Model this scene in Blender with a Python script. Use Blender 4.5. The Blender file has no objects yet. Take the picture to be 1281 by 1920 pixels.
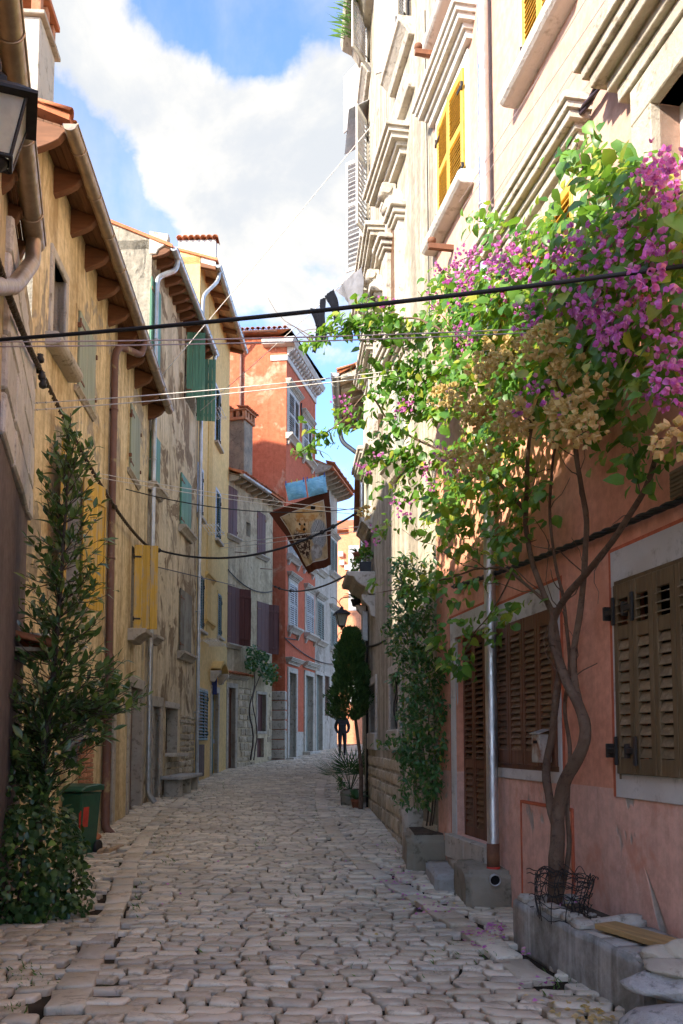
import bpy, bmesh, math, random
from math import sin, cos, pi, radians, sqrt, exp
from mathutils import Vector, Matrix, Quaternion, noise
random.seed(7)
R = random.Random(11)
sc = bpy.context.scene
# ------------------------------------------------------------------ camera
F, CX, HOR, CAMH, PITCH = 1700.0, 640.5, 1390.0, 1.6, radians(4.5)
YP = HOR - F * math.tan(PITCH)
cam = bpy.data.cameras.new('camera'); camo = bpy.data.objects.new('camera', cam)
sc.collection.objects.link(camo); sc.camera = camo
camo.location = (0, 0, CAMH); camo.rotation_euler = (pi / 2 + PITCH, 0, 0)
cam.sensor_fit = 'VERTICAL'; cam.sensor_height = 36.0; cam.lens = 36.0 * F / 1920.0
cam.shift_y = (YP - 960.0) / 1920.0
cam.clip_start = 0.05; cam.clip_end = 1000
# ------------------------------------------------------------------ sun, sky, exposure
TO_SUN = Vector((-1.0, -0.95, 0.70)).normalized()
SUN_ELEV = math.asin(TO_SUN.z); SUN_AZ = math.atan2(TO_SUN.x, TO_SUN.y)
sun = bpy.data.lights.new('sun', 'SUN'); suno = bpy.data.objects.new('sun', sun)
sc.collection.objects.link(suno)
sun.energy = 0.78; sun.angle = radians(1.5); sun.color = (1.0, 0.89, 0.74)
suno.rotation_euler = (-TO_SUN).to_track_quat('-Z', 'Y').to_euler()
suno.location = (-20, -20, 30)
sc.view_settings.view_transform = 'Standard'; sc.view_settings.look = 'None'
sc.view_settings.gamma = 1.0; sc.view_settings.use_curve_mapping = False
sc.view_settings.exposure = 3.9
SKY_STRENGTH = 0.05
sc.render.engine = 'CYCLES'
sc.cycles.max_bounces = 6; sc.cycles.diffuse_bounces = 4; sc.cycles.glossy_bounces = 2; sc.cycles.transmission_bounces = 3; sc.cycles.transparent_max_bounces = 4
sc.cycles.use_denoising = True; sc.cycles.use_adaptive_sampling = True; sc.cycles.adaptive_threshold = 0.02
sc.cycles.caustics_reflective = False; sc.cycles.caustics_refractive = False
CLOUD = 1.7
def build_world():
    w = bpy.data.worlds.new('World'); sc.world = w; w.use_nodes = True
    nt = w.node_tree; N = nt.nodes; L = nt.links; N.clear()
    out = N.new('ShaderNodeOutputWorld'); bg = N.new('ShaderNodeBackground')
    bg.inputs['Strength'].default_value = SKY_STRENGTH
    sky = N.new('ShaderNodeTexSky'); sky.sky_type = 'NISHITA'; sky.sun_disc = False
    sky.sun_elevation = SUN_ELEV; sky.sun_rotation = SUN_AZ
    sky.air_density = 0.55; sky.dust_density = 0.5; sky.ozone_density = 4.0
    tc = N.new('ShaderNodeTexCoord')
    def noise_n(scale, detail, rough, off, dist=0.0):
        m = N.new('ShaderNodeMapping'); m.inputs['Location'].default_value = off
        m.inputs['Scale'].default_value = (1, 1, 1.25)
        L.new(tc.outputs['Generated'], m.inputs[0])
        n = N.new('ShaderNodeTexNoise'); n.inputs['Scale'].default_value = scale
        n.inputs['Detail'].default_value = min(detail, 8); n.inputs['Roughness'].default_value = rough
        n.inputs['Distortion'].default_value = dist
        L.new(m.outputs[0], n.inputs['Vector']); return n.outputs['Fac']
    def math_n(op, a, b=None, clamp=False):
        m = N.new('ShaderNodeMath'); m.operation = op; m.use_clamp = clamp
        for i, v in enumerate((a, b)):
            if v is None: continue
            if isinstance(v, (int, float)): m.inputs[i].default_value = v
            else: L.new(v, m.inputs[i])
        return m.outputs[0]
    def ramp(v, lo, hi):
        m = N.new('ShaderNodeMapRange'); m.interpolation_type = 'SMOOTHSTEP'
        m.inputs['From Min'].default_value = lo; m.inputs['From Max'].default_value = hi
        L.new(v, m.inputs['Value']); return m.outputs[0]
    # big cumulus masses (direction, tightness, weight)
    dens = noise_n(3.1, 9, 0.60, (0.3, 0.2, 0.9), 0.15)
    for (px, py, k, wgt) in CLOUD_BLOBS:
        r = ray(px, py); v = Vector((r[0], 1, r[1])).normalized()
        d = N.new('ShaderNodeVectorMath'); d.operation = 'DISTANCE'
        L.new(tc.outputs['Generated'], d.inputs[0]); d.inputs[1].default_value = v
        g = math_n('MULTIPLY', math_n('MULTIPLY', d.outputs['Value'], d.outputs['Value']), -k)
        e = math_n('MULTIPLY', math_n('EXPONENT', g), wgt)
        dens = math_n('ADD', dens, e)
    mask = ramp(dens, 0.52, 0.62)
    wisp = math_n('MULTIPLY', ramp(noise_n(2.2, 8, 0.6, (2.3, 1.2, 0.4), 0.6), 0.40, 0.74), 0.6)
    mask = math_n('MAXIMUM', mask, wisp)
    shade = ramp(noise_n(4.6, 8, 0.6, (1.3, 3.2, 0.2), .3), 0.38, 0.64)
    cm = N.new('ShaderNodeMix'); cm.data_type = 'RGBA'
    cm.inputs['A'].default_value = (CLOUD * 0.66, CLOUD * 0.69, CLOUD * 0.73, 1)
    cm.inputs['B'].default_value = (CLOUD, CLOUD * 0.95, CLOUD * 0.86, 1)
    L.new(shade, cm.inputs['Factor'])
    mx = N.new('ShaderNodeMix'); mx.data_type = 'RGBA'
    L.new(mask, mx.inputs['Factor']); L.new(sky.outputs[0], mx.inputs['A']); L.new(cm.outputs['Result'], mx.inputs['B'])
    w.cycles.sampling_method = 'MANUAL'; w.cycles.sample_map_resolution = 512
    L.new(mx.outputs['Result'], bg.inputs['Color']); L.new(bg.outputs[0], out.inputs[0])
CLOUD_BLOBS = [(400, 260, 130, .20), (320, 240, 240, .10), (560, 300, 150, .14), (430, 470, 130, .08), (240, 420, 260, -.12), (440, 60, 300, -.16), (150, 300, 120, -.12), (180, 80, 120, .03), (560, 600, 120, -.05)]
# ------------------------------------------------------------------ pixels of the photograph to directions
def ray(x, y):
    a, b = (x - CX) / F, (YP - y) / F
    fy = cos(PITCH) - b * sin(PITCH)
    return (a / fy, (sin(PITCH) + b * cos(PITCH)) / fy)
def at(x, y, d):
    r = ray(x, y); return Vector((r[0] * d, d, CAMH + r[1] * d))
GP = [(-60, 0), (8, 0), (9, .01), (14, .13), (18.5, .29), (24, .47), (29.4, .66), (33, .86), (38, 1.12), (46, 1.42), (60, 1.62), (400, 1.62)]
def g(d):
    for (a, za), (b, zb) in zip(GP, GP[1:]):
        if d <= b:
            t = (d - a) / (b - a); return za + (zb - za) * t
    return GP[-1][1]
def gnd(x, y, up=0.0):
    r = ray(x, y); lo, hi = 2.0, 90.0
    for _ in range(50):
        m = (lo + hi) / 2
        if CAMH + r[1] * m > g(m) + up: lo = m
        else: hi = m
    return Vector((r[0] * lo, lo, g(lo) + up))
build_world()
# ------------------------------------------------------------------ scene helpers
def S(h):
    def c(v):
        v /= 255.0
        return v / 12.92 if v <= 0.04045 else ((v + 0.055) / 1.055) ** 2.4
    return (c(int(h[0:2], 16)), c(int(h[2:4], 16)), c(int(h[4:6], 16)), 1.0)
def tag(o, label=None, cat=None, group=None, kind=None):
    if label: o['label'] = label
    if cat: o['category'] = cat
    if group: o['group'] = group
    if kind: o['kind'] = kind
    return o
def empty(name, M, label=None, cat=None, group=None):
    o = bpy.data.objects.new(name, None); sc.collection.objects.link(o)
    o.empty_display_size = 0.2
    o.matrix_world = M if isinstance(M, Matrix) else Matrix.Translation(Vector(M))
    return tag(o, label, cat, group)
class MB:
    def __init__(s): s.v = []; s.f = []; s.m = []; s.sm = []
    def add(s, vs, fs, mi=0, smooth=False):
        n = len(s.v); s.v += [tuple(v) for v in vs]
        for f in fs:
            s.f.append(tuple(i + n for i in f)); s.m.append(mi); s.sm.append(smooth)
        return s
    def box(s, x0, x1, y0, y1, z0, z1, mi=0, M=None, taper=None):
        vs = [Vector(p) for p in ((x0, y0, z0), (x1, y0, z0), (x1, y1, z0), (x0, y1, z0), (x0, y0, z1), (x1, y0, z1), (x1, y1, z1), (x0, y1, z1))]
        if taper:
            cx, cy = (x0 + x1) / 2, (y0 + y1) / 2
            for v in vs[4:]: v.x = cx + (v.x - cx) * taper; v.y = cy + (v.y - cy) * taper
        if M is not None: vs = [M @ v for v in vs]
        return s.add(vs, [(0, 3, 2, 1), (4, 5, 6, 7), (0, 1, 5, 4), (1, 2, 6, 5), (2, 3, 7, 6), (3, 0, 4, 7)], mi)
    def quad(s, a, b, c, d, mi=0): return s.add([a, b, c, d], [(0, 1, 2, 3)], mi)
    def prism(s, pts, x0, x1, mi=0, smooth=False):
        """profile pts (y,z) swept along x"""
        n = len(pts)
        vs = [(x0, y, z) for y, z in pts] + [(x1, y, z) for y, z in pts]
        s.add(vs, [(i, (i + 1) % n, n + (i + 1) % n, n + i) for i in range(n)], mi, smooth)
        s.add(vs, [tuple(range(n - 1, -1, -1)), tuple(range(n, 2 * n))], mi); return s
    def tube(s, pts, r, seg=8, mi=0, caps=True, flat=1.0):
        pts = [Vector(p) for p in pts]; n = len(pts)
        if not isinstance(r, (list, tuple)): r = [r] * n
        t0 = (pts[1] - pts[0]).normalized()
        up = Vector((0, 0, 1)) if abs(t0.z) < .9 else Vector((1, 0, 0))
        a = t0.cross(up).normalized(); vs = []
        for i in range(n):
            t = (pts[min(i + 1, n - 1)] - pts[max(i - 1, 0)]).normalized()
            a = (a - t * a.dot(t)).normalized(); b = t.cross(a)
            for k in range(seg):
                q = 2 * pi * k / seg
                vs.append(pts[i] + (a * cos(q) + b * sin(q) * flat) * r[i])
        fs = [(i * seg + k, i * seg + (k + 1) % seg, (i + 1) * seg + (k + 1) % seg, (i + 1) * seg + k) for i in range(n - 1) for k in range(seg)]
        s.add(vs, fs, mi, True)
        if caps: s.add(vs, [tuple(range(seg - 1, -1, -1)), tuple((n - 1) * seg + k for k in range(seg))], mi)
        return s
    def lathe(s, prof, c=(0, 0, 0), seg=16, mi=0, smooth=True, sq=False):
        c = Vector(c); n = len(prof); vs = []
        for r, z in prof:
            for k in range(seg):
                q = 2 * pi * (k + .5) / seg
                vs.append(c + Vector((cos(q) * r, sin(q) * r, z)))
        s.add(vs, [(i * seg + k, i * seg + (k + 1) % seg, (i + 1) * seg + (k + 1) % seg, (i + 1) * seg + k) for i in range(n - 1) for k in range(seg)], mi, smooth)
        s.add(vs, [tuple(range(seg - 1, -1, -1)), tuple((n - 1) * seg + k for k in range(seg))], mi); return s
    def xform(s, M): s.v = [tuple(M @ Vector(v)) for v in s.v]; return s
    def mesh(s, name, mats, bevel=0, recalc=True, rough=0, smooth=False):
        me = bpy.data.meshes.new(name); me.from_pydata(s.v, [], s.f)
        for m in mats: me.materials.append(m)
        for p, mi, sm in zip(me.polygons, s.m, s.sm): p.material_index = mi; p.use_smooth = sm or smooth
        if recalc or bevel:
            bm = bmesh.new(); bm.from_mesh(me)
            if recalc: bmesh.ops.remove_doubles(bm, verts=bm.verts, dist=1e-5); bmesh.ops.recalc_face_normals(bm, faces=bm.faces)
            if bevel:
                es = [e for e in bm.edges if len(e.link_faces) == 2 and e.calc_face_angle(0) > .6]
                bmesh.ops.bevel(bm, geom=es, offset=bevel, segments=1, affect='EDGES', clamp_overlap=True)
            if rough:
                for v in bm.verts:
                    q = noise.noise_vector(v.co * 2.7 + Vector((3, 1, 7)))
                    v.co += q * rough
            bm.to_mesh(me); bm.free()
        me.update(); return me
    def ob(s, name, mats, parent=None, M=None, **k):
        if not isinstance(mats, (list, tuple)): mats = [mats]
        return link(name, s.mesh(name, mats, **k), parent, M)
def link(name, me, parent=None, M=None):
    o = bpy.data.objects.new(name, me); sc.collection.objects.link(o)
    if parent is not None: o.parent = parent
    if M is not None: o.matrix_basis = M
    return o
def T(x, y, z): return Matrix.Translation((x, y, z))
def RZ(a): return Matrix.Rotation(a, 4, 'Z')
def RX(a): return Matrix.Rotation(a, 4, 'X')
def RY(a): return Matrix.Rotation(a, 4, 'Y')
def SC(x, y, z): return Matrix.Diagonal((x, y, z, 1))
class Wall:
    """vertical plane; u runs left to right as seen from the street, local y points into the house"""
    def __init__(s, a, b, z=None):
        s.a = Vector((a[0], a[1])); s.b = Vector((b[0], b[1])); s.e = (s.b - s.a).normalized(); s.len = (s.b - s.a).length
        s.z = min(g(a[1]), g(b[1])) if z is None else z
        s.M = Matrix.Translation((a[0], a[1], s.z)) @ RZ(math.atan2(s.e.y, s.e.x))
        s.inv = s.M.inverted()
    def hit(s, x, y, out=0.0):
        """pixel to (u, z) on the plane moved out of the wall by out metres"""
        r = ray(x, y); nx, ny = s.e.y, -s.e.x       # outward normal in plan
        p = s.a + Vector((nx, ny)) * out
        d = (p.x * nx + p.y * ny) / (r[0] * nx + ny)
        q = Vector((r[0] * d, d)) - s.a
        return (q.dot(s.e), CAMH + r[1] * d - s.z)
    def rect(s, xl, xr, yt, yb, ref='m'):
        ym = (yt + yb) / 2
        u0, u1 = s.hit(xl, ym)[0], s.hit(xr, ym)[0]
        rx = {'l': xl, 'r': xr, 'm': (xl + xr) / 2}[ref]
        return (u0, u1, s.hit(rx, yb)[1], s.hit(rx, yt)[1])
    def P(s, u, z, out=0.0): return s.M @ Vector((u, -out, z))
# ------------------------------------------------------------------ materials
MATS = {}
class NB:
    def __init__(s, name):
        s.m = bpy.data.materials.new(name); s.m.use_nodes = True
        s.nt = s.m.node_tree; s.N = s.nt.nodes; s.L = s.nt.links
        s.b = s.N['Principled BSDF']; s.tc = s.N.new('ShaderNodeTexCoord'); s.geo = None
        s.out = s.N['Material Output']; s.h = None
    def vec(s, scale=(1, 1, 1), off=(0, 0, 0), coord='Object'):
        m = s.N.new('ShaderNodeMapping'); m.inputs['Scale'].default_value = scale; m.inputs['Location'].default_value = off
        s.L.new(s.tc.outputs[coord], m.inputs[0]); return m.outputs[0]
    def noise(s, scale, detail=5, rough=.6, vec=None, dist=0):
        n = s.N.new('ShaderNodeTexNoise'); n.inputs['Scale'].default_value = scale; n.inputs['Detail'].default_value = min(detail, 4)
        n.inputs['Roughness'].default_value = rough; n.inputs['Distortion'].default_value = dist
        s.L.new(vec if vec is not None else s.vec(), n.inputs['Vector']); return n.outputs['Fac']
    def vor(s, scale, vec=None, feature='F1'):
        n = s.N.new('ShaderNodeTexVoronoi'); n.feature = feature; n.inputs['Scale'].default_value = scale
        s.L.new(vec if vec is not None else s.vec(), n.inputs['Vector']); return n.outputs['Distance']
    def ramp(s, v, lo, hi, to0=0., to1=1.):
        m = s.N.new('ShaderNodeMapRange'); m.interpolation_type = 'SMOOTHSTEP'
        m.inputs['From Min'].default_value = lo; m.inputs['From Max'].default_value = hi
        m.inputs['To Min'].default_value = to0; m.inputs['To Max'].default_value = to1
        s.L.new(v, m.inputs['Value']); return m.outputs[0]
    def math(s, op, a, b=None):
        m = s.N.new('ShaderNodeMath'); m.operation = op
        for i, v in enumerate((a, b)):
            if v is None: continue
            if isinstance(v, (int, float)): m.inputs[i].default_value = v
            else: s.L.new(v, m.inputs[i])
        return m.outputs[0]
    def mix(s, f, a, b, mode='MIX'):
        m = s.N.new('ShaderNodeMix'); m.data_type = 'RGBA'; m.blend_type = mode
        for k, v in (('Factor', f), ('A', a), ('B', b)):
            if isinstance(v, (int, float)): m.inputs[k].default_value = v
            elif isinstance(v, tuple): m.inputs[k].default_value = v
            else: s.L.new(v, m.inputs[k])
        return m.outputs['Result']
    def rand(s):
        o = s.N.new('ShaderNodeObjectInfo'); return o.outputs['Random']
    def island(s):
        o = s.N.new('ShaderNodeNewGeometry'); return o.outputs['Random Per Island']
    def bump(s, h, strength=.4, dist=.02):
        b = s.N.new('ShaderNodeBump'); b.inputs['Strength'].default_value = strength; b.inputs['Distance'].default_value = dist
        s.L.new(h, b.inputs['Height'])
        if s.h is not None: s.L.new(s.h, b.inputs['Normal'])
        s.h = b.outputs[0]; s.L.new(s.h, s.b.inputs['Normal'])
    def done(s, col, rough=.85, metal=0.0, spec=.3):
        if isinstance(col, tuple): s.b.inputs['Base Color'].default_value = col
        else: s.L.new(col, s.b.inputs['Base Color'])
        if isinstance(rough, (int, float)): s.b.inputs['Roughness'].default_value = rough
        else: s.L.new(rough, s.b.inputs['Roughness'])
        s.b.inputs['Metallic'].default_value = metal
        s.b.inputs['Specular IOR Level'].default_value = spec
        return s.m
def C(r, g_, b): return (r, g_, b, 1.0)
def mulc(c, k): return (c[0] * k, c[1] * k, c[2] * k, 1.0)
def plaster(name, base, alt, streak, patch=None, patch_at=.62, streak_amt=.6, patch_w=.05, off=0.0, bump=.5, patch_scale=.9, grime=None, spots=0.0):
    """weathered lime plaster: two tones, vertical run-off streaks, fallen patches showing what lies beneath"""
    n = NB(name); o3 = (off, off * 1.7, off * .6)
    big = n.ramp(n.noise(.55, 6, .62, n.vec(off=o3), .4), .32, .68)
    col = n.mix(big, base, alt)
    st = n.ramp(n.noise(1.0, 7, .68, n.vec((2.6, 2.6, .20), o3), .3), .44, .60)
    st2 = n.ramp(n.noise(1.0, 6, .7, n.vec((9.5, 9.5, .38), o3)), .48, .64)
    col = n.mix(n.math('MULTIPLY', st, streak_amt), col, streak)
    col = n.mix(n.math('MULTIPLY', st2, streak_amt * .7), col, mulc(streak, .8))
    fine = n.noise(9, 7, .7, n.vec(off=o3))
    col = n.mix(.35, col, n.mix(n.ramp(fine, .3, .7), mulc(base, .55), mulc(alt, 1.15)), 'MIX')
    if grime:
        gq = n.ramp(n.noise(1.7, 9, .72, n.vec((1, 1, .75), (off + 5, 2, 1)), .5), .52, .68)
        col = n.mix(n.math('MULTIPLY', gq, .75), col, grime)
    n.bump(n.math('ADD', n.noise(11, 3, .75), n.math('MULTIPLY', n.noise(2.2, 1, .5), 3.0)), bump * 1.1, .016)
    if patch:
        pv = n.noise(patch_scale, 10, .66, n.vec((1, 1, .8), (off + 9, 4, 3)), .7)
        pm = n.ramp(pv, patch_at, patch_at + patch_w)
        pc = n.mix(n.ramp(n.noise(6, 6, .7), .35, .68), patch, mulc(patch, .62))
        col = n.mix(pm, col, pc)
        n.bump(n.math('SUBTRACT', 1.0, pm), .6, .015)
    return n.done(col, .93, 0, .15)
def stone(name, a, b, c, scale=3.0, bump=.6, rough=.85, off=0., pits=True, rnd=.0):
    n = NB(name)
    x = n.ramp(n.noise(scale * .6, 8, .65, n.vec(off=(off, off, off)), .3), .33, .67)
    col = n.mix(x, a, b)
    col = n.mix(n.ramp(n.noise(scale * 2.6, 8, .7, n.vec(off=(off + 3, 1, 2))), .52, .72), col, c)
    if rnd:
        k = n.math('ADD', n.math('MULTIPLY', n.rand(), rnd), 1 - rnd / 2)
        col = n.mix(1.0, col, comb(n, k), 'MULTIPLY')
    n.bump(n.noise(scale * 3, 4, .8), bump, .025)
    return n.done(col, rough, 0, .25)
def comb(n, k):
    c = n.N.new('ShaderNodeCombineColor')
    for i in range(3): n.L.new(k, c.inputs[i])
    return c.outputs[0]
def paint_wood(name, col, worn, amt=.5, rough=.6, var=.25, grain=(30, 30, 1.5), under=None, hi=.66):
    n = NB(name); rnd = n.rand()
    o = n.N.new('ShaderNodeVectorMath'); o.operation = 'ADD'; n.L.new(n.tc.outputs['Object'], o.inputs[0])
    cc = comb(n, n.math('MULTIPLY', rnd, 37.0)); n.L.new(cc, o.inputs[1])
    mp = n.N.new('ShaderNodeMapping'); mp.inputs['Scale'].default_value = grain; n.L.new(o.outputs[0], mp.inputs[0])
    gr = n.noise(1.0, 6, .6, mp.outputs[0], .4)
    big = n.noise(2.4, 6, .65, o.outputs[0], .3)
    base = n.mix(n.ramp(gr, .35, .65), mulc(col, .78), mulc(col, 1.1))
    w = n.ramp(n.math('ADD', n.math('MULTIPLY', gr, .5), n.math('MULTIPLY', big, .5)), hi - .13, hi)
    base = n.mix(n.math('MULTIPLY', w, amt), base, worn)
    k = n.math('ADD', n.math('MULTIPLY', rnd, var), 1 - var / 2)
    base = n.mix(1.0, base, comb(n, k), 'MULTIPLY')
    n.bump(gr, .35, .006)
    return n.done(base, rough, 0, .35)
def metal(name, col, rough=.45, met=.85, dirt=None, amt=.5, dirt_at=.5):
    n = NB(name)
    x = n.ramp(n.noise(6, 8, .7, n.vec((1, 1, .6))), .3, .7)
    c = n.mix(x, mulc(col, .8), mulc(col, 1.1))
    if dirt:
        dm = n.ramp(n.noise(3.0, 9, .72, n.vec(off=(4, 2, 1)), .5), dirt_at, dirt_at + .14)
        c = n.mix(n.math('MULTIPLY', dm, amt), c, dirt)
        n.bump(dm, .2, .004)
    r = n.ramp(n.noise(14, 5, .7), .3, .7, rough - .1, rough + .15)
    return n.done(c, r, met, .4)
def leafm(name, a, b, rough=.42, trans=.32, var=True, yellow=None):
    n = NB(name); k = n.island() if var == 'island' else n.rand()
    col = n.mix(n.ramp(k, 0, 1), a, b)
    if yellow:
        h = n.math('FRACT', n.math('MULTIPLY', k, 17.31))
        col = n.mix(n.ramp(h, .80, .97), col, yellow)
    col = n.mix(n.math('MULTIPLY', n.ramp(n.noise(18, 3, .5), .4, .7), .35), col, mulc(a, .55))
    n.done(col, rough, 0, .45)
    tr = n.N.new('ShaderNodeBsdfTranslucent'); mx = n.N.new('ShaderNodeMixShader'); mx.inputs[0].default_value = trans
    tcol = n.mix(.5, col, C(min(1, b[0] * 2.2), min(1, b[1] * 2.0), b[2] * .8)); n.L.new(tcol, tr.inputs[0])
    n.L.new(n.b.outputs[0], mx.inputs[1]); n.L.new(tr.outputs[0], mx.inputs[2]); n.L.new(mx.outputs[0], n.out.inputs[0])
    return n.m
def flat(name, col, rough=.6, met=0, spec=.3, nz=.15, scale=12):
    n = NB(name)
    c = n.mix(n.ramp(n.noise(scale, 5, .65), .3, .7), mulc(col, 1 - nz), mulc(col, 1 + nz))
    return n.done(c, rough, met, spec)
def glass_dark(name, col=C(.02, .025, .03)):
    n = NB(name); n.bump(n.noise(3, 2, .5), .06, .02); return n.done(col, .06, 0, .6)
m_ochre = plaster('ochre_plaster', C(.72, .55, .29), C(.84, .70, .43), C(.25, .15, .06), C(.46, .39, .28), .60, .72, .04, 1.0, 1.0, grime=C(.44, .31, .15))
m_mottle = plaster('mottled_plaster', C(.74, .64, .45), C(.64, .52, .32), C(.28, .20, .11), C(.30, .22, .13), .52, .6, .05, 4.0, .7, 1.0, grime=C(.22, .17, .11))
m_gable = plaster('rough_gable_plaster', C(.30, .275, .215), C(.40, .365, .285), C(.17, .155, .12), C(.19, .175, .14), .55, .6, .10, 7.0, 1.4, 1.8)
m_yellow = plaster('yellow_paint_plaster', C(.74, .52, .20), C(.77, .56, .24), C(.62, .42, .16), None, streak_amt=.3, off=2.0, bump=.3)
m_yellow2 = plaster('deep_yellow_band', C(.64, .43, .15), C(.68, .47, .18), C(.55, .36, .12), None, streak_amt=.3, off=3.0, bump=.3)
m_tan = plaster('tan_plaster', C(.54, .445, .28), C(.64, .54, .36), C(.24, .18, .11), C(.34, .28, .19), .60, .6, .05, 12.0, .7, 1.1, grime=C(.25, .20, .13))
m_red = plaster('red_plaster', C(.52, .135, .065), C(.56, .18, .095), C(.42, .095, .045), C(.66, .36, .23), .52, .4, .14, 15.0, .35, 1.0)
m_redstreet = plaster('red_street_plaster', C(.52, .125, .062), C(.56, .16, .085), C(.43, .095, .047), None, streak_amt=.3, off=18.0, bump=.3)
m_greyhouse = plaster('grey_cream_plaster', C(.46, .41, .34), C(.55, .49, .40), C(.27, .23, .19), C(.33, .29, .24), .58, .6, .06, 21.0, .6)
m_orange = plaster('orange_plaster', C(.62, .26, .14), C(.66, .31, .18), C(.56, .21, .10), None, streak_amt=.25, off=23.0, bump=.3)
m_cream = plaster('weathered_cream_plaster', C(.45, .40, .305), C(.54, .48, .375), C(.17, .145, .11), C(.30, .26, .20), .60, .9, .06, 26.0, .7, grime=C(.25, .22, .17))
m_pinkup = plaster('pale_salmon_plaster', C(.54, .335, .25), C(.58, .375, .29), C(.48, .265, .185), None, streak_amt=.3, off=31.0, bump=.22)
m_pinklow = plaster('salmon_orange_plaster', C(.76, .34, .215), C(.79, .39, .26), C(.70, .28, .165), None, streak_amt=.35, off=33.0, bump=.3, grime=C(.70, .31, .19))
m_pinkband = plaster('pink_dado_plaster', C(.77, .46, .35), C(.80, .51, .40), C(.70, .37, .27), C(.52, .46, .38), .56, .5, .04, 36.0, .5, grime=C(.64, .28, .18))
m_pinkline = flat('dark_salmon_paint', C(.52, .13, .06), .85)
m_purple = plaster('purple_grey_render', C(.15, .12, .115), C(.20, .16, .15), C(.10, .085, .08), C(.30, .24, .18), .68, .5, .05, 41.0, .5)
m_quoin = stone('white_quoin_stone', C(.52, .50, .47), C(.64, .61, .57), C(.33, .30, .27), 3, .8, rnd=.2)
m_whitewash = stone('whitewashed_stone', C(.54, .51, .46), C(.62, .59, .54), C(.36, .33, .28), 2.5, .5)
m_lime = stone('limestone', C(.45, .405, .33), C(.55, .50, .42), C(.20, .175, .135), 3.5, .7)
m_limed = stone('dirty_limestone', C(.38, .33, .26), C(.48, .43, .34), C(.20, .17, .13), 3.5, .6)
m_rubble = stone('rubble_stone', C(.42, .35, .24), C(.54, .47, .35), C(.25, .20, .13), 4, .8, rnd=.5)
m_mortar = stone('lime_mortar', C(.33, .27, .18), C(.40, .33, .23), C(.22, .17, .11), 5, .8)
m_conc = plaster('stained_concrete', C(.40, .375, .33), C(.54, .52, .47), C(.13, .115, .085), C(.22, .20, .15), .56, .65, .12, 51.0, .7, 1.6, grime=C(.20, .18, .13))
m_block = stone('mossy_block_stone', C(.25, .215, .155), C(.34, .30, .23), C(.13, .115, .075), 2.4, .6)
m_step = stone('grey_step_stone', C(.37, .35, .31), C(.45, .43, .39), C(.25, .23, .19), 6, .5)
m_rock = stone('pale_boulder', C(.36, .345, .32), C(.50, .48, .45), C(.17, .16, .145), 4.5, 1.0)
m_tile = stone('terracotta', C(.42, .14, .06), C(.52, .20, .09), C(.27, .13, .08), 5, .4, rnd=.5)
m_brick = stone('old_brick', C(.46, .20, .10), C(.52, .26, .14), C(.30, .16, .10), 6, .6, rnd=.4)
m_chim = stone('chimney_render', C(.46, .42, .34), C(.54, .50, .41), C(.22, .20, .15), 1.5, .5)
m_chimd = stone('dark_chimney_stone', C(.20, .18, .14), C(.31, .27, .20), C(.11, .10, .08), 4, .9)
m_soffit = paint_wood('soffit_board', C(.20, .10, .05), C(.32, .18, .09), .5, .8, .5, (2, 25, 25))
m_rafter = paint_wood('rafter_wood', C(.19, .085, .04), C(.10, .045, .025), .6, .75, .35, (20, 2, 20))
m_palewood = paint_wood('pale_eave_wood', C(.42, .29, .17), C(.28, .18, .10), .5, .8, .4, (20, 2, 20))
m_eavetile = stone('eave_tile_underside', C(.50, .33, .20), C(.60, .42, .28), C(.34, .22, .14), 5, .4, rnd=.3)
m_copper = metal('bronze_gutter', C(.40, .31, .22), .42, .75, C(.36, .42, .33), .35, .58)
m_zinc = metal('zinc_gutter', C(.50, .51, .50), .42, .8, C(.36, .34, .29), .5)
m_steel = metal('stainless_pipe', C(.66, .67, .68), .42, .95, C(.45, .45, .45), .12, .6)
m_brownpipe = metal('brown_painted_pipe', C(.17, .085, .06), .5, .1, C(.36, .30, .14), .7, .56)
m_iron = metal('black_iron', C(.035, .032, .03), .5, .4, C(.14, .06, .03), .5, .6)
m_rust = metal('rusty_iron', C(.20, .09, .05), .75, .2, C(.30, .13, .06), .6)
m_yshut = paint_wood('old_yellow_paint', C(.66, .40, .05), C(.40, .33, .22), .85, .6, .12, (26, 26, 1.0), hi=.60)
m_yclean = paint_wood('ochre_yellow_paint', C(.60, .36, .055), C(.50, .29, .05), .3, .5, .08, (10, 10, 10))
m_green = paint_wood('green_paint', C(.10, .25, .155), C(.24, .34, .24), .6, .6, .25, (26, 26, 1.2))
m_greengrey = paint_wood('grey_green_paint', C(.33, .36, .23), C(.40, .36, .24), .6, .7, .15, (26, 26, 1.0))
m_worn = paint_wood('bare_weathered_wood', C(.26, .26, .20), C(.14, .11, .08), .8, .85, .3, (26, 26, 1.0), hi=.56)
m_dkgreen = paint_wood('dark_green_paint', C(.018, .07, .05), C(.05, .11, .08), .4, .5, .2, (20, 20, 3))
m_blueframe = flat('pale_blue_frame', C(.50, .55, .60), .6)
m_brown = paint_wood('brown_shutter_wood', C(.135, .068, .034), C(.30, .20, .13), .7, .42, .45, (2.5, 30, 30))
m_brownf = paint_wood('brown_frame_wood', C(.14, .055, .027), C(.21, .10, .055), .4, .42, .2, (20, 20, 2))
m_olive = paint_wood('olive_brown_wood', C(.21, .15, .085), C(.34, .28, .20), .5, .5, .3, (2.5, 30, 30))
m_olivef = paint_wood('olive_brown_frame', C(.15, .10, .05), C(.21, .155, .095), .4, .5, .1, (20, 20, 2))
m_maroon = paint_wood('maroon_paint', C(.11, .035, .028), C(.17, .075, .055), .4, .65, .25, (22, 22, 1.2))
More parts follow.
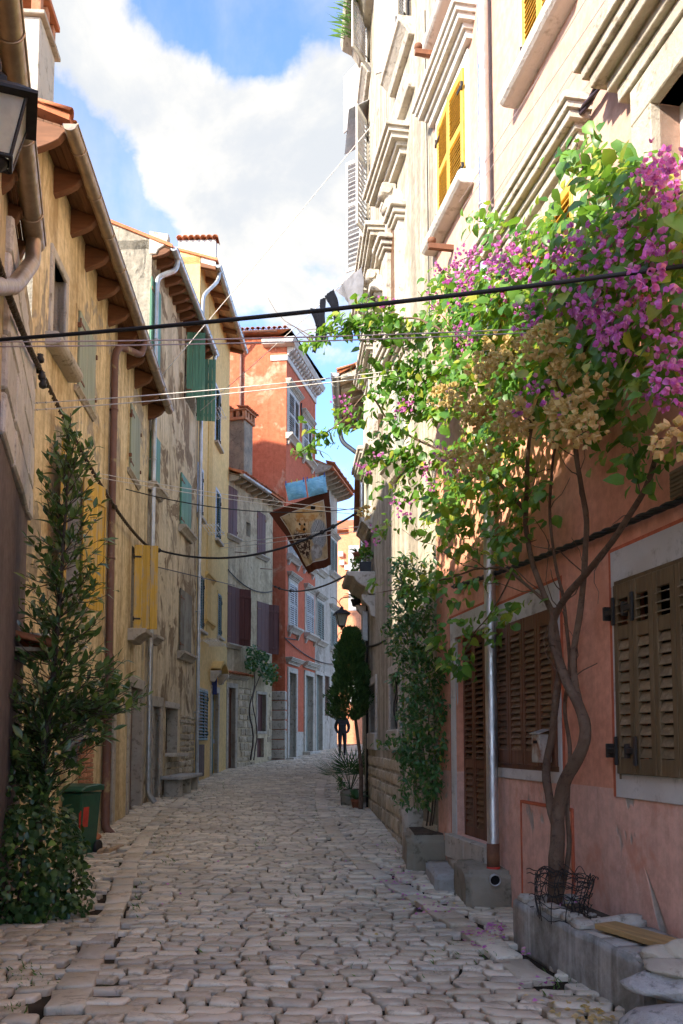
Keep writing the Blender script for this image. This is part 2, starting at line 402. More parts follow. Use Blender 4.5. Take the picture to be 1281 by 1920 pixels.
m_greyshut = paint_wood('grey_shutter_paint', C(.52, .52, .50), C(.40, .40, .38), .4, .65, .15, (20, 20, 3))
m_whiteshut = paint_wood('white_shutter_paint', C(.56, .56, .54), C(.42, .41, .37), .5, .6, .1, (20, 20, 3))
m_greyold = paint_wood('faded_green_grey_paint', C(.25, .28, .24), C(.32, .33, .28), .5, .75, .25, (20, 20, 3))
m_glass = glass_dark('window_glass'); m_dark = flat('dark_interior', C(.012, .010, .009), .9)  # m_dark: shade of unlit rooms and holes put into a near-black colour
m_white = flat('white_window_frame', C(.78, .77, .74), .4)
m_wire = flat('black_cable', C(.022, .021, .02), .55); m_wirep = flat('dark_violet_cable', C(.05, .035, .05), .5)
m_line = flat('pale_line_cord', C(.62, .58, .52), .7); m_linep = flat('faded_plastic_line', C(.50, .40, .38), .6)
m_twist = flat('brown_twisted_cable', C(.085, .065, .045), .7)
m_binplastic = flat('green_bin_plastic', C(.018, .085, .045), .42, 0, .4)
m_redsticker = flat('red_sticker', C(.55, .05, .03), .5); m_whitep = flat('white_plastic', C(.70, .70, .68), .4)
m_terra = stone('terracotta_pot', C(.36, .13, .07), C(.44, .18, .10), C(.28, .14, .09), 5, .3)
m_blackp = flat('black_plastic', C(.02, .02, .022), .45)
nb_ = NB('pale_blue_cotton'); nb_.bump(nb_.noise(7, 4, .6, nb_.vec((1, 1, 2.2)), .8), .9, .05); m_bluecloth = nb_.done(nb_.mix(nb_.ramp(nb_.noise(5, 3, .6), .3, .7), C(.19, .50, .68), C(.32, .64, .78)), .9, 0, .1)
m_darkcloth = flat('dark_navy_cloth', C(.007, .008, .012), .9, 0, .1); m_greycloth = flat('grey_sheer_cloth', C(.17, .17, .18), .9, 0, .1, .2, 3)
m_bark = stone('vine_bark', C(.125, .075, .048), C(.185, .12, .078), C(.065, .04, .028), 7, .9)
m_barkd = stone('dark_bark', C(.085, .065, .05), C(.13, .10, .08), C(.05, .04, .03), 8, .8)
m_soil = stone('soil', C(.075, .055, .04), C(.11, .085, .06), C(.04, .03, .025), 9, .8)
l_boug = leafm('bougainvillea_leaf', C(.055, .16, .030), C(.16, .33, .05), .38, .40, True, C(.42, .42, .05))
l_bougs = leafm('bougainvillea_leaves', C(.050, .155, .028), C(.16, .33, .05), .38, .40, 'island', C(.42, .42, .05))
l_bract = leafm('purple_bract', C(.52, .09, .48), C(.76, .25, .70), .6, .45, 'island', C(.80, .42, .58))
l_dry = leafm('dried_bract', C(.56, .37, .15), C(.76, .56, .29), .85, .35, 'island')
l_laurel = leafm('laurel_leaf', C(.042, .10, .030), C(.125, .21, .06), .28, .25, True, C(.20, .25, .05))
l_laurels = leafm('laurel_leaves', C(.040, .10, .030), C(.12, .20, .058), .28, .25, 'island', C(.20, .25, .05))
l_ivy = leafm('ivy_leaf', C(.026, .072, .022), C(.08, .15, .04), .32, .2, True, C(.20, .31, .055))
l_ivys = leafm('ivy_leaves', C(.026, .072, .022), C(.08, .15, .04), .32, .2, 'island', C(.20, .31, .055))
l_jas = leafm('jasmine_leaf', C(.03, .105, .030), C(.08, .20, .055), .34, .25, True)
l_jass = leafm('jasmine_leaves', C(.03, .105, .030), C(.08, .20, .055), .34, .25, 'island', C(.25, .28, .04))
l_thuja = leafm('thuja_foliage', C(.022, .075, .020), C(.09, .18, .04), .6, .2, 'island')
l_palm = leafm('palm_leaf', C(.03, .09, .025), C(.06, .15, .04), .35, .2, True)
l_grass = leafm('weed_leaf', C(.06, .15, .025), C(.13, .25, .05), .6, .3, 'island')
m_lamp = leafm('lantern_glass', C(.80, .79, .76), C(.84, .83, .80), .3, .7)
# ------------------------------------------------------------------ building components (wall frame: x along wall, -y to the street, z up)
def wall_panel(H, name, mats, u0, u1, z0, z1, holes, depth=.28, M=None, top=None):
    """front wall with real openings and their reveals; mats = [front, reveal]"""
    b = MB()
    us = sorted({u0, u1, *[min(max(h[i], u0), u1) for h in holes for i in (0, 1)]})
    zs = sorted({z0, z1, *[min(max(h[i], z0), z1) for h in holes for i in (2, 3)]})
    for ua, ub in zip(us, us[1:]):
        for za, zb in zip(zs, zs[1:]):
            if ub - ua < 1e-4 or zb - za < 1e-4: continue
            uc, zc = (ua + ub) / 2, (za + zb) / 2
            if any(h[0] < uc < h[1] and h[2] < zc < h[3] for h in holes): continue
            b.quad((ua, 0, za), (ub, 0, za), (ub, 0, zb), (ua, 0, zb))
    for h in holes:
        if h[3] <= z0 or h[2] >= z1: continue
        a, c, za, zb = max(h[0], u0), min(h[1], u1), max(h[2], z0), min(h[3], z1); d = h[4] if len(h) > 4 else depth
        b.quad((a, 0, za), (a, 0, zb), (a, d, zb), (a, d, za), 1); b.quad((c, 0, za), (c, d, za), (c, d, zb), (c, 0, zb), 1)
        if zb == h[3]: b.quad((a, 0, zb), (c, 0, zb), (c, d, zb), (a, d, zb), 1)
        if za == h[2]: b.quad((a, 0, za), (a, d, za), (c, d, za), (c, 0, za), 1)
    return b.ob(name, mats, H, M, recalc=False)
def body(H, mat, u0, u1, z0, z1, depth, M=None):
    b = MB(); e = .006
    b.quad((u0 + e, 0, z0), (u0 + e, depth, z0), (u0 + e, depth, z1), (u0 + e, 0, z1))
    b.quad((u1 - e, 0, z0), (u1 - e, 0, z1), (u1 - e, depth, z1), (u1 - e, depth, z0))
    b.quad((u0, depth, z0), (u1, depth, z0), (u1, depth, z1), (u0, depth, z1))
    return b.ob('side_wall', mat, H, M, recalc=False)
def roof(H, mat, wallmat, u0, u1, z, over, depth, rise, gover=.05, M=None, ridge=None):
    """two slopes, ridge parallel to the street; gable ends closed"""
    b = MB(); t = .07; ry = depth * .5 if ridge is None else ridge
    k = rise / ry; ze = z - over * k
    b.prism([(-over, ze), (ry, z + rise), (depth + .3, z + rise - (depth + .3 - ry) * k), (depth + .3, z + rise - (depth + .3 - ry) * k + t), (ry, z + rise + t), (-over, ze + t)], u0 - gover, u1 + gover)
    r = b.ob('roof', mat, H, M)
    for u in (u0 + .006, u1 - .006): w = MB(); w.add([(u, 0, z - .2), (u, depth, z - .2), (u, depth, z), (u, ry, z + rise), (u, 0, z)], [(0, 1, 2, 3, 4)]); w.ob('gable', wallmat, H, M)
    return r
SHARED = {}
def shared(key, fn):
    if key not in SHARED: SHARED[key] = fn()
    return SHARED[key]
def tile_mesh(mat):
    def f():
        b = MB(); n = 7; L, r0, r1, t = .42, .085, .07, .014; vs = []
        for (y, r) in ((0, r0), (L, r1)):
            for rr in (r, r - t):
                for i in range(n + 1):
                    q = pi * i / n; vs.append((cos(q) * rr, y, sin(q) * rr * .9))
        m = n + 1
        fs = []
        for i in range(n):
            fs += [(i, i + 1, 2 * m + i + 1, 2 * m + i), (m + i, 3 * m + i, 3 * m + i + 1, m + i + 1), (i, m + i, m + i + 1, i + 1), (2 * m + i, 2 * m + i + 1, 3 * m + i + 1, 3 * m + i)]
        fs += [(0, 2 * m, 3 * m, m), (n, m + n, 3 * m + n, 2 * m + n)]
        b.add(vs, fs, 0, True); return b.mesh('roof_tile', [mat], recalc=True)
    return shared('tile', f)
def tile_row(parent, a, b, step=.17, M=None, pitch=.3, along=None):
    """barrel tiles side by side from a to b (local), each running back along +y"""
    a, b = Vector(a), Vector(b); n = max(1, int((b - a).length / step)); me = tile_mesh(m_tile)
    ang = math.atan2((b - a).y, (b - a).x) if along is None else along
    for i in range(n + 1):
        p = a.lerp(b, i / n) + Vector((0, R.uniform(-.02, .02), R.uniform(-.006, .006)))
        link('roof_tile', me, parent, (M or Matrix()) @ T(*p) @ RZ(ang + R.uniform(-.05, .05)) @ RX(pitch))
def gutter(H, mat, u0, u1, z, y, r=.075, clips=.8, M=None):
    b = MB(); n = 10; t = .006
    prof = [(y + cos(pi + pi * i / n) * r, z + sin(pi + pi * i / n) * r) for i in range(n + 1)]
    prof += [(y + cos(2 * pi - pi * i / n) * (r - t), z + sin(2 * pi - pi * i / n) * (r - t)) for i in range(n + 1)]
    m = len(prof)
    vs = [(u0, p, q) for p, q in prof] + [(u1, p, q) for p, q in prof]
    b.add(vs, [(i, (i + 1) % m, m + (i + 1) % m, m + i) for i in range(m)], 0, True)
    for u in (u0 + .004, u1 - .004):
        b.add([(u, y + cos(pi + pi * i / n) * r, z + sin(pi + pi * i / n) * r) for i in range(n + 1)], [tuple(range(n + 1))])
    b.tube([(u0, y - r, z), (u1, y - r, z)], .011, 6)
    go = b.ob('gutter', mat, H, M, recalc=False)
    k = max(2, int((u1 - u0) / clips))
    cm = MB(); 
    cm.tube([(0, cos(pi + pi * i / n) * (r + .004), sin(pi + pi * i / n) * (r + .004)) for i in range(n + 1)], .009, 5)
    me = cm.mesh('gutter_bracket', [mat])
    for i in range(k): link('gutter_bracket', me, go, T(u0 + (u1 - u0) * (i + .5) / k, y, z))
    return go
def smooth_path(pts, n=6):
    pts = [Vector(p) for p in pts]; out = []
    for i in range(len(pts) - 1):
        p0, p1, p2, p3 = pts[max(i - 1, 0)], pts[i], pts[i + 1], pts[min(i + 2, len(pts) - 1)]
        for k in range(n):
            t = k / n
            out.append(.5 * ((2 * p1) + (p2 - p0) * t + (2 * p0 - 5 * p1 + 4 * p2 - p3) * t * t + (3 * p1 - p0 - 3 * p2 + p3) * t ** 3))
    out.append(pts[-1]); return out
def bend(pts, r=.12, n=4):
    """polyline with rounded corners"""
    pts = [Vector(p) for p in pts]; out = [pts[0]]
    for a, b, c in zip(pts, pts[1:], pts[2:]):
        ra = min(r, (b - a).length * .45, (c - b).length * .45); p, q = b + (a - b).normalized() * ra, b + (c - b).normalized() * ra
        for i in range(n + 1):
            t = i / n; out.append((1 - t) ** 2 * p + 2 * t * (1 - t) * b + t * t * q)
    out.append(pts[-1]); return out
def downpipe(H, mat, pts, r=.05, collars=2.0, M=None, name='downpipe', rad=.14):
    pts = bend(pts, rad)
    b = MB(); b.tube(pts, r, 12); o = b.ob(name, mat, H, M, recalc=False)
    zs = max(p.z for p in pts); ze = min(p.z for p in pts)
    cm = MB(); cm.tube([(0, 0, 0), (0, 0, .03)], r * 1.16, 12); cm.box(-.012, .012, 0, .09, 0, .03); me = cm.mesh('pipe_collar', [mat])
    L = max(zip(pts, pts[1:]), key=lambda q: (q[0] - q[1]).length); a, c = L
    if a.z < c.z: a, c = c, a
    k = max(1, int((a - c).length / collars))
    for i in range(k): link('pipe_collar', me, o, T(*a.lerp(c, (i + .35) / k)))
    return o
def sill(H, mat, u0, u1, z, proj=.14, h=.10, style='mould', M=None, name='window_sill', rough=.006):
    b = MB()
    if style == 'round':
        b.prism([(.02, z - h)] + [(-proj + h / 2 + cos(q) * -h / 2 * 1.0 if False else -(proj - h / 2) - sin(q) * h / 2, z - h / 2 - cos(q) * h / 2) for q in [pi * i / 7 for i in range(8)]] + [(.02, z)], u0, u1)
    elif style == 'mould':
        b.prism([(.02, z - h * 1.5), (-proj * .35, z - h * 1.5), (-proj * .5, z - h * 1.1), (-proj * .85, z - h * .6), (-proj, z - h * .5), (-proj, z), (.02, z)], u0, u1)
    else:
        b.prism([(.02, z - h), (-proj, z - h), (-proj, z), (.02, z)], u0, u1)
    return b.ob(name, mat, H, M, bevel=.008, rough=rough)
def cornice(H, mat, u0, u1, z, proj=.2, h=.22, M=None, name='cornice', ends=True, k=1.0):
    """moulded projecting head, stepped profile, z = underside"""
    b = MB(); e = .02
    steps = [(.28, 0, .25), (.45, .25, .42), (.72, .42, .62), (.86, .62, .80), (1.0, .80, 1.0)]
    for i, (p, a, c) in enumerate(steps):
        y = -proj * p; ex = proj * p * .8 if ends else 0
        b.prism([(.02, z + h * a), (y, z + h * a), (y - .006, z + h * c), (.02, z + h * c)], u0 - ex, u1 + ex)
    return b.ob(name, mat, H, M, bevel=.006, recalc=False)
def surround(H, mat, u0, u1, z0, z1, w=.13, proud=.03, inner=.10, M=None, sides='lrtb', name='window_frame', wb=None):
    b = MB(); y0, y1 = -proud, inner; wb = wb or w
    if 'l' in sides: b.box(u0 - w, u0, y0, y1, z0, z1)
    if 'r' in sides: b.box(u1, u1 + w, y0, y1, z0, z1)
    if 't' in sides: b.box(u0 - w, u1 + w, y0 - .002, y1, z1, z1 + w)
    if 'b' in sides: b.box(u0 - w, u1 + w, y0 - .003, y1, z0 - wb, z0)
    return b.ob(name, mat, H, M, bevel=.008)
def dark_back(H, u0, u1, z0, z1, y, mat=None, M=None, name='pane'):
    b = MB(); b.quad((u0, y, z0), (u1, y, z0), (u1, y, z1), (u0, y, z1)); return b.ob(name, mat or m_dark, H, M, recalc=False)  # by default a near-black sheet standing in for the unlit room, not glass
def slat_mesh(mat, w=.055, t=.009, tilt=.75):
    def f():
        b = MB(); b.box(0, 1, -w / 2, w / 2, -t / 2, t / 2); b.xform(RX(tilt)); return b.mesh('slat', [mat], bevel=.0025)
    return shared(('slat', mat.name, w, t, tilt), f)
def louver(H, matf, mats, u, z, w, h, n=16, side='l', ang=0.0, off=.035, mid=None, stile=.055, rail=.08, one=True, M=None, tilt=1.0, hinge=True, name='shutter', jit=.06, lean=None, sw=None):
    """louvred leaf with its slats; hinge side l or r; ang opens it to the street"""
    th = .035; b = MB()
    s = 1 if side == 'l' else -1
    X = lambda a: a if side == 'l' else a - w
    b.box(X(0), X(stile), -th / 2, th / 2, 0, h); b.box(X(w - stile), X(w), -th / 2, th / 2, 0, h)
    rails = [(0, rail), (h - rail, h)]
    if mid: rails += [(m * h - rail * .45, m * h + rail * .45) for m in (mid if isinstance(mid, (list, tuple)) else [mid])]
    for a, c in rails: b.box(X(stile), X(w - stile), -th / 2 + .002, th / 2 - .002, a, c)
    Mx = (M or Matrix()) @ T(u if side == 'l' else u + w, -off, z) @ RZ(-ang if side == 'l' else ang)
    o = b.ob(name, matf, H, Mx, bevel=.004)
    rails.sort(); spans = [(rails[i][1], rails[i + 1][0]) for i in range(len(rails) - 1)]
    tot = sum(c - a for a, c in spans); sb = MB(); sw = sw or min(.07, tot / n * 1.3)
    for si, (a, c) in enumerate(spans):
        tl = tilt[si] if isinstance(tilt, (list, tuple)) else tilt
        k = max(1, round(n * (c - a) / tot))
        for i in range(k):
            zz = a + (c - a) * (i + .5) / k
            Ms = T(X(stile), 0, zz) @ RX(R.uniform(-jit, jit)) @ SC(w - 2 * stile, 1, 1)
            if one: link('slat', slat_mesh(mats, sw, .008, tl), o, Ms)
            else: sb.box(0, 1, -sw / 2, sw / 2, -.004, .004, 0, Ms @ RX(tl))
    if not one:
        q = sb.ob('slats', mats, o); q['kind'] = 'stuff'
    if hinge:
        for zz in (h * .14, h * .84):
            hb = MB(); hb.box(X(0) - s * .05 if s > 0 else -.14, X(0) + .14 if s > 0 else .05, -th / 2 - .012, -th / 2 - .001, zz - .018, zz + .018); hb.tube([(0, -th / 2 - .008, zz - .05), (0, -th / 2 - .008, zz + .05)], .012, 6)
            hb.ob('hinge', m_iron, o)
    return o
def planked(H, mat, u, z, w, h, n=3, side='l', ang=0.0, off=.03, M=None, battens=(.12, .86), hinge=True, name='shutter', bat_front=False, hm=None):
    """board shutter: separate planks on two battens"""
    th = .028; b = MB(); X = lambda a: a if side == 'l' else a - w
    for q in battens:
        y0, y1 = (-th / 2 - .02, -th / 2 - .0005) if bat_front else (th / 2 + .0005, th / 2 + .02)
        b.box(X(.02), X(w - .02), y0, y1, q * h - .04, q * h + .04)
    b.box(X(.004), X(.03), y0 + .001, y1 - .001, battens[0] * h, battens[-1] * h)
    Mx = (M or Matrix()) @ T(u if side == 'l' else u + w, -off, z) @ RZ(-ang if side == 'l' else ang)
    o = b.ob(name, mat, H, Mx, bevel=.004)
    pw = w / n
    for i in range(n):
        p = MB(); p.box(X(i * pw + .003), X((i + 1) * pw - .003), -th / 2, th / 2, R.uniform(-.006, .004), h + R.uniform(-.004, .006))
        p.ob('plank', mat, o, bevel=.004)
    if hinge:
        for q in battens:
            hb = MB(); x0 = X(0) if side == 'l' else X(w)
            hb.box(min(x0, x0 + (.3 * w if side == 'l' else -.3 * w)), max(x0, x0 + (.3 * w if side == 'l' else -.3 * w)), -th / 2 - .008, -th / 2 - .001, q * h - .016, q * h + .016)
            hb.tube([(x0, -th / 2 - .006, q * h - .04), (x0, -th / 2 - .006, q * h + .04)], .013, 6)
            hb.ob('hinge', hm or m_rust, o)
    return o
def eave(H, u0, u1, z, over, n, msof, mraf, slope=.25, bw=.09, bh=.2, boards=4, style='curve', M=None):
    """boarded soffit on shaped rafter ends"""
    bd = over / boards
    for i in range(boards):
        p = MB(); y1, y0 = -over + i * bd + .003, -over + (i + 1) * bd - .003
        k = 3
        for j in range(k):
            a, c = u0 + (u1 - u0) * j / k + .002, u0 + (u1 - u0) * (j + 1) / k - .002
            q = MB(); q.add([(a, y1, z + (over + y1) * slope), (c, y1, z + (over + y1) * slope), (c, y0, z + (over + y0) * slope), (a, y0, z + (over + y0) * slope)] + [(a, y1, z + .025 + (over + y1) * slope), (c, y1, z + .025 + (over + y1) * slope), (c, y0, z + .025 + (over + y0) * slope), (a, y0, z + .025 + (over + y0) * slope)], [(0, 3, 2, 1), (4, 5, 6, 7), (0, 1, 5, 4), (1, 2, 6, 5), (2, 3, 7, 6), (3, 0, 4, 7)])
            q.ob('soffit_board', msof, H, M)
    def bm():
        b = MB(); s = slope; o = over
        if style == 'curve':
            pr = [(.1, s * (o + .1) - .012), (-o + .03, s * .03 - .012), (-o + .03, -.05)]
            for i in range(7):
                t = i / 6; pr.append((-o + .05 + (o - .02) * t, -.05 - (bh - .05) * (t ** .55)))
            pr += [(.1, -bh)]
        else:
            pr = [(.1, s * (o + .1) - .012), (-o + .02, s * .02 - .012), (-o + .02, -.10), (.1, s * o - .12)]
        b.prism(pr, -bw / 2, bw / 2); return b.mesh('rafter_end', [mraf], bevel=.008, rough=.004)
    me = bm()
    for i in range(n):
        u = u0 + .06 + (u1 - u0 - .12) * i / (n - 1)
        link('rafter_end', me, H, (M or Matrix()) @ T(u + R.uniform(-.02, .02), 0, z + R.uniform(-.01, .01)))
def rubble(H, mat, mort, u0, u1, z0, z1, size=.28, ratio=1.6, M=None, proud=.03, avoid=(), one=True, name='stone', y=0, lim=60):
    """coursed rough stones standing proud of the mortar"""
    bigs = []; z = z0
    while z < z1 - .05:
        hh = min(size / ratio * R.uniform(.7, 1.3), z1 - z); u = u0
        while u < u1 - .03:
            ww = min(size * R.uniform(.55, 1.5), u1 - u)
            if u1 - u - ww < .08: ww = u1 - u
            bigs.append((u, u + ww, z, z + hh)); u += ww
        z += hh
    sb = MB(); cnt = 0
    for (a, c, e, f) in bigs:
        if any(a < q[1] and c > q[0] and e < q[3] and f > q[2] for q in avoid): continue
        gq = .012; p = proud * R.uniform(.5, 1.3); b = MB() if (one and cnt < lim) else sb
        j = lambda k=.018: R.uniform(-k, k)
        base = [(a + gq, y + .01, e + gq), (c - gq, y + .01, e + gq), (c - gq, y + .01, f - gq), (a + gq, y + .01, f - gq)]
        fr = [(a + gq * 2.2 + abs(j()), y - p + j(.01), e + gq * 2.2 + abs(j())), (c - gq * 2.2 - abs(j()), y - p + j(.01), e + gq * 2.2 + abs(j())), (c - gq * 2.2 - abs(j()), y - p + j(.01), f - gq * 2.2 - abs(j())), (a + gq * 2.2 + abs(j()), y - p + j(.01), f - gq * 2.2 - abs(j()))]
        mid = ((a + c) / 2 + j(), y - p - .012, (e + f) / 2 + j())
        vs = base + fr + [mid]
        b.add(vs, [(0, 1, 5, 4), (1, 2, 6, 5), (2, 3, 7, 6), (3, 0, 4, 7), (4, 5, 8), (5, 6, 8), (6, 7, 8), (7, 4, 8)])
        if b is not sb: b.ob(name, mat, H, M, recalc=False); cnt += 1
    if sb.v:
        o = sb.ob(name + '_courses', mat, H, M, recalc=False); o['kind'] = 'stuff'
def wire(name, a, b, sag, r, mat, label, cat='cable', group=None, n=24, twist=0, knots=()):
    a, b = Vector(a), Vector(b); pts = []
    for i in range(n + 1):
        t = i / n; p = a.lerp(b, t); p.z -= sag * 4 * t * (1 - t); pts.append(p)
    m = MB()
    if twist:
        ax = (b - a).normalized(); s1 = ax.cross(Vector((0, 0, 1))).normalized(); s2 = ax.cross(s1); L = (b - a).length; k = int(L / twist * 8)
        for ph in range(2 if twist < .3 else 3):
            q = []
            for i in range(k + 1):
                t = i / k; p = a.lerp(b, t); p.z -= sag * 4 * t * (1 - t); w = 2 * pi * t * L / twist + ph * 2.1
                q.append(p + (s1 * cos(w) + s2 * sin(w)) * r * .8)
            m.tube(q, r * .75, 5)
    else: m.tube(pts, r, 6)
    for t in knots:
        p = a.lerp(b, t); p.z -= sag * 4 * t * (1 - t); m.lathe([(.2 * r, -2.2 * r), (2.4 * r, -.8 * r), (2.2 * r, 1.2 * r), (.2 * r, 2.2 * r)], p, 6)
    o = m.ob(name, mat, None, recalc=False); return tag(o, label, cat, group)
# ------------------------------------------------------------------ walls of the street (plan)
A0, A1 = (-1.614, 3.0), (-3.45, 9.8)
W0 = Wall(A0, A1)
W1 = Wall((-3.50, 9.9), (-4.05, 18.6))
W2 = Wall((-4.05, 18.6), (-3.888, 24.0))
W3 = Wall((-3.888, 24.0), (-3.726, 29.4))
W4 = Wall((-3.726, 29.4), (-2.54, 33.0))
W5 = Wall((-2.09, 33.5), (-1.12, 38.0))
W5s = Wall((-6.2, 33.9), (-2.09, 33.5), W5.z)
W6 = Wall((-1.12, 38.0), (-.20, 42.3))
W7 = Wall((-6, 51.5), (6, 49.5))
WP = Wall((1.168, 11.03), (2.883, 1.5))
WA = Wall((.844, 13.05), (1.168, 11.03))
WB = Wall((.535, 18.2), (.844, 13.05))
W8 = Wall((.62, 23.6), (.535, 18.2))
W9 = Wall((.72, 31.5), (.66, 23.7))
LEFT = [(-1.6, 1.5), A0, A1, (-3.5, 9.9), (-4.05, 18.6), (-3.888, 24), (-3.726, 29.4), (-2.54, 33), (-2.09, 33.5), (-1.12, 38), (-.2, 42.3), (2.5, 49)]
RIGHT = [(2.88, 1.5), (2.613, 3.0), (1.168, 11.03), (.844, 13.05), (.535, 18.2), (.62, 23.6), (.66, 23.7), (.72, 31.5), (1.6, 36), (4.5, 44), (6, 49)]
def edge(poly, y):
    for (xa, ya), (xb, yb) in zip(poly, poly[1:]):
        if y <= yb: return xa + (xb - xa) * (y - ya) / (yb - ya)
    return poly[-1][0]
# ------------------------------------------------------------------ ground and paving
def ground_mats():
    n = NB('earth'); c = n.mix(n.ramp(n.noise(.8, 8, .65), .35, .65), C(.16, .13, .10), C(.24, .20, .15)); n.bump(n.noise(12, 6, .7), .6, .02)
    e = n.done(c, .95, 0, .1)
    n = NB('paving_joint_dirt'); x = n.ramp(n.noise(2.2, 8, .7), .45, .62)
    c = n.mix(x, C(.035, .027, .018), C(.075, .058, .04)); c = n.mix(n.math('MULTIPLY', n.ramp(n.noise(1.3, 9, .75, n.vec(off=(5, 3, 1))), .58, .66), .7), c, C(.07, .09, .03))
    n.bump(n.noise(30, 6, .7), .8, .02); j = n.done(c, .95, 0, .1)
    n = NB('cobble_stone')
    k = n.math('FRACT', n.math('ADD', n.rand(), n.island()))
    c = n.mix(n.ramp(k, 0, 1), C(.55, .46, .32), C(.84, .74, .56))
    k2 = n.math('FRACT', n.math('MULTIPLY', k, 13.7)); c = n.mix(n.math('MULTIPLY', n.ramp(k2, .55, 1), .45), c, C(.52, .43, .35))
    k3 = n.math('FRACT', n.math('MULTIPLY', k, 29.3)); c = n.mix(n.math('MULTIPLY', n.ramp(k3, .75, 1), .5), c, C(.33, .31, .28))
    c = n.mix(n.math('MULTIPLY', n.ramp(n.noise(9, 8, .8), .46, .62), .35), c, C(.72, .65, .53))
    c = n.mix(n.math('MULTIPLY', n.ramp(n.noise(6, 9, .8, n.vec(off=(3, 8, 1)), .5), .52, .66), .6), c, C(.27, .205, .13))
    c = n.mix(n.math('MULTIPLY', n.ramp(n.noise(.55, 4, .6, n.vec(off=(1, 2, 0))), .48, .66), .40), c, C(.38, .31, .22))
    n.bump(n.noise(15, 4, .8), .8, .012)
    s = n.done(c, n.ramp(n.noise(9, 5, .6), .3, .7, .48, .75), 0, .35)
    return e, j, s
m_earth, m_joint, m_cobble = ground_mats()
def sheet(name, mat, xl, xr, ys, dz):
    b = MB(); vs = []; nx = 6
    for y in ys:
        a, c = xl(y), xr(y)
        for i in range(nx + 1): vs.append((a + (c - a) * i / nx, y, g(y) + dz))
    b.add(vs, [(r * (nx + 1) + i, r * (nx + 1) + i + 1, (r + 1) * (nx + 1) + i + 1, (r + 1) * (nx + 1) + i) for r in range(len(ys) - 1) for i in range(nx)])
    return b.ob(name, mat, None, recalc=False)
ys = [-60, -20, 0, 4] + [8 + i for i in range(54)] + [80, 150, 400]
tag(sheet('ground', m_earth, lambda y: -300, lambda y: 300, ys, -.03), kind='structure')
ys = [1.5 + .5 * i for i in range(95)]
street = tag(sheet('street', m_joint, lambda y: edge(LEFT, y) - .05, lambda y: edge(RIGHT, y) + .05, ys, 0.0), kind='structure')
def stone_geo(b, corners, h, inset=.012, rnd=.022, tilt=.006, dome=.008):
    """rounded irregular sett from 4 plan corners"""
    c = [Vector(p) for p in corners]; ctr = (c[0] + c[1] + c[2] + c[3]) / 4
    ring = []
    for i in range(4):
        a, d = c[i], c[(i + 1) % 4]; L = (d - a).length
        t = min(.25, .012 / max(L, .01) + .02)
        ring += [a.lerp(d, t), a.lerp(d, .5) , a.lerp(d, 1 - t)]
    out = []
    for i, p in enumerate(ring):
        v = p - ctr; L = v.length
        q = ctr + v * max(.3, (L - inset - R.uniform(0, .008)) / L)
        out.append(q + Vector((R.uniform(-.006, .006), R.uniform(-.006, .006))))
    tx, ty = R.uniform(-tilt, tilt), R.uniform(-tilt, tilt); vs = []; n = len(out)
    for (sh, zz) in ((0, -.02), (.002, h - .016), (rnd * .55, h - .004), (rnd * 1.5, h + dome * .5)):
        for p in out:
            v = p - ctr; L = max(v.length, .01); q = ctr + v * max(.2, (L - sh) / L); w = q - ctr
            vs.append((q.x, q.y, g(q.y) + zz + (w.x * tx + w.y * ty) / .1 * (zz > 0) + R.uniform(-.0015, .0015)))
    vs.append((ctr.x, ctr.y, g(ctr.y) + h + dome))
    fs = [(r * n + i, r * n + (i + 1) % n, (r + 1) * n + (i + 1) % n, (r + 1) * n + i) for r in range(3) for i in range(n)]
    fs += [(3 * n + i, 3 * n + (i + 1) % n, 4 * n) for i in range(n)]
    b.add(vs, fs, 0, True)
